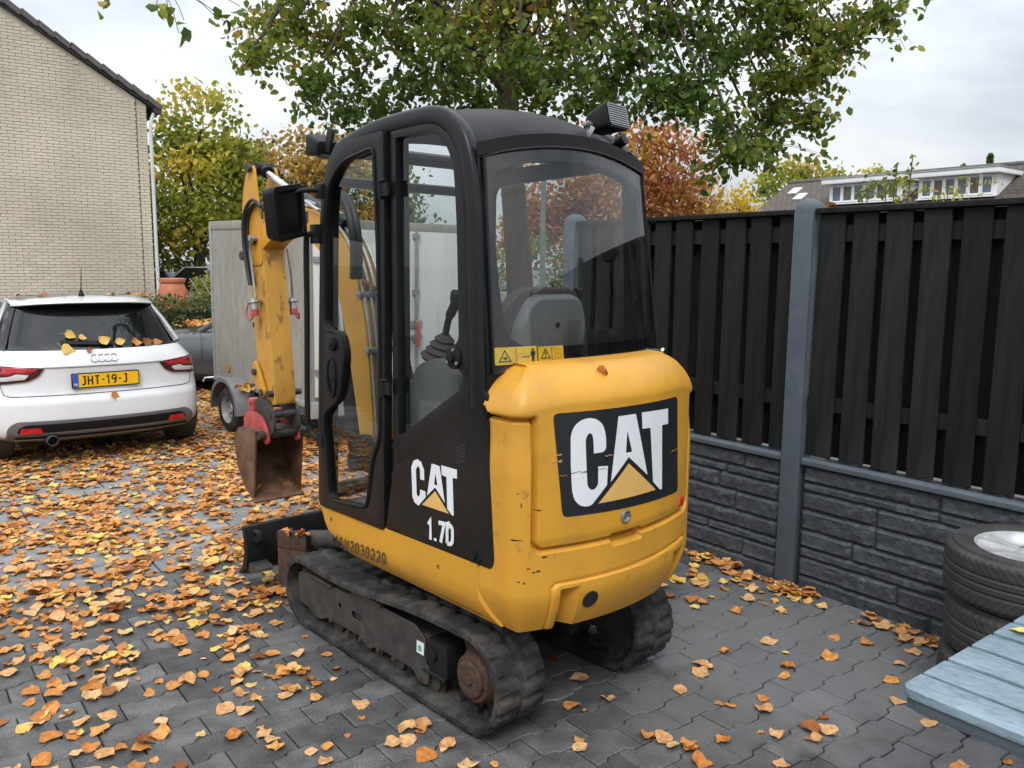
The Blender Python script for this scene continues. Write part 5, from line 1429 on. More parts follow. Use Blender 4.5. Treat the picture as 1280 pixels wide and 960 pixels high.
# ---- cab: side frames
def cab_path(y):
    P_ = [(-0.806, 1.212), (-0.785, 1.60), (-0.762, 1.92), (-0.728, 2.08), (-0.672, 2.17), (-0.58, 2.222), (-0.45, 2.232), (-0.19, 2.222), (0.04, 2.182), (0.105, 2.15), (0.155, 2.08), (0.188, 1.96), (0.21, 1.80), (0.24, 1.3), (0.268, 0.66)]
    return smooth_path([(a, y, b) for a, b in P_], 5)
TOPY = {1: 0.455, -1: -0.375}; BOTY = {1: 0.462, -1: -0.43}
def side_frame(s):
    path = cab_path(0); m_ = MB(); P = []
    n = len(path)
    for i, q in enumerate(path):
        t = (path[min(i + 1, n - 1)] - path[max(i - 1, 0)]).normalized(); nn = Vector((-t.z, 0, t.x))        # outward normal in the side plane
        if nn.dot(q - Vector((-0.28, 0, 1.5))) < 0: nn = -nn
        k = clamp01((q.z - 1.2) / 1.0); y = BOTY[s] + (TOPY[s] - BOTY[s]) * k
        row = []
        for a in range(16):
            an = 2 * PI * a / 16; cx = math.copysign(abs(math.cos(an)) ** 0.55, math.cos(an)); sx = math.copysign(abs(math.sin(an)) ** 0.55, math.sin(an))
            row.append((q.x + nn.x * 0.036 * cx, y + s * 0.030 * sx, q.z + nn.z * 0.036 * cx))
        P.append(row)
    m_.grid(P, wrap_v=True); m_.add(P[0], [tuple(range(16))]); m_.add(P[-1], [tuple(range(16))[::-1]])
    return m_.build('cab_side_frame', BLACK_PAINT, dig, smooth=50)
side_frame(1); side_frame(-1)
# rear quarter with the fixed side window
QP = [(-0.285, 0.664), (-0.292, 1.2), (-0.292, 2.20), (-0.45, 2.212), (-0.56, 2.205), (-0.655, 2.15), (-0.712, 2.06), (-0.742, 1.9), (-0.775, 1.5), (-0.79, 1.32), (-0.862, 1.27), (-0.862, 1.19), (-0.80, 1.215), (-0.325, 0.945)]
QW = round_poly([(-0.325, 2.175), (-0.328, 1.045), (-0.722, 1.285), (-0.726, 1.338), (-0.646, 1.362), (-0.643, 1.412), (-0.702, 1.445), (-0.690, 1.85), (-0.674, 2.04), (-0.632, 2.125), (-0.555, 2.172)], [0.012, 0.02, 0.03, 0.03, 0.03, 0.03, 0.03, 0.05, 0.05, 0.05, 0.05], 3)
q = MB(); patch(q, round_poly(QP, 0.01, 2), SY(0.452), 0, 0.028, holes=[QW]); qp = q.build('quarter_panel', BLACK_PAINT, dig, bevel=0.004)
q = MB(); patch(q, [(-0.31, 2.19), (-0.315, 1.02), (-0.74, 1.27), (-0.72, 1.9), (-0.68, 2.08), (-0.56, 2.19)], SY(0.462), 0); q.build('side_window', GLASS_SIDE, qp, smooth=0)
lt_ = MB(); lt_.cyl((-0.676, 0.474, 1.386), (-0.676, 0.488, 1.386), 0.040, 24); lt_.cyl((-0.670, 0.488, 1.386), (-0.670, 0.498, 1.386), 0.017, 16); lo_ = lt_.build('window_latch', BLACK_SATIN, qp, bevel=0.002)
for a in (100, 215, 330):
    q = MB(); q.cyl((-0.676 + 0.03 * math.cos(R(a)), 0.487, 1.386 + 0.03 * math.sin(R(a))), (-0.676 + 0.03 * math.cos(R(a)), 0.492, 1.386 + 0.03 * math.sin(R(a))), 0.006, 8); q.build('bolt', ZINC, lo_)
# lower seam strip between door and panel
# door
DO = round_poly([(0.275, 0.645), (0.245, 1.121), (0.212, 1.93), (0.150, 2.118), (0.075, 2.182), (-0.05, 2.198), (-0.272, 2.205), (-0.268, 1.5), (-0.244, 0.652)], [0.03, 0.02, 0.1, 0.08, 0.05, 0.03, 0.02, 0.02, 0.02], 4)
DW = round_poly([(0.172, 1.85), (0.128, 2.04), (0.015, 2.118), (-0.205, 2.150), (-0.225, 1.8), (-0.232, 1.365), (-0.224, 1.022), (-0.166, 0.93), (-0.122, 0.720), (0.180, 0.690), (0.218, 1.065), (0.078, 1.150), (0.032, 1.340), (0.068, 1.430), (0.190, 1.432)], [0.1, 0.08, 0.05, 0.03, 0.05, 0.05, 0.05, 0.05, 0.04, 0.05, 0.05, 0.05, 0.05, 0.04, 0.05], 5)
q = MB(); patch(q, DO, SY(0.462), 0, 0.036, holes=[DW]); door = q.build('door', BLACK_PAINT, dig, bevel=0.005)
q = MB(); q.tube([(a, 0.4985, b) for a, b in DW], 0.0085, 6, closed=True); q.build('rubber_seal', BLACK_SATIN, door)
cxd = sum(a for a, b in DW) / len(DW)
q = MB(); patch(q, DW, SY(0.482), 0); q.build('door_glass', GLASS_SIDE, door, smooth=0)
q = MB(); q.cyl((0.118, 0.495, 1.375), (0.118, 0.515, 1.375), 0.027, 20); q.cyl((0.118, 0.515, 1.375), (0.118, 0.520, 1.375), 0.013, 14); q.build('door_lock', BLACK_SATIN, door, bevel=0.003)
q = MB(); patch(q, circle(0.136, 1.232, 0.036, 24, 0.088), SY(0.496), 0, 0.012, holes=[circle(0.136, 1.232, 0.029, 20, 0.076)]); patch(q, circle(0.136, 1.262, 0.028, 20, 0.045), SY(0.496), 0, 0.007); q.build('door_handle', BLACK_SATIN, door, bevel=0.003)
for hz in (1.99, 1.235):
    q = MB(); q.tube([(-0.258, 0.507, hz - 0.035), (-0.258, 0.507, hz + 0.035)], 0.010, 8); q.box((-0.285, 0.503, hz), (0.05, 0.012, 0.05)); q.tube([(-0.25, 0.51, hz + 0.028), (-0.30, 0.512, hz + 0.034)], 0.005, 6); q.build('hinge', BLACK_SATIN, door)
# hinge pillar behind the door edge
q = MB(); q.box((-0.285, 0.43, 1.43), (0.05, 0.05, 1.55)); q.build('door_pillar', BLACK_PAINT, dig, bevel=0.01)
q = MB(); q.box((-0.25, 0.468, 0.665), (0.50, 0.03, 0.018)); q.build('door_sill', BLACK_SATIN, dig)
# right side of the cab
q = MB(); WR = round_poly([(-0.70, 2.10), (0.10, 2.08), (0.19, 1.1), (-0.70, 1.1)], 0.06, 4)
patch(q, round_poly([(-0.77, 2.17), (0.13, 2.15), (0.255, 0.66), (-0.80, 0.66)], 0.05, 3), lambda u, v, t: (u, -(0.455 - 0.075 * clamp01((v - 1.2) / 1.0)) + t, v), 0, 0.022, holes=[WR]); rs_ = q.build('right_panel', BLACK_PAINT, dig)
q = MB(); patch(q, WR, lambda u, v, t: (u, -(0.446 - 0.075 * clamp01((v - 1.2) / 1.0)), v), 0); q.build('side_window', GLASS_SIDE, rs_, smooth=0)
# front: pillars, bars and screens
q = MB()
for y in (0.44, -0.37): q.tube(smooth_path([(0.262, y, 0.66), (0.235, y, 1.3), (0.21, y, 1.86), (0.165, y, 2.07), (0.06, y, 2.16)], 4), 0.028, 10)
q.tube([(0.06, 0.45, 2.165), (0.06, -0.37, 2.165)], 0.03, 10); q.tube([(0.262, 0.45, 0.70), (0.262, -0.42, 0.70)], 0.035, 10)
q.tube([(0.155, 0.45, 2.05), (0.155, -0.37, 2.05)], 0.022, 8)
ff = q.build('front_frame', BLACK_PAINT, dig)
q = MB(); q.add([(0.258, 0.42, 0.74), (0.258, -0.38, 0.74), (0.235, -0.36, 1.4), (0.235, 0.42, 1.4), (0.205, -0.35, 1.9), (0.205, 0.42, 1.9), (0.16, -0.34, 2.04), (0.16, 0.42, 2.04)], [(0, 1, 2, 3), (3, 2, 4, 5), (5, 4, 6, 7)]); q.build('windscreen', GLASS_SIDE, ff)
q = MB(); q.bar((0.215, 0.05, 1.92), (0.24, 0.22, 1.58), 0.012, 0.006); q.cyl((0.20, 0.05, 1.95), (0.25, 0.05, 1.95), 0.02, 10); q.build('wiper', PLASTIC, ff)

# ---- rear wall, curved window
def yl(z): return 0.470 - 0.008 * clamp01((z - 1.3) / 0.8)
def yr(z): return -0.456 + 0.062 * clamp01((z - 1.35) / 0.75)
def rearwin(a, b, t=0.0):
    """a: 0 left .. 1 right, b: height z"""
    z = b; y = yl(z) + (yr(z) - yl(z)) * a
    x = -0.850 + 0.066 * clamp01((z - 1.36) / 0.74) - 0.055 * (1 - (2 * a - 1) ** 2) - t
    return (x, y, z)
def crown(a): return 0.058 * (1 - (2 * a - 1) ** 2)
fo = [(k / 12, 2.085 + crown(k / 12)) for k in range(13)] + [(1, 1.6), (1, 1.25)] + [(1 - k / 6, 1.25) for k in range(1, 7)] + [(0, 1.6)]
fh = round_poly([(0.062, 2.025), (0.25, 2.07), (0.5, 2.088), (0.75, 2.072), (0.95, 2.02), (0.985, 1.7), (0.975, 1.425), (0.17, 1.425), (0.085, 1.47), (0.06, 1.7)], [0.04, 0.1, 0.1, 0.1, 0.06, 0.1, 0.03, 0.05, 0.04, 0.1], 4)
wmap = lambda off: (lambda u, v, t: rearwin(u / 0.86, v, off + t))
SCL = lambda L: [(a * 0.86, b) for a, b in L]
q = MB(); patch(q, SCL(fo), wmap(-0.022), 0, 0.014, holes=[SCL(fh)], step=0.06); rw = q.build('rear_wall', BLACK_GLOSS, dig, smooth=40)
q = MB(); go = [(0.02, 1.345), (0.02, 2.07)] + [(0.02 + 0.96 * k / 12, 2.07 + crown(0.02 + 0.96 * k / 12)) for k in range(1, 13)] + [(0.98, 1.345)]
patch(q, SCL(go), wmap(0.0), 0, step=0.05); q.build('rear_window', GLASS, rw, smooth=60)
q = MB(); q.tube([rearwin(a, b, 0.003) for a, b in go], 0.006, 6, closed=True); q.build('window_seal', BLACK_SATIN, rw)
# rear handle knob of the window (lower right corner)
q = MB(); c = Vector(rearwin(0.97, 1.372, 0.0)); q.cyl(c, c + Vector((-0.03, 0, 0)), 0.008, 10); q.lathe([(0.0, 0), (0.012, 0.004), (0.014, 0.012), (0.008, 0.02), (0, 0.021)], 12, Matrix.Translation(c + Vector((-0.025, 0, 0))) @ Matrix.Rotation(-PI / 2, 4, 'Y')); q.build('window_stop', CHROME, rw)
# defroster board and wiper trough low on the right
q = MB(); patch(q, SCL([(0.50, 1.425), (0.97, 1.425), (0.97, 1.47), (0.50, 1.475)]), wmap(-0.028), 0, 0.004, step=0.1); q.build('screen_rail', BLACK_SATIN, rw)
# warning plates
def plate(a0, a1, z0, z1, drawing):
    q = MB(); patch(q, rrect(a0 * 0.86, z0, a1 * 0.86, z1, 0.004), wmap(-0.006), 0, 0.003, step=0.05); pl = q.build('warning_plate', WARN_YELLOW, rw, smooth=40)
    for kind, u, v, sz in drawing:
        g = MB(); P_ = lambda L: [((u + sz * x) * 1.0, v + sz * y) for x, y in L]
        mp_ = wmap(-0.002)
        if kind == 'tri': patch(g, P_([(-1, -0.8), (1, -0.8), (0, 1)]), mp_, 0, holes=[P_([(-0.74, -0.64), (0.74, -0.64), (0, 0.70)])])
        if kind == 'hand': patch(g, P_([(-0.42, -0.1), (0.1, -0.42), (0.4, -0.2), (0.12, 0.0), (0.3, 0.3), (0.05, 0.1), (-0.1, -0.1), (-0.35, 0.05)]), mp_, 0)
        if kind == 'bang': patch(g, P_([(-0.09, -0.15), (0.09, -0.15), (0.12, 0.4), (-0.12, 0.4)]), mp_, 0); patch(g, P_([(-0.1, -0.45), (0.1, -0.45), (0.1, -0.27), (-0.1, -0.27)]), mp_, 0)
        if kind == 'man':
            patch(g, P_([(x * 0.22, 0.85 + y * 0.2) for x, y in circle(0, 0, 1, 10)]), mp_, 0); patch(g, P_([(-0.45, 0.6), (0.45, 0.6), (0.45, -0.1), (0.3, -0.1), (0.28, 0.35), (0.25, -1.1), (0.05, -1.1), (0.0, -0.2), (-0.05, -1.1), (-0.25, -1.1), (-0.28, 0.35), (-0.3, -0.1), (-0.45, -0.1)]), mp_, 0)
        if kind == 'arrow': patch(g, P_([(-1, 0), (-0.6, 0.35), (-0.6, 0.1), (0.6, 0.1), (0.6, 0.35), (1, 0), (0.6, -0.35), (0.6, -0.1), (-0.6, -0.1), (-0.6, -0.35)]), mp_, 0)
        if kind == 'bar': patch(g, P_([(-0.04, -1), (0.04, -1), (0.04, 1), (-0.04, 1)]), mp_, 0)
        if kind == 'box': patch(g, P_([(-1, -0.7), (1, -0.7), (1, 0.7), (-1, 0.7)]), mp_, 0, holes=[P_([(-0.85, -0.55), (0.85, -0.55), (0.85, 0.55), (-0.85, 0.55)])])
        if g.f: g.build('pictogram', ORANGE_INK if kind == 'box' else INK, pl, smooth=0)
ORANGE_INK = mat('faded_orange_ink', (0.62, 0.22, 0.03), 0.5)
plate(0.030, 0.215, 1.372, 1.432, [('tri', 0.062, 1.401, 0.024), ('hand', 0.062, 1.398, 0.022), ('bar', 0.103, 1.402, 0.026), ('man', 0.168, 1.402, 0.021), ('arrow', 0.142, 1.397, 0.012), ('box', 0.119, 1.402, 0.010)])
plate(0.222, 0.345, 1.376, 1.428, [('tri', 0.219, 1.402, 0.021), ('bang', 0.219, 1.400, 0.022), ('bar', 0.246, 1.402, 0.023), ('box', 0.272, 1.393, 0.013), ('box', 0.264, 1.415, 0.007), ('box', 0.283, 1.413, 0.006)])

# ---- roof
BLACK_LINER = mat('headliner', (0.008, 0.008, 0.008), 0.8, spec=0.1)
rp = [q for q in cab_path(0) if q.z > 2.03 and q.x < -0.02]
P = []
for i, q in enumerate(rp):
    row = []; ztop_ = q.z
    for k in range(25):
        a = k / 24; y = TOPY[1] + (TOPY[-1] - TOPY[1]) * a
        c = crown(a) * (0.9 if q.x > -0.7 else 1.0) * sst(0.3, 0.1, q.x)
        bow = -0.045 * (1 - (2 * a - 1) ** 2) * sst(-0.5, -0.74, q.x)
        zz = q.z + 0.012 + c
        row.append((q.x + bow, y, zz))
    P.append(row)
# start row: lip above the window
lip = []
for k in range(25):
    a = k / 24; x, y, z = P[0][k]; lip.append((x + 0.006, y, z - 0.035))
P.insert(0, lip)
q = MB(); q.grid(P)
und = [[(x + 0.012, y, z - 0.045) for x, y, z in row] for row in P[1:]]
rfo = q.build('cab_roof', ROOF_GREY, dig, smooth=60)
q = MB(); q.grid(und); q.build('headliner', BLACK_LINER, dig, smooth=60)
q = MB(); patch(q, SCL([(k / 12, 2.072 + crown(k / 12)) for k in range(13)] + [(1 - k / 12, 2.118 + crown(1 - k / 12)) for k in range(13)]), wmap(-0.012), 0, 0.016, step=0.08); q.build('rear_header', BLACK_SATIN, dig, smooth=40)
# ---- work lights
q = MB()
WLM = Matrix.Translation((-0.735, -0.20, 2.262)) @ rotm(rz=R(8), ry=R(14)).to_4x4()
def wbox(m_, pts_f, pts_b): m_.prism([WLM @ Vector(p_) for p_ in pts_f], [WLM @ Vector(p_) for p_ in pts_b])
def rr3(x, w_, h, r, dy=0, dz=0): return [(x, dy + a, dz + b) for a, b in rrect(-w_ / 2, -h / 2, w_ / 2, h / 2, r, 3)]
wbox(q, rr3(-0.072, 0.142, 0.098, 0.016), rr3(0.03, 0.11, 0.078, 0.02))
wl_ = q.build('rear_work_light', PLASTIC, dig, bevel=0.004)
q = MB(); wbox(q, rr3(-0.078, 0.128, 0.084, 0.010), rr3(-0.076, 0.128, 0.084, 0.010)); q.build('lens', mat('lamp_lens', (0.22, 0.23, 0.24), 0.15, metal=0.5), wl_)
q = MB()
for k in range(9):
    wbox(q, [(-0.083, -0.060, -0.036 + k * 0.009), (-0.078, -0.060, -0.036 + k * 0.009), (-0.078, -0.060, -0.033 + k * 0.009), (-0.083, -0.060, -0.033 + k * 0.009)],
         [(-0.083, 0.060, -0.036 + k * 0.009), (-0.078, 0.060, -0.036 + k * 0.009), (-0.078, 0.060, -0.033 + k * 0.009), (-0.083, 0.060, -0.033 + k * 0.009)])
q.build('lens_ribs', mat('lens_rib', (0.30, 0.31, 0.32), 0.3), wl_, smooth=0)
q = MB(); q.bar((-0.73, -0.135, 2.19), (-0.735, -0.135, 2.26), 0.03, 0.008); q.cyl((-0.735, -0.15, 2.245), (-0.735, -0.10, 2.245), 0.010, 10); q.bar((-0.74, -0.12, 2.20), (-0.76, -0.125, 2.235), 0.008, 0.022); q.build('bracket', ZINC, wl_, bevel=0.002)
q = MB()
WLM = Matrix.Translation((0.30, 0.42, 2.205)) @ rotm(rz=R(-10), ry=R(-15)).to_4x4()
wbox(q, rr3(0.05, 0.13, 0.095, 0.015), rr3(-0.04, 0.09, 0.06, 0.015)); q.bar((0.14, 0.44, 2.14), (0.30, 0.44, 2.17), 0.03, 0.02); q.bar((0.24, 0.44, 2.18), (0.20, 0.44, 2.27), 0.012, 0.05, up=(1, 0, 0))
q.build('front_work_light', PLASTIC, dig, bevel=0.006)
q = MB(); q.cyl((-0.70, -0.335, 2.20), (-0.735, -0.34, 2.215), 0.024, 14); q.cyl((-0.66, -0.33, 2.19), (-0.70, -0.335, 2.20), 0.014, 10); q.build('roof_socket', PLASTIC, dig, bevel=0.003)
# mirror
def mir(L, x): return [MRM @ Vector((x, a, b)) for a, b in L]
MRM = Matrix.Translation((0.215, 0.652, 1.917)) @ rotm(rz=R(34), rx=R(-9)).to_4x4()
q = MB(); q.prism(mir(rrect(-0.125, -0.108, 0.125, 0.108, 0.03), -0.012), mir(rrect(-0.118, -0.10, 0.118, 0.10, 0.03), 0.03)); mo = q.build('wing_mirror', PLASTIC, dig, bevel=0.005)
q = MB(); fo2 = rrect(-0.125, -0.108, 0.125, 0.108, 0.03); fi2 = rrect(-0.104, -0.088, 0.104, 0.088, 0.02)
patch(q, fo2, lambda u, v, t: MRM @ Vector((-0.013 - t, u, v)), 0, 0.012, holes=[fi2]); q.build('rim', PLASTIC, mo)
q = MB(); q.tube(smooth_path([(0.20, 0.46, 2.01), (0.22, 0.52, 2.015), (0.235, 0.60, 2.0), (0.235, 0.64, 1.95)], 4), 0.011, 8); q.box((0.20, 0.485, 2.01), (0.05, 0.05, 0.06)); q.build('mirror_arm', PLASTIC, mo, bevel=0.004)
# grab rail
q = MB(); q.tube(smooth_path([(0.235, 0.49, 1.835), (0.275, 0.515, 1.835), (0.292, 0.52, 1.79), (0.30, 0.52, 1.5), (0.318, 0.52, 1.06), (0.315, 0.515, 0.99), (0.29, 0.505, 0.955), (0.25, 0.49, 0.945)], 5), 0.0125, 10); q.box((0.24, 0.495, 1.835), (0.07, 0.03, 0.08)); q.box((0.248, 0.49, 0.945), (0.05, 0.03, 0.06))
q.build('grab_rail', BLACK_SATIN, dig, bevel=0.003)

# ---- cab interior
q = MB(); q.box((-0.30, 0.02, 0.645), (1.05, 0.84, 0.03)); q.build('cab_floor', CAB_GREY, dig)
q = MB(); q.box((-0.60, 0.02, 0.93), (0.42, 0.84, 0.54)); q.build('seat_base', CAB_GREY, dig, bevel=0.03)
SM = Matrix.Translation((-0.66, 0.065, 1.215)) @ rotm(ry=R(-10)).to_4x4()
q = MB(); q.prism([SM @ Vector((-0.055, a, b)) for a, b in round_poly([(-0.17, 0.0), (0.17, 0.0), (0.175, 0.28), (0.12, 0.395), (-0.12, 0.395), (-0.175, 0.28)], 0.05, 4)], [SM @ Vector((-0.01, a, b)) for a, b in round_poly([(-0.18, 0.0), (0.18, 0.0), (0.19, 0.28), (0.13, 0.40), (-0.13, 0.40), (-0.19, 0.28)], 0.05, 4)])
sb = q.build('seat_shell', SEAT_GREY, dig, bevel=0.012, seg=3)
q = MB(); q.prism([SM @ Vector((-0.01, a, b)) for a, b in round_poly([(-0.21, 0.0), (0.21, 0.0), (0.275, 0.20), (0.245, 0.32), (0.16, 0.425), (-0.13, 0.425), (-0.215, 0.32), (-0.245, 0.18)], 0.06, 4)], [SM @ Vector((0.085, a, b)) for a, b in round_poly([(-0.19, 0.0), (0.19, 0.0), (0.22, 0.18), (0.19, 0.31), (0.12, 0.405), (-0.12, 0.405), (-0.19, 0.31), (-0.22, 0.18)], 0.06, 4)])
q.build('seat_back', SEAT_CLOTH, sb, bevel=0.02, seg=3)
q = MB(); q.box((-0.46, 0.02, 1.23), (0.44, 0.42, 0.10)); q.build('seat_cushion', SEAT_CLOTH, dig, bevel=0.035, seg=3)
q = MB(); q.prism([SM @ Vector((-0.058, a, b)) for a, b in rrect(-0.135, 0.14, -0.055, 0.31, 0.012)], [SM @ Vector((-0.05, a, b)) for a, b in rrect(-0.135, 0.14, -0.055, 0.31, 0.012)]); q.build('shell_recess', CAB_GREY, sb, bevel=0.003)
q = MB(); q.cyl(SM @ Vector((-0.058, -0.01, 0.29)), SM @ Vector((-0.05, -0.01, 0.29)), 0.010, 12); q.build('bolt_hole', INK, sb)
for s, yy in ((1, 0.33), (-1, -0.33)):
    q = MB(); pr = round_poly([(-0.62, 1.06), (-0.62, 1.30), (-0.50, 1.37), (-0.36, 1.33), (-0.26, 1.17), (-0.27, 0.82), (-0.36, 0.66), (-0.60, 0.66)], 0.04, 3)
    patch(q, pr, SY(yy - 0.08), 0, 0.16); cs = q.build('control_console', CAB_GREY, dig, bevel=0.012)
    q = MB(); cc = Matrix.Translation((-0.40, yy, 1.345)) @ Matrix.Rotation(R(-18), 4, 'Y')
    q.lathe([(0.075, 0.0), (0.08, 0.012), (0.06, 0.025), (0.066, 0.037), (0.048, 0.05), (0.054, 0.062), (0.036, 0.075), (0.04, 0.086), (0.024, 0.10), (0.02, 0.105)], 20, cc); q.build('boot', SEAT_CLOTH, cs, smooth=50)
    q = MB(); q.tube(smooth_path([cc @ Vector((0, 0, 0.1)), cc @ Vector((0.0, 0, 0.17)), cc @ Vector((-0.02, 0, 0.24)), cc @ Vector((-0.015, 0, 0.29))], 4), [0.013] * 5 + [0.019] * 4 + [0.024] * 3 + [0.018], 10); q.build('joystick', PLASTIC, cs)
q = MB(); q.tube(smooth_path([(-0.26, 0.33, 1.13), (-0.20, 0.335, 1.30), (-0.16, 0.33, 1.42)], 4), 0.008, 8); q.lathe([(0.010, 0), (0.016, 0.02), (0.014, 0.10), (0.006, 0.11)], 12, Matrix.Translation((-0.165, 0.33, 1.40)) @ Matrix.Rotation(R(18), 4, 'Y')); q.build('safety_lever', mat('dark_red_grip', (0.16, 0.02, 0.03), 0.5), dig)
for yy in (0.10, -0.10):
    q = MB(); q.tube(smooth_path([(0.02, yy, 0.66), (0.04, yy, 0.95), (0.0, yy, 1.2)], 4), 0.010, 8); q.lathe([(0.012, 0), (0.02, 0.02), (0.018, 0.09), (0, 0.1)], 12, Matrix.Translation((0.0, yy, 1.19))); q.build('travel_lever', PLASTIC, dig)
q = MB(); q.box((0.14, -0.30, 1.30), (0.10, 0.12, 0.20)); q.build('monitor', PLASTIC, dig, bevel=0.015)
q = MB(); q.bar((-0.50, 0.28, 2.21), (-0.50, 0.28, 2.10), 0.04, 0.012); q.lathe([(0, -0.006), (0.03, -0.006), (0.03, 0.006), (0, 0.006)], 14, Matrix.Translation((-0.50, 0.28, 2.09)) @ Matrix.Rotation(PI / 2, 4, 'Y')); q.build('coat_hook', PLASTIC, dig)
q = MB(); q.lathe([(0, -0.01), (0.045, -0.01), (0.055, 0.0), (0.045, 0.01), (0, 0.01)], 20, Matrix.Translation((-0.70, -0.30, 1.78)) @ Matrix.Rotation(PI / 2, 4, 'X')); q.build('inner_mirror', PLASTIC, dig)

# ---- boom group
AY = -0.06; HW = 0.075
q = MB(); q.box((0.34, AY, 0.55), (0.30, 0.30, 0.26)); q.build('swing_mount', BLACK_SATIN, dig, bevel=0.02)
q = MB(); q.cyl((0.56, AY, 0.42), (0.56, AY, 0.80), 0.09, 20)
for yy in (AY + 0.10, AY - 0.10): patch(q, round_poly([(0.50, 0.66), (0.66, 0.66), (0.76, 0.62), (0.78, 0.70), (0.70, 0.84), (0.56, 0.86)], 0.04, 3), SY(yy), -0.012, 0.012)
q.build('swing_post', BLACK_SATIN, dig, bevel=0.008)
HB_ = lambda u: 0.062 + 0.042 * math.sin(PI * min(1, u * 1.25)) ** 1.2
BC = smooth_path([(0.645, 0, 0.80), (0.69, 0, 1.10), (0.755, 0, 1.42), (0.86, 0, 1.69), (1.03, 0, 1.85), (1.28, 0, 1.945), (1.62, 0, 1.92), (1.84, 0, 1.82)], 6)
def arm_sweep(C_, hw, hh, name, m, par):
    P = []; n = len(C_)
    for i, c in enumerate(C_):
        t = (C_[min(i + 1, n - 1)] - C_[max(i - 1, 0)]).normalized(); nn = Vector((-t.z, 0, t.x)); h = hh(i / (n - 1))
        P.append([(c.x + nn.x * h * a, AY + hw * b, c.z + nn.z * h * a) for a, b in ((1, -1), (1, 1), (-1, 1), (-1, -1))])
    q = MB(); q.grid(P, wrap_v=True); q.add(P[0], [(0, 1, 2, 3)]); q.add(P[-1], [(3, 2, 1, 0)])
    return q.build(name, m, par, bevel=0.006)
bo = arm_sweep(BC, HW - 0.005, HB_, 'boom', YELLOW, dig)
q = MB(); patch(q, round_poly([(1.20, 1.93), (1.42, 1.935), (1.42, 1.985), (1.20, 1.995)], 0.01, 2), SY(AY + HW - 0.004), 0, 0.0015); bd = q.build('boom_decal', DECAL_BLACK, bo)
put_text('CAT', 0.062, 0.002, 0.8, (1.40, 1.942), (-1, 0.02), (0, 1), AY + HW - 0.002, DECAL_WHITE, 'letters', bo, t=0.0005)
# hydraulic pipes along the back of the boom
for k in range(4):
    yy = AY - 0.052 + 0.035 * k; off = 0.165
    pth = []
    n = len(BC)
    for i, c in enumerate(BC[:34]):
        t = (BC[min(i + 1, n - 1)] - BC[max(i - 1, 0)]).normalized(); nn = Vector((-t.z, 0, t.x)); u = i / (n - 1)
        h = HB_(u) + 0.012; pth.append((c.x + nn.x * h, yy, c.z + nn.z * h))
    q = MB(); q.tube(pth, 0.0085, 8); q.build('hydraulic_pipe', ZINC, bo)
for zz in (1.28, 1.56):
    q = MB(); q.box((0.615 if zz < 1.4 else 0.685, AY, zz), (0.04, 0.17, 0.03)); q.build('pipe_clamp', ZINC, bo, bevel=0.003)
for yy in (AY + 0.095, AY + 0.125):
    q = MB(); q.tube(smooth_path([(0.66, yy, 1.64), (0.62, yy + 0.02, 1.80), (0.66, yy + 0.02, 1.96), (0.80, yy, 2.06), (0.95, yy - 0.03, 1.98)], 6), 0.019, 10); q.build('boom_hose', HOSE, bo)
q = MB(); q.cyl((0.86, AY, 0.72), (0.96, AY, 1.30), 0.045, 18); q.build('boom_cylinder', BLACK_SATIN, bo)
q = MB(); q.cyl((0.96, AY, 1.30), (1.02, AY, 1.70), 0.024, 14); q.build('cylinder_rod', CHROME, bo)
# stick (dipper)
yL, yR = AY + HW, AY - HW
SP = round_poly([(1.90, 2.30), (1.985, 2.15), (2.02, 1.95), (2.015, 1.75), (1.955, 1.70), (1.855, 0.86), (1.66, 0.86), (1.665, 1.02), (1.745, 1.66), (1.775, 1.95), (1.82, 2.28)], [0.03, 0.06, 0.06, 0.05, 0.02, 0.03, 0.03, 0.05, 0.05, 0.1, 0.03], 3)
q = MB(); body = round_poly([(1.955, 1.93), (1.955, 1.70), (1.855, 0.86), (1.66, 0.86), (1.665, 1.02), (1.745, 1.66), (1.77, 1.93)], 0.02, 2)
patch(q, body, SY(yR), 0.006, 2 * HW - 0.006)
st_ = q.build('dipper_arm', YELLOW_RUSTY, dig, bevel=0.006)
for yy in (yL - 0.012, yR):
    q = MB(); patch(q, round_poly([(1.90, 2.30), (1.985, 2.15), (2.02, 1.95), (2.015, 1.75), (1.97, 1.71), (1.93, 1.70), (1.76, 1.70), (1.765, 1.92), (1.83, 2.28)], [0.03, 0.06, 0.06, 0.04, 0.03, 0.03, 0.03, 0.1, 0.03], 3), SY(yy), 0, 0.012 + (0.002 if yy > AY else -0.0), holes=[circle(1.868, 2.272, 0.016, 12)]); q.build('cheek_plate', YELLOW, st_, bevel=0.002)
for x, z in ((1.868, 2.272), (1.85, 1.845), (1.985, 1.755)):
    q = MB(); q.cyl((x, yR - 0.025, z), (x, yL + 0.025, z), 0.021, 16); q.cyl((x, yL + 0.015, z), (x, yL + 0.03, z), 0.028, 8); q.build('pivot_pin', STEEL_DARK, st_)
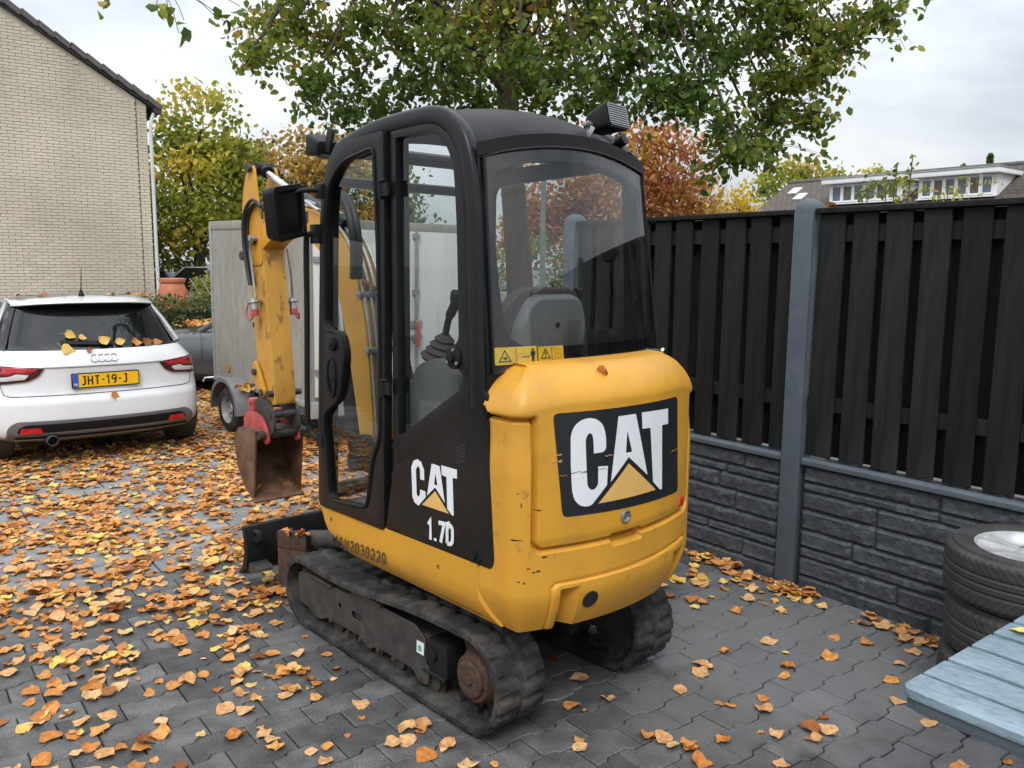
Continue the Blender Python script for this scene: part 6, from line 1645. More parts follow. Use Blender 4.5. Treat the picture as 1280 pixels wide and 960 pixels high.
# stick cylinder
q = MB(); q.cyl((1.42, AY, 2.085), (0.98, AY, 1.93), 0.043, 20); q.cyl((1.45, AY, 2.096), (1.38, AY, 2.071), 0.049, 20); q.cyl((0.98, AY, 1.93), (0.90, AY, 1.90), 0.05, 14); ac = q.build('arm_cylinder', BLACK_PAINT, dig)
q = MB(); q.cyl((1.42, AY, 2.085), (1.83, AY, 2.255), 0.021, 14); q.build('cylinder_rod', CHROME, ac)
q = MB(); q.cyl((1.81, AY, 2.248), (1.875, AY, 2.274), 0.036, 14); q.cyl((1.868, AY - 0.045, 2.272), (1.868, AY + 0.045, 2.272), 0.038, 16); q.build('rod_eye', BLACK_SATIN, ac)
q = MB(); q.cyl((1.20, AY + 0.03, 2.03), (1.20, AY + 0.075, 2.045), 0.014, 8); q.tube(smooth_path([(1.20, AY + 0.075, 2.045), (1.16, AY + 0.10, 2.04), (1.05, AY + 0.09, 1.99)], 4), 0.010, 8); q.build('port_fitting', ZINC, ac)
# bucket cylinder on the front of the stick
q = MB(); q.cyl((1.985, AY, 1.735), (1.885, AY, 1.22), 0.034, 18); q.cyl((1.893, AY, 1.26), (1.882, AY, 1.205), 0.039, 18); q.box((1.955, AY + 0.03, 1.33), (0.05, 0.03, 0.03)); bc_ = q.build('bucket_cylinder', BLACK_PAINT, dig)
q = MB(); q.cyl((1.885, AY, 1.22), (1.862, AY, 1.08), 0.018, 14); q.build('cylinder_rod', CHROME, bc_)
q = MB(); q.cyl((1.868, AY, 1.12), (1.85, AY, 1.03), 0.026, 12); q.build('rod_eye', BLACK_SATIN, bc_)
# hoses and quick couplings on the stick
for yy, r_, z0 in ((AY + 0.085, 0.013, 0), (AY + 0.11, 0.011, 0.02)):
    q = MB(); q.tube(smooth_path([(1.70, yy - 0.01, 2.02 + z0), (1.80, yy, 2.06 + z0), (1.90, yy + 0.005, 2.0), (1.93, yy, 1.85), (1.90, yy, 1.70), (1.86, yy, 1.58)], 6), r_, 8); q.build('hydraulic_hose', HOSE, st_)
q = MB(); q.tube(smooth_path([(1.80, yL + 0.03, 1.86), (1.84, yL + 0.035, 1.80), (1.83, yL + 0.03, 1.66), (1.80, yL + 0.03, 1.50)], 5), 0.008, 8); q.cyl((1.82, yL + 0.0, 1.86), (1.82, yL + 0.05, 1.86), 0.018, 10); q.build('steel_pipe', ZINC, st_)
for s, yy, x in ((1, yL + 0.045, 1.80), (-1, yR - 0.045, 1.77)):
    q = MB(); q.cyl((x, yy, 1.50), (x - 0.012, yy, 1.43), 0.022, 14); q.cyl((x - 0.002, yy, 1.487), (x - 0.005, yy, 1.475), 0.036, 14); q.box((x, yy - s * 0.03, 1.485), (0.05, 0.05, 0.012)); cp = q.build('quick_coupling', ZINC, st_)
    q = MB(); q.cyl((x - 0.012, yy, 1.435), (x - 0.017, yy, 1.40), 0.024, 14); q.tube(smooth_path([(x + 0.03, yy + s * 0.02, 1.47), (x + 0.03, yy + s * 0.035, 1.40), (x - 0.02, yy + s * 0.03, 1.375), (x - 0.04, yy + s * 0.02, 1.41)], 4), 0.006, 6); q.build('dust_cap', RED, cp)
q = MB(); q.tube(smooth_path([(1.77, yR - 0.02, 1.80), (1.76, yR - 0.035, 1.65), (1.77, yR - 0.045, 1.50)], 4), 0.008, 8); q.build('steel_pipe', ZINC, st_)
# bucket linkage
for yy in (yL + 0.004, yR - 0.022):
    q = MB(); patch(q, round_poly([(1.90, 1.10), (1.86, 1.12), (1.80, 1.04), (1.74, 0.94), (1.76, 0.90), (1.80, 0.91), (1.88, 1.00)], 0.02, 3), SY(yy), 0, 0.018); q.build('link_plate', YELLOW_WORN, dig, bevel=0.003)
q = MB(); q.cyl((1.855, yR - 0.04, 1.05), (1.855, yL + 0.04, 1.05), 0.020, 14); q.cyl((1.775, yR - 0.03, 0.93), (1.775, yL + 0.035, 0.93), 0.022, 14); q.cyl((1.69, yR - 0.04, 0.93), (1.69, yL + 0.03, 0.93), 0.020, 12); q.build('linkage_pin', STEEL_DARK, dig)
# quick hitch
for yy in (yL - 0.002, yR - 0.014):
    q = MB(); patch(q, round_poly([(1.90, 0.86), (1.84, 0.90), (1.72, 0.89), (1.66, 0.83), (1.64, 0.72), (1.70, 0.66), (1.76, 0.72), (1.86, 0.78)], 0.03, 3), SY(yy), 0, 0.016); q.build('hitch_plate', STEEL_DARK, dig, bevel=0.003)
for yy in (yL + 0.018, yR - 0.034):
    q = MB(); patch(q, round_poly([(2.03, 0.72), (1.99, 0.785), (1.87, 0.80), (1.77, 0.78), (1.70, 0.70), (1.685, 0.63), (1.73, 0.615), (1.775, 0.65), (1.76, 0.70), (1.80, 0.715), (1.83, 0.66), (1.90, 0.67), (1.97, 0.69)], 0.018, 3), SY(yy), 0, 0.016); q.build('hitch_ear', RED, dig, bevel=0.003)
q = MB(); q.box((1.955, AY + 0.06, 0.83), (0.07, 0.06, 0.085)); q.cyl((1.955, AY + 0.02, 0.85), (1.955, AY + 0.10, 0.85), 0.022, 12); q.build('hitch_block', RED, dig, bevel=0.012)
q = MB(); q.cyl((1.725, yR - 0.10, 0.675), (1.725, yL + 0.08, 0.675), 0.024, 16); q.cyl((1.70, yR - 0.02, 0.80), (1.70, yL + 0.02, 0.80), 0.026, 16); q.cyl((1.94, yR - 0.03, 0.70), (1.94, yL + 0.03, 0.70), 0.024, 14); q.build('hitch_pin', STEEL_DARK, dig)
# bucket
by0, by1 = AY + 0.162, AY - 0.162
BP = [(1.745, 0.70), (1.87, 0.705), (1.985, 0.69), (2.045, 0.62), (2.045, 0.54), (2.00, 0.42), (1.92, 0.32), (1.80, 0.262)]
sp2 = smooth_path([(a, 0, b) for a, b in BP], 4)
out_p = [(c.x, c.z) for c in sp2]
n = len(sp2); in_p = []
for i, c in enumerate(sp2):
    t = (sp2[min(i + 1, n - 1)] - sp2[max(i - 1, 0)]).normalized(); nn = Vector((t.z, 0, -t.x)); w_ = 0.012; in_p.append((c.x + nn.x * w_, c.z + nn.z * w_))
q = MB(); ring = out_p + in_p[::-1]
q.grid([[(a, by0, b) for a, b in ring], [(a, by1, b) for a, b in ring]], wrap_v=True)
for y in (by0, by1): q.grid([[(a, y, b) for a, b in out_p], [(a, y, b) for a, b in in_p]])
bk_ = q.build('bucket', BUCKET_RUST, dig, smooth=40)
for yy in (by0 - 0.013, by1):
    q = MB(); patch(q, out_p[:] + [(1.745, 0.70)], SY(yy), 0.0003, 0.0125); q.build('bucket_side', BUCKET_RUST, bk_, bevel=0.003)
q = MB(); q.box((1.80, AY, 0.266), (0.07, 0.335, 0.014), rotm(ry=R(-26))); q.build('cutting_edge', BUCKET_RUST, bk_, bevel=0.003)
for yy in (by0 - 0.055, by1 + 0.055):
    q = MB(); patch(q, round_poly([(2.02, 0.685), (1.99, 0.725), (1.80, 0.735), (1.77, 0.70)], 0.02, 3), SY(yy), -0.008, 0.008); q.build('bucket_ear', RED, bk_)
for (x, y, z), ci in (((1.86, AY + 0.10, 0.305), 3), ((1.85, AY - 0.09, 0.30), 2)):
    p_ = DM_ @ Vector((x, y, z)); lone_leaf(p_, (0.4, 0.9, 0.3 + ci), 0.075, ci, ['', '', 'tan leaf lying in the far corner of the rusty bucket', 'yellow leaf lying in the near corner of the rusty bucket'][ci])
p_ = DM_ @ Vector((0.655, AY + 0.03, 1.60)); lone_leaf(p_, (0.2, 0.3, 1), 0.11, 2, 'large curled tan leaf caught on the boom pipes')
p_ = DM_ @ Vector((1.30, AY, 2.0)); lone_leaf(p_, (0.2, 0.3, 2), 0.09, 1, 'orange leaf lying on top of the bent boom')

# ================================================================== tyre stack
TC = P0 - E2 * 1.34 - E1 * 0.36
RW, RAD = 0.218, 0.316
prof = []
for k in range(25):
    u = k / 24 * 2 - 1                    # -1 .. 1 across the tread
    r_ = RAD - 0.003 * u * u - (0.022 * max(0, (abs(u) - 0.86) / 0.14) ** 2)
    prof.append((r_, u * RW / 2 * 0.88))
side = [(0.288, 0.105), (0.262, 0.109), (0.240, 0.106), (0.222, 0.099), (0.212, 0.090), (0.208, 0.080)]
full = [(r_, -h) for r_, h in side[::-1]] + prof + side
q = MB(); NS = 264; P = []
for i in range(NS):
    a = 2 * PI * i / NS; row = []
    for j, (r_, h) in enumerate(full):
        u = h / (RW / 2 * 0.88)
        rr_ = r_
        if abs(u) < 0.99 and 6 <= j < 31:
            sk_ = i / NS * 66 + 2.6 * abs(u) ** 1.2 + (0.5 if u > 0 else 0)
            if abs(u) > 0.16 and (sk_ % 1.0) < 0.22: rr_ -= 0.0045 * (0.35 + 0.65 * abs(u))
            if 0.33 < abs(u) < 0.38 or abs(u) < 0.035: rr_ -= 0.005
        elif 0.255 < r_ < 0.27: rr_ += 0.0
        row.append((rr_ * math.cos(a), rr_ * math.sin(a), h))
    P.append(row)
q.grid(P, wrap_u=True); tyre_me = q.mesh('tyre', TYRE, smooth=30)
ALLOY = mat('silver_alloy', (0.55, 0.56, 0.57), 0.35, metal=0.35, var=0.06, dirt=(0.25, 0.24, 0.22), dirt_amt=0.4, dscale=9)
q = MB(); q.lathe([(0.208, -0.095), (0.212, -0.090), (0.196, -0.08), (0.18, -0.03), (0.18, 0.05), (0.196, 0.080), (0.214, 0.092), (0.214, 0.097), (0.205, 0.094), (0.19, 0.075), (0.172, 0.05), (0.172, -0.03), (0.19, -0.085)], 48, closed=True)
rim_me = q.mesh('rim', ALLOY, smooth=40)
BARREL = mat('dark_rim_barrel', (0.10, 0.10, 0.10), 0.5, metal=0.4)  # dark lining inside the rim, behind the spokes
q = MB(); q.lathe([(0.171, -0.03), (0.171, 0.048), (0.170, 0.048), (0.170, -0.03)], 40, closed=True); q.lathe([(0.0, -0.02), (0.17, -0.02), (0.17, -0.025), (0.0, -0.025)], 40); barrel_me = q.mesh('barrel', BARREL)
q = MB(); q.lathe([(0.0, 0.01), (0.07, 0.01), (0.078, 0.04), (0.07, 0.076), (0.036, 0.080), (0.034, 0.074), (0.0, 0.074)], 28)
for k in range(5):
    a0 = 2 * PI * k / 5
    for da in (-0.17, 0.17):
        m3 = rotm(rz=a0 + da)
        A = [m3 @ Vector(p_) for p_ in ((0.05, -0.018, 0.03), (0.05, 0.018, 0.03), (0.05, 0.013, 0.075), (0.05, -0.013, 0.075))]
        B = [m3 @ Vector(p_) for p_ in ((0.196, -0.020, 0.055), (0.196, 0.020, 0.055), (0.200, 0.015, 0.092), (0.200, -0.015, 0.092))]
        q.prism(A, B)
    q.cyl((0.045 * math.cos(a0 + 0.6), 0.045 * math.sin(a0 + 0.6), 0.06), (0.045 * math.cos(a0 + 0.6), 0.045 * math.sin(a0 + 0.6), 0.0815), 0.007, 8)
spk_me = q.mesh('spokes', ALLOY, bevel=0.003, smooth=40)
for k in range(3):
    t = empty('car_tyre', (TC.x + (0, 0.008, -0.004)[k], TC.y + (0, -0.006, 0.004)[k], 0.002 + RW / 2 + k * (RW + 0.001)), (0, 0, k * 1.1), ['bottom tyre of the stack by the dark stone fence base', 'middle tyre of the three stacked by the fence', 'top tyre of the stack showing its silver spoked rim'][k], 'tyre', 'stacked car tyres')
    link('tread', tyre_me, t); rm_ = link('rim', rim_me, t); link('spokes', spk_me, rm_); link('barrel', barrel_me, rm_)

# ================================================================== pale slatted garden table, close to the camera
TBL = Vector((0.938, 1.895, 0.0)); TZ = 0.72
tab = empty('garden_table', TBL, (0, 0, math.atan2(E1.y, E1.x)), 'pale blue-grey slatted garden table top in the corner', 'table')
SLAT = mat('pale_blue_stained_timber', (0.185, 0.25, 0.295), 0.5, var=0.2, vscale=9, bump=0.5, bscale=60, dirt=(0.10, 0.145, 0.18), dirt_amt=0.6, dscale=34, dlo=0.50, dhi=0.64, stretch=(1, 0.5, 1), rnd=0.06)
APRON = mat('slate_table_frame', (0.075, 0.095, 0.115), 0.55, var=0.12)
TL = 1.35
edges = [(0.0, 0.100), (0.112, 0.223), (0.240, 0.354), (0.371, 0.482), (0.500, 0.612), (0.629, 0.741), (0.758, 0.858)]
for k, (a, b) in enumerate(edges):
    q = MB()
    if k in (0, 6):
        P_ = rrect(a, -TL, b, 0, 0.002, 1)
        P_ = round_poly([(a, 0), (b, 0), (b, -TL), (a, -TL)], [0.035 if k == 0 else 0.002, 0.002 if k == 0 else 0.035, 0.002, 0.002], 5)
    else: P_ = [(a, 0), (b, 0), (b, -TL), (a, -TL)]
    q.prism([(x, y, TZ - 0.022) for x, y in P_], [(x, y, TZ) for x, y in P_]); q.build('slat', SLAT, tab, bevel=0.003, seg=2)
q = MB()
for a, b, c, d in ((0.012, 0.846, -0.034, -0.012), (0.012, 0.846, -TL + 0.01, -TL + 0.035)):
    q.box(((a + b) / 2, (c + d) / 2, TZ - 0.038), (b - a, d - c, 0.030))
for a in (0.018, 0.84): q.box((a, -TL / 2, TZ - 0.0385), (0.022, TL - 0.07, 0.031))
q.build('frame', APRON, tab, bevel=0.003)
for x, y in ((0.10, -TL + 0.12), (0.76, -TL + 0.12), (0.10, -0.62), (0.76, -0.62)):
    q = MB(); q.box((x, y, (TZ - 0.03) / 2), (0.05, 0.05, TZ - 0.03)); q.build('leg', APRON, tab, bevel=0.004)
p_ = TBL + E1 * 0.555 - E2 * 0.045 + Vector((0, 0, TZ + 0.003)); lone_leaf(p_, (0.1, 0.1, 2.4), 0.055, 3, 'single yellow-orange leaf lying on the pale slatted table top')

# ================================================================== cars
RED_LENS = mat('red_lamp_lens', (0.42, 0.006, 0.012), 0.12, var=0.15, vscale=30, coat=0.5)
CLEAR_LENS = mat('clear_lamp_lens', (0.55, 0.52, 0.52), 0.15, var=0.2, vscale=40, coat=0.5)
LAMP_DARK = mat('lamp_housing', (0.05, 0.008, 0.010), 0.2)
CAR_BLACK = mat('black_trim', (0.007, 0.007, 0.008), 0.45, spec=0.2)
WINDOW = mat('tinted_window', (0.007, 0.009, 0.009), 0.03, var=0.3, coat=0.0, spec=0.45, rvar=0.01)
PLATE_Y = mat('plate_yellow', (0.80, 0.46, 0.01), 0.4, var=0.04)
PLATE_B = mat('plate_blue', (0.02, 0.09, 0.45), 0.4)

CARX, CARY, CARTH = -3.468, 7.116, R(128.97)
car = empty('white_hatchback', (CARX, CARY, 0), (0, 0, CARTH - PI / 2), 'white hatchback parked tail towards us on the leaf covered court', 'car')
def lerp_tab(T, z):
    if z <= T[0][0]: return T[0][1:]
    for (z0, *a), (z1, *b) in zip(T, T[1:]):
        if z <= z1:
            t = (z - z0) / (z1 - z0); return tuple(p_ + (q_ - p_) * t for p_, q_ in zip(a, b))
    return T[-1][1:]
# z : half width, rear y, front y, squareness bow
CT = [(0.20, 0.74, 0.16, 3.78, .14), (0.235, 0.80, 0.06, 3.84, .17), (0.29, 0.845, 0.01, 3.88, .19), (0.36, 0.862, 0.0, 3.90, .20), (0.46, 0.868, 0.0, 3.91, .21), (0.545, 0.868, 0.004, 3.90, .21), (0.575, 0.870, 0.020, 3.89, .21), (0.60, 0.869, 0.034, 3.88, .21), (0.70, 0.866, 0.042, 3.85, .22), (0.80, 0.857, 0.038, 3.78, .23), (0.835, 0.850, 0.034, 3.70, .24),
      (0.86, 0.840, 0.040, 3.55, .26), (0.93, 0.795, 0.075, 3.10, .30), (0.968, 0.765, 0.115, 2.85, .31), (0.99, 0.745, 0.145, 2.75, .31), (1.10, 0.705, 0.235, 2.45, .30), (1.20, 0.660, 0.315, 2.2, .28), (1.30, 0.615, 0.40, 1.95, .26), (1.345, 0.59, 0.43, 1.80, .24), (1.375, 0.565, 0.47, 1.70, .22), (1.398, 0.50, 0.58, 1.55, .15), (1.41, 0.39, 0.80, 1.40, .10)]
def rear_y(x, z):
    w_, r_, f_, bw = lerp_tab(CT, z); u = min(1, abs(x) / w_); return r_ + bw * u ** 2.6 + 0.16 * max(0, (u - 0.86) / 0.14) ** 2.5
def ring(z):
    w_, r_, f_, bw = lerp_tab(CT, z); P_ = []
    for k in range(25):
        x = -w_ * math.cos(PI * k / 24); P_.append((x, rear_y(x, z), z))
    for k in range(1, 12):
        P_.append((w_ * (1 + 0.012 * math.sin(PI * k / 12)), P_[24][1] + (f_ - 0.55 - P_[24][1]) * k / 12, z))
    for k in range(17):
        x = w_ * math.cos(PI * k / 16); u = abs(x) / w_; P_.append((x, f_ - 0.55 * u ** 2.5, z))
    y1 = P_[-1][1]
    for k in range(1, 12): P_.append((-w_ * (1 + 0.012 * math.sin(PI * k / 12)), y1 + (P_[0][1] - y1) * k / 12, z))
    return P_
zz = [0.20, 0.21, 0.235, 0.26, 0.29, 0.33, 0.38, 0.46, 0.52, 0.545, 0.56, 0.575, 0.60, 0.65, 0.70, 0.75, 0.80, 0.82, 0.835, 0.847, 0.86, 0.90, 0.93, 0.95, 0.968]
q = MB(); q.grid([ring(z) for z in zz], wrap_v=True); q.add(ring(0.20), [tuple(range(len(ring(0.2))))]); body_ = q.build('body', WHITE_PAINT, car, smooth=50)
zg = [0.968, 0.98, 0.99, 1.03, 1.10, 1.15, 1.20, 1.25, 1.30, 1.345]
q = MB(); q.grid([ring(z) for z in zg], wrap_v=True); q.build('glasshouse', WINDOW, car, smooth=50)
zr = [1.345, 1.36, 1.375, 1.388, 1.398, 1.405, 1.41]
ROOF_DARK = mat('car_roof_grey', (0.13, 0.125, 0.125), 0.3, var=0.06, coat=0.5)
q = MB(); rr0 = [ring(z) for z in zr]; q.grid(rr0, wrap_v=True)
cxy = sum((Vector(p_) for p_ in rr0[-1]), Vector()) / len(rr0[-1]); q.add(rr0[-1] + [tuple(cxy + Vector((0, 0, 0.008)))], [(i, (i + 1) % len(rr0[-1]), len(rr0[-1])) for i in range(len(rr0[-1]))])
roof_ = q.build('roof', ROOF_DARK, car, smooth=50)
CMAP = lambda o_: (lambda u, v, t: (u, rear_y(u, v) - o_ - t, v))
def cpatch(P_, o_, th, name, m, par, holes=(), step=0.05, bevel=0, smooth=40):
    q = MB(); patch(q, P_, CMAP(o_), 0, th, holes=holes, step=step); return q.build(name, m, par, bevel=bevel, smooth=smooth)
# C-pillars and side sills in white over the glasshouse
for s in (-1, 1):
    P_ = [(s * 0.69, 0.968), (s * 0.76, 0.968), (s * 0.585, 1.345), (s * 0.545, 1.345)]
    cpatch(round_poly(P_, 0.01, 2), 0.004, 0.006, 'rear_pillar', BLACK_GLOSS, car)
    q = MB(); q.tube([(s * 0.768, 0.56, 0.97), (s * 0.675, 0.72, 1.18), (s * 0.59, 0.85, 1.345), (s * 0.585, 1.6, 1.36), (s * 0.62, 1.9, 1.33), (s * 0.78, 2.75, 1.0)], [0.034, 0.030, 0.018, 0.014, 0.016, 0.014], 8); q.build('roof_arch', ZINC, car)
# roof spoiler
sp_o = [(x, 1.345) for x in np.linspace(-0.60, 0.60, 25)]
q = MB(); P = []
for x in np.linspace(-0.585, 0.585, 29):
    yy = rear_y(x * 0.97, 1.345) ; u = abs(x) / 0.585; zt = 1.392 - 0.030 * u ** 3
    P.append([(x, yy + 0.30, zt + 0.014), (x, yy + 0.10, zt + 0.006), (x, yy - 0.105 + 0.04 * u ** 4, zt - 0.022), (x, yy - 0.11 + 0.04 * u ** 4, zt - 0.034), (x, yy - 0.09 + 0.04 * u ** 4, zt - 0.042), (x, yy + 0.05, zt - 0.062)])
q.grid(P); q.build('roof_spoiler', WHITE_PAINT, car, smooth=50)
q = MB(); P2 = [[(a[0], a[1], a[2] - 0.001) for a in (r_[-2], (r_[-2][0], r_[-2][1] + 0.02, r_[-2][2] - 0.012), (r_[-1][0], r_[-1][1] + 0.0, r_[-1][2] - 0.01))] for r_ in P]; q.grid(P2); q.build('spoiler_underside', CAR_BLACK, car)
# tailgate joint and the painted shade line of its crease
def cline(P_, r_, name, m): 
    q = MB(); q.tube([(x, rear_y(x, z) - 0.0005, z) for x, z in P_], r_, 6); return q.build(name, m, body_)
SEAM = mat('panel_gap', (0.06, 0.06, 0.062), 0.7)
cline([(-0.79, 0.80), (-0.745, 0.62), (-0.70, 0.605)] + [(x, 0.603) for x in np.linspace(-0.66, 0.66, 15)] + [(0.70, 0.605), (0.745, 0.62), (0.79, 0.80)], 0.0035, 'tailgate_gap', SEAM)
cline([(x, 0.836) for x in np.linspace(-0.47, 0.47, 15)], 0.007, 'tailgate_crease_shade', mat('crease_shadow_tone', (0.30, 0.30, 0.31), 0.5))  # grey tube paints the shade along the crease
# lamps
for s in (-1, 1):
    M2 = lambda L: [(s * a, b) for a, b in L]
    tl = cpatch(round_poly(M2([(0.455, 0.835), (0.80, 0.862), (0.835, 0.840), (0.835, 0.70), (0.58, 0.728), (0.505, 0.765)]), 0.012, 3), 0.002, 0.012, 'tail_light', LAMP_DARK, car, bevel=0.003)
    cpatch(round_poly(M2([(0.50, 0.828), (0.79, 0.853), (0.823, 0.838), (0.823, 0.775), (0.70, 0.785), (0.665, 0.803), (0.555, 0.795)]), 0.012, 3), 0.0145, 0.004, 'lens', RED_LENS, tl, bevel=0.002)
    cpatch(round_poly(M2([(0.565, 0.782), (0.655, 0.792), (0.70, 0.772), (0.820, 0.760), (0.820, 0.728), (0.60, 0.745)]), 0.010, 3), 0.0145, 0.003, 'reversing_lens', CLEAR_LENS, tl, bevel=0.002)
# plate
PX0, PX1, PZ0, PZ1 = -0.26, 0.26, 0.661, 0.771
q = MB(); py = rear_y(0.2, 0.715) - 0.022
FM = lambda u, v, t: (u, py - t, v)
patch(q, rrect(PX0 - 0.008, PZ0 - 0.008, PX1 + 0.008, PZ1 + 0.008, 0.008), FM, -0.02, 0.004); pl = q.build('plate_holder', CAR_BLACK, car, bevel=0.002)
q = MB(); patch(q, rrect(PX0, PZ0, PX1, PZ1, 0.006), FM, 0.004, 0.006); q.build('number_plate', PLATE_Y, pl)
q = MB(); patch(q, rrect(PX0 + 0.001, PZ0 + 0.001, PX0 + 0.044, PZ1 - 0.001, 0.005), FM, 0.0065, 0.007); q.build('country_band', PLATE_B, pl)
def word(txt, size, bold, xs_, x0, z0, t, m, name, par, fm=None, fit=None):
    vs, fs = text_shape(txt, size, bold, xs_); wd = max(a for a, b in vs); k = fit / wd if fit else 1
    q = MB(); q.add([(fm or FM)(x0 + a * k, z0 + b, t) for a, b in vs], fs); return q.build(name, m, par, smooth=0)
stroke_text('JHT-19-J', 0.076, 0.0125, 0.0155, lambda u, v, t: FM(PX0 + 0.068 + u, PZ0 + 0.018 + v, 0.0072 + t), INK, 'plate_number', pl, xs=0.93)
word('NL', 0.026, 0.0006, 0.85, PX0 + 0.009, PZ0 + 0.018, 0.0078, DECAL_WHITE, 'country_letters', pl)
# four-ring badge
for k in range(4):
    q = MB(); cx = -0.0765 + 0.051 * k; q.tube([(cx + 0.031 * math.cos(a), rear_y(cx, 0.90 + 0.031 * math.sin(a)) - 0.008, 0.90 + 0.031 * math.sin(a)) for a in np.linspace(0, 2 * PI, 28, endpoint=False)], 0.0045, 8, closed=True); q.build('badge_ring', CHROME, car)
# diffuser, reflectors, exhaust
DIFF_G = mat('diffuser_grey', (0.11, 0.11, 0.112), 0.4)
df = cpatch(round_poly([(-0.775, 0.225), (-0.74, 0.36), (-0.68, 0.40), (0.68, 0.40), (0.74, 0.36), (0.775, 0.225), (0.70, 0.215), (-0.70, 0.215)], [0.01, 0.05, 0.05, 0.05, 0.05, 0.01, 0.01, 0.01], 4), 0.002, 0.012, 'diffuser_frame', DIFF_G, car, bevel=0.004)
cpatch(round_poly([(-0.70, 0.235), (-0.67, 0.345), (-0.62, 0.372), (0.62, 0.372), (0.67, 0.345), (0.70, 0.235)], 0.02, 3), 0.0145, 0.003, 'diffuser', CAR_BLACK, df)
cpatch([(-0.70, 0.232), (-0.70, 0.246), (0.70, 0.246), (0.70, 0.232)], 0.018, 0.008, 'chrome_strip', ZINC, df)
for s in (-1, 1): cpatch(round_poly([(s * 0.50, 0.30), (s * 0.52, 0.345), (s * 0.655, 0.345), (s * 0.665, 0.295)], 0.01, 3), 0.018, 0.006, 'reflector', RED_LENS, df)
q = MB(); q.lathe([(0.046, 0), (0.046, 0.12), (0.040, 0.125), (0.037, 0.12), (0.036, 0.01)], 24, Matrix.Translation((-0.44, rear_y(0.44, 0.24) + 0.03, 0.232)) @ Matrix.Rotation(PI / 2, 4, 'X')); q.build('tailpipe', STEEL_DARK, car)
# wheels
WHM = MB(); WHM.lathe([(0.20, -0.10), (0.29, -0.10), (0.308, -0.085), (0.312, 0), (0.308, 0.085), (0.29, 0.10), (0.20, 0.10)], 40, closed=True)
wh_me = WHM.mesh('wheel', TYRE, smooth=40)
q = MB(); q.lathe([(0.0, 0.045), (0.035, 0.05), (0.045, 0.06), (0.06, 0.055), (0.075, 0.03), (0.12, 0.045), (0.145, 0.03), (0.175, 0.02), (0.185, 0.06), (0.20, 0.095), (0.205, 0.09)], 30, cap=False); 
for k in range(8): q.cyl((0.148 * math.cos(k * PI / 4), 0.148 * math.sin(k * PI / 4), 0.0), (0.148 * math.cos(k * PI / 4), 0.148 * math.sin(k * PI / 4), 0.034), 0.019, 10, mi=1)
hub_me = q.mesh('rim', [mat('steel_wheel_silver', (0.36, 0.365, 0.37), 0.45, metal=0.2, var=0.1, dirt=(0.15, 0.13, 0.11), dirt_amt=0.5, dscale=12), INK], smooth=40)
def wheels(par, xs_, ys_, r_):
    k = r_ / 0.312
    for x in (-xs_, xs_):
        for y in ys_:
            w_ = link('wheel', wh_me, par, (x, y, r_), (0, PI / 2 if x > 0 else -PI / 2, 0), (k, k, k)); link('rim', hub_me, w_)
wheels(car, 0.765, (0.64, 3.08), 0.312)
q = MB(); q.box((0, 1.9, 0.24), (1.3, 3.4, 0.12)); q.build('underbody', CAR_BLACK, car)
# antenna
q = MB(); q.lathe([(0.028, 0), (0.022, 0.02), (0.010, 0.05), (0.004, 0.07)], 14, Matrix.Translation((-0.02, 0.66, 1.405))); q.tube([(-0.02, 0.66, 1.46), (-0.02, 0.60, 1.66)], [0.005, 0.0025], 6); q.build('aerial', CAR_BLACK, car)
q = MB(); patch(q, [(0.10, 1.0), (0.12, 1.03), (-0.30, 1.05), (-0.30, 1.02)], CMAP(0.012), 0, 0.008, step=0.05); q.build('rear_wiper', CAR_BLACK, car)
# leaves on the car
CM = Matrix.Translation((CARX, CARY, 0)) @ Matrix.Rotation(CARTH - PI / 2, 4, 'Z')
for (x, z, s, ci, lab) in ((-0.22, 1.085, 0.10, 3, 'large yellow leaf stuck high on the white car rear window'), (-0.13, 1.065, 0.065, 3, 'small yellow leaf stuck beside the large one on the car window'), (-0.26, 0.975, 0.115, 3, 'pale yellow leaf on the lower edge of the car rear window'), (0.04, 1.035, 0.10, 3, 'yellow leaf above the car badge on the rear window'), (0.165, 1.02, 0.085, 3, 'round yellow leaf low on the car window beside brown ones'),
                           (0.30, 1.005, 0.09, 1, 'orange leaf low on the rear window of the white car'), (0.40, 1.005, 0.09, 0, 'brown leaf low on the rear window of the white car'), (0.50, 0.995, 0.085, 1, 'orange leaf in the corner of the car rear window'), (-0.10, 0.965, 0.06, 0, 'small brown leaf above the car tailgate')):
    y = rear_y(x, z) - 0.022; lone_leaf(CM @ Vector((x, y, z)), (R(52), R(random.uniform(-30, 30)), CARTH - PI / 2), s, ci, lab)
lone_leaf(CM @ Vector((0.06, rear_y(0.06, 0.585) - 0.02, 0.575)), (R(75), 0.6, CARTH - PI / 2 + 0.3), 0.085, 1, 'orange leaf stuck under the yellow plate of the white car')
pts = [tuple(CM @ Vector((x, y, 1.408 + random.uniform(0, 0.012)))) for x, y in [(0.22, 0.70), (0.27, 0.72), (0.46, 0.62), (0.50, 0.60), (0.55, 0.66), (0.42, 0.58), (-0.30, 0.72), (-0.34, 0.7), (-0.16, 0.66), (-0.5, 0.8)]]
leaf_heap('leaf_litter', pts, 'scattered small brown leaves lying on the grey car roof', smin=0.05, smax=0.09)

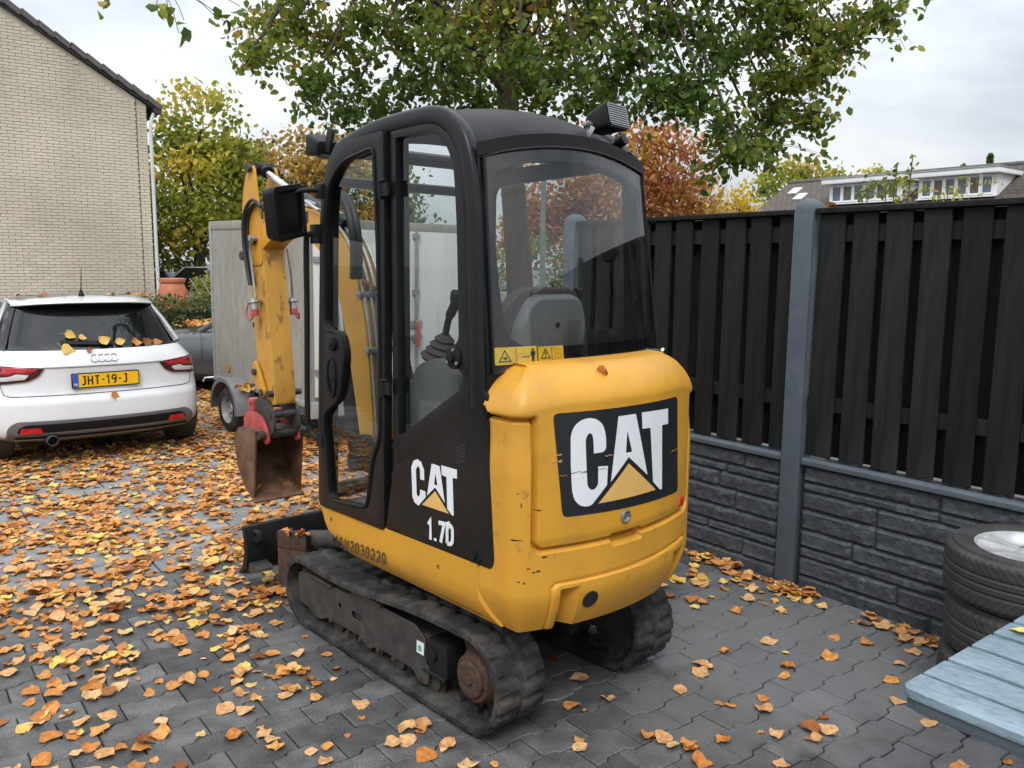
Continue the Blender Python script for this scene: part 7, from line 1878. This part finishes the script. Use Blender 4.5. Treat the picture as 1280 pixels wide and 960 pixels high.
# ---- dark grey open-topped car beyond
GREY_PAINT = mat('dark_grey_car_paint', (0.055, 0.062, 0.067), 0.3, var=0.06, coat=0.8, rvar=0.03)
def simple_car(name, label, loc, ang, paint, W, Lc, belt, roof_z, hood, cabin, glass=WINDOW, wheel=0.31):
    """low-detail car seen far off: stations along its length, front at +y"""
    t = empty(name, loc, (0, 0, ang), label, 'car')
    hw = W / 2; P = []
    st = [(-0.5, 0.55, 0.35, 0.80), (-0.47, 0.8, 0.25, 0.9), (-0.40, 0.95, 0.20, 0.97), (-0.2, 1, 0.2, 1.0), (0.05, 1, 0.2, 1.0), (0.16, 1, 0.2, hood + 0.03), (0.30, 0.99, 0.2, hood), (0.42, 0.93, 0.22, hood - 0.07), (0.48, 0.80, 0.27, hood - 0.18), (0.5, 0.6, 0.36, hood - 0.28)]
    for u, kw, z0, zt in st:
        y = u * Lc; w_ = hw * kw; zb = belt * zt
        P.append([(-w_ * 0.9, y, z0), (-w_, y, z0 + 0.12), (-w_ * 1.0, y, (z0 + zb) / 2 + 0.03), (-w_ * 0.97, y, zb - 0.06), (-w_ * 0.90, y, zb - 0.008), (-w_ * 0.5, y, zb + 0.025), (0, y, zb + 0.035), (w_ * 0.5, y, zb + 0.025), (w_ * 0.90, y, zb - 0.008), (w_ * 0.97, y, zb - 0.06), (w_, y, (z0 + zb) / 2 + 0.03), (w_, y, z0 + 0.12), (w_ * 0.9, y, z0)])
    q = MB(); q.grid(P, wrap_v=True); q.add(P[0], [tuple(range(13))]); q.add(P[-1], [tuple(range(13))[::-1]]); bd_ = q.build('body', paint, t, smooth=45)
    y0, y1, y2, y3 = [u * Lc for u in cabin]; wg = hw * 0.90; wr = hw * 0.70
    if roof_z:
        ring_ = lambda y, z, w_: [(-w_, y, z), (w_, y, z)]
        q = MB(); A = [(-wg, y0, belt - 0.02), (wg, y0, belt - 0.02), (wg, y3, belt - 0.02), (-wg, y3, belt - 0.02)]; B = [(-wr, y1, roof_z), (wr, y1, roof_z), (wr, y2, roof_z), (-wr, y2, roof_z)]
        q.prism(A, B); gh = q.build('window', glass, t, bevel=0.03)
        q = MB(); q.prism([(a * 1.02, b, c + 0.004) for a, b, c in B], [(a * 0.94, b * 0.98, c + 0.04) for a, b, c in B]); q.build('roof', paint, t, bevel=0.02)
        for s in (-1, 1):
            for a, b in (((s * wg, y0, belt - 0.02), (s * wr, y1, roof_z)), ((s * wg, y3, belt - 0.02), (s * wr, y2, roof_z)), ((s * wg, (y0 + y3) / 2, belt - 0.02), (s * wr, (y1 + y2) / 2, roof_z))):
                q = MB(); q.bar(Vector(a) * 1.004, Vector(b) * 1.004, 0.06, 0.05); q.build('pillar', paint, t)
    wheels(t, hw - 0.10, (-0.30 * Lc, 0.31 * Lc), wheel)
    return t, bd_
rd, rdb = simple_car('dark_roadster', 'dark grey low car behind the trailer with leaves on its cowl', (-3.32, 11.75, -0.04), R(78), GREY_PAINT, 1.72, 4.0, 0.88, 0, 0.93, (-.3, -.2, 0, .2))
RMx = Matrix.Translation((-3.32, 11.75, -0.04)) @ Matrix.Rotation(R(78), 4, 'Z')
q = MB(); P_ = [(-0.72, 0.66, 0.86), (0.72, 0.66, 0.86), (0.60, 0.02, 1.25), (-0.60, 0.02, 1.25)]
q.add(P_, [(0, 1, 2, 3)]); q.build('windscreen', glass_mat('pale_windscreen', (0.75, 0.8, 0.82), 2.2, 0.03), rd, smooth=0)
q = MB(); q.tube([(0.74, 0.72, 0.84), (0.615, 0.02, 1.265), (-0.615, 0.02, 1.265), (-0.74, 0.72, 0.84)], 0.038, 8); q.build('windscreen_frame', GREY_PAINT, rd)
q = MB(); q.prism([(-0.78, -1.05, 0.84), (0.78, -1.05, 0.84), (0.74, 0.2, 0.86), (-0.74, 0.2, 0.86)], [(-0.58, -0.95, 1.22), (0.58, -0.95, 1.22), (0.58, 0.0, 1.24), (-0.58, 0.0, 1.24)]); q.build('soft_top', mat('black_canvas', (0.02, 0.02, 0.021), 0.8), rd, bevel=0.05)
q = MB(); q.box((0.862, 0.98, 0.62), (0.02, 0.12, 0.055)); q.box((-0.862, 0.98, 0.62), (0.02, 0.12, 0.055)); q.build('side_repeater', CLEAR_LENS, rd, bevel=0.006)
for s in (-1, 1):
    q = MB(); q.tube([(s * 0.862, 0.62, 0.84), (s * 0.868, 0.62, 0.6), (s * 0.85, 0.62, 0.32)], 0.004, 4); q.build('door_gap', SEAM, rd)
    q = MB(); q.box((s * 0.845, -0.1, 0.235), (0.05, 2.2, 0.06)); q.build('sill', CAR_BLACK, rd, bevel=0.01)
pts = [tuple(RMx @ Vector((random.uniform(-0.74, 0.74), random.uniform(0.62, 1.12), 0.895 + random.uniform(0, 0.05)))) for _ in range(150)] + [tuple(RMx @ Vector((random.uniform(-0.68, 0.68), 0.66 - 0.6 * u, 0.90 + 0.36 * u))) for u in [random.random() ** 2 for _ in range(26)]]
leaf_heap('leaf_litter', pts, 'heap of tan leaves on the cowl of the dark grey car', smin=0.07, smax=0.11)

SILVER = mat('silver_car_paint', (0.38, 0.41, 0.41), 0.3, var=0.05, coat=0.6)
BLUE = mat('blue_car_paint', (0.07, 0.16, 0.30), 0.3, var=0.05, coat=0.6)
simple_car('parked_car', 'silver car parked across the street behind the rain barrel', (-8.9, 24.2, -0.05), R(76), SILVER, 1.75, 4.3, 0.98, 1.62, 0.9, (-.47, -.33, .03, .22))
simple_car('parked_car', 'blue car parked across the street beside the house corner', (-11.9, 26.4, -0.05), R(84), BLUE, 1.75, 4.2, 0.95, 1.5, 0.9, (-.45, -.33, .03, .22))
simple_car('parked_car', 'white car far beyond the cab rear window', (-0.4, 13.4, -0.05), R(80), WHITE_PAINT, 1.72, 3.9, 0.80, 1.12, 0.92, (-.45, -.33, .03, .22))

# ================================================================== grey box trailer
TTH, TPI = R(131.82), 0.01644
tl_ = empty('box_trailer', (-1.811, 7.429, 0), (TPI, 0, TTH - PI / 2), 'weathered grey box trailer with single axle and rear barn doors', 'trailer')
PLY = mat('weathered_grey_panel', (0.30, 0.29, 0.255), 0.75, var=0.10, vscale=2.5, bump=0.08, bscale=60, dirt=(0.19, 0.175, 0.145), dirt_amt=0.7, dscale=6, dlo=0.42, dhi=0.7, stretch=(2.2, 2.2, 0.8))
DOORP = mat('pale_trailer_door', (0.62, 0.62, 0.60), 0.6, var=0.06, vscale=3, dirt=(0.33, 0.31, 0.27), dirt_amt=0.55, dscale=6, dlo=0.48, dhi=0.72, stretch=(4, 4, 0.4))
TRIM = mat('aluminium_trim', (0.40, 0.41, 0.42), 0.45, metal=0.5, var=0.1, dirt=(0.2, 0.19, 0.16), dirt_amt=0.5)
LZ0, LZ1, TLN, TWD = 0.45, 2.085, 2.10, 2.12
q = MB(); q.box((TWD / 2, TLN / 2, (LZ0 + LZ1) / 2), (TWD - 0.02, TLN - 0.02, LZ1 - LZ0 - 0.02)); q.build('box', PLY, tl_)
q = MB(); q.box((-0.001, TLN / 2, (LZ0 + LZ1) / 2), (0.012, TLN - 0.05, LZ1 - LZ0 - 0.06)); sdp = q.build('side_panel', PLY, tl_, smooth=0)
for y in (0.62, 1.24): 
    q = MB(); q.box((-0.0075, y, (LZ0 + LZ1) / 2), (0.002, 0.006, LZ1 - LZ0 - 0.12)); q.build('panel_joint', PLY, sdp)
for y in (0.02, TLN - 0.02):
    q = MB(); q.box((-0.004, y, (LZ0 + LZ1) / 2), (0.03, 0.045, LZ1 - LZ0)); q.build('corner_trim', TRIM, tl_, bevel=0.006)
q = MB(); q.box((0.0, TLN / 2, LZ1 - 0.02), (0.035, TLN + 0.02, 0.085)); q.box((TWD / 2, -0.004, LZ1 - 0.02), (TWD + 0.03, 0.035, 0.0845)); q.build('top_rail', PLY, tl_, bevel=0.012)
q = MB(); q.box((0.0, TLN / 2, LZ0 + 0.005), (0.04, TLN + 0.01, 0.055)); q.box((TWD / 2, 0.0, LZ0 - 0.045), (TWD, 0.06, 0.15)); q.build('bottom_rail', TRIM, tl_, bevel=0.006)
dw = (TWD - 0.10) / 2
for k in range(2):
    q = MB(); x = 0.045 + dw / 2 + k * (dw + 0.01); q.box((x, -0.008, (LZ0 + LZ1) / 2 + 0.005), (dw, 0.03, LZ1 - LZ0 - 0.13)); dr = q.build('door', DOORP, tl_, bevel=0.006)
    xe = x + (dw / 2 - 0.06) * (1 if k == 0 else -1)
    q = MB(); q.tube([(xe, -0.045, LZ0 + 0.1), (xe, -0.045, LZ1 - 0.06)], 0.014, 8)
    for z in (LZ0 + 0.14, 1.0, 1.45, LZ1 - 0.10): q.box((xe, -0.034, z), (0.07, 0.03, 0.045))
    q.build('locking_bar', ZINC, dr)
    q = MB(); q.tube(smooth_path([(xe, -0.055, 1.16), (xe + 0.01, -0.075, 1.05), (xe - 0.01, -0.08, 0.92)], 4), 0.017, 8); q.build('bar_handle', mat('dark_red_handle', (0.20, 0.035, 0.035), 0.5) if k == 0 else RED, dr)
    for z in (0.75, 1.75):
        q = MB(); q.box((x - (dw / 2 - 0.05) * (1 if k == 0 else -1), -0.03, z), (0.12, 0.014, 0.05)); q.build('hinge', ZINC, dr)
q = MB(); q.box((TWD / 2 - 0.01, -0.03, 1.14), (0.30, 0.012, 0.07)); q.box((TWD / 2 - 0.01, -0.03, 1.02), (0.30, 0.012, 0.03)); q.build('lock_plate', ZINC, tl_)
WY = 1.46
for x, s in ((-0.075, -1), (TWD + 0.075, 1)):
    w_ = link('wheel', wh_me, tl_, (x, WY, 0.216), (0, s * PI / 2, 0), (0.72, 0.72, 0.8)); link('rim', hub_me, w_)
    q = MB(); P = []
    for k in range(15):
        a = R(-8 + 196 * k / 14); P.append([(x + dx, WY + rr_ * math.cos(a) * 1.04, 0.235 + rr_ * math.sin(a)) for dx, rr_ in ((-0.12, 0.265), (-0.12, 0.305), (0.10, 0.305), (0.10, 0.295), (-0.11, 0.295))])
    q.grid(P, wrap_v=True); q.build('mudguard', mat('galvanised_mudguard', (0.30, 0.31, 0.33), 0.4, metal=0.5, var=0.1), tl_, smooth=50)
q = MB(); q.box((TWD / 2, TLN / 2, 0.39), (1.5, TLN - 0.1, 0.07)); q.cyl((-0.05, WY, 0.216), (TWD + 0.05, WY, 0.216), 0.035, 12); q.bar((TWD / 2, TLN - 0.1, 0.40), (TWD / 2, TLN + 0.95, 0.42), 0.08, 0.08); q.cyl((TWD / 2 + 0.08, TLN + 0.7, 0.0), (TWD / 2 + 0.08, TLN + 0.7, 0.5), 0.03, 10)
q.build('chassis', STEEL_DARK, tl_)
q = MB(); q.tube([(0.04, TLN - 0.02, 0.46), (-0.10, TLN + 0.04, 0.45), (-0.12, TLN + 0.04, 0.41)], 0.012, 6); q.build('marker_bracket', TRIM, tl_)
q = MB(); patch(q, circle(1.74, 0.60, 0.05, 14, 0.045), lambda u, v, t: (-0.012 - t, u, v), 0, 0.004); q.build('side_marker', mat('amber_marker', (0.5, 0.2, 0.03), 0.3), tl_)
TMx = Matrix.Translation((-1.811, 7.429, 0)) @ Matrix.Rotation(TTH - PI / 2, 4, 'Z')
pts = [tuple(TMx @ Vector((-0.075 + random.uniform(-0.1, 0.1), WY - 0.22 + random.uniform(-0.16, 0.06), 0.475 + random.uniform(0, 0.05)))) for _ in range(16)]
leaf_heap('leaf_litter', pts, 'small heap of orange leaves on the trailer mudguard', smin=0.06, smax=0.09)
bpy.context.view_layer.update()
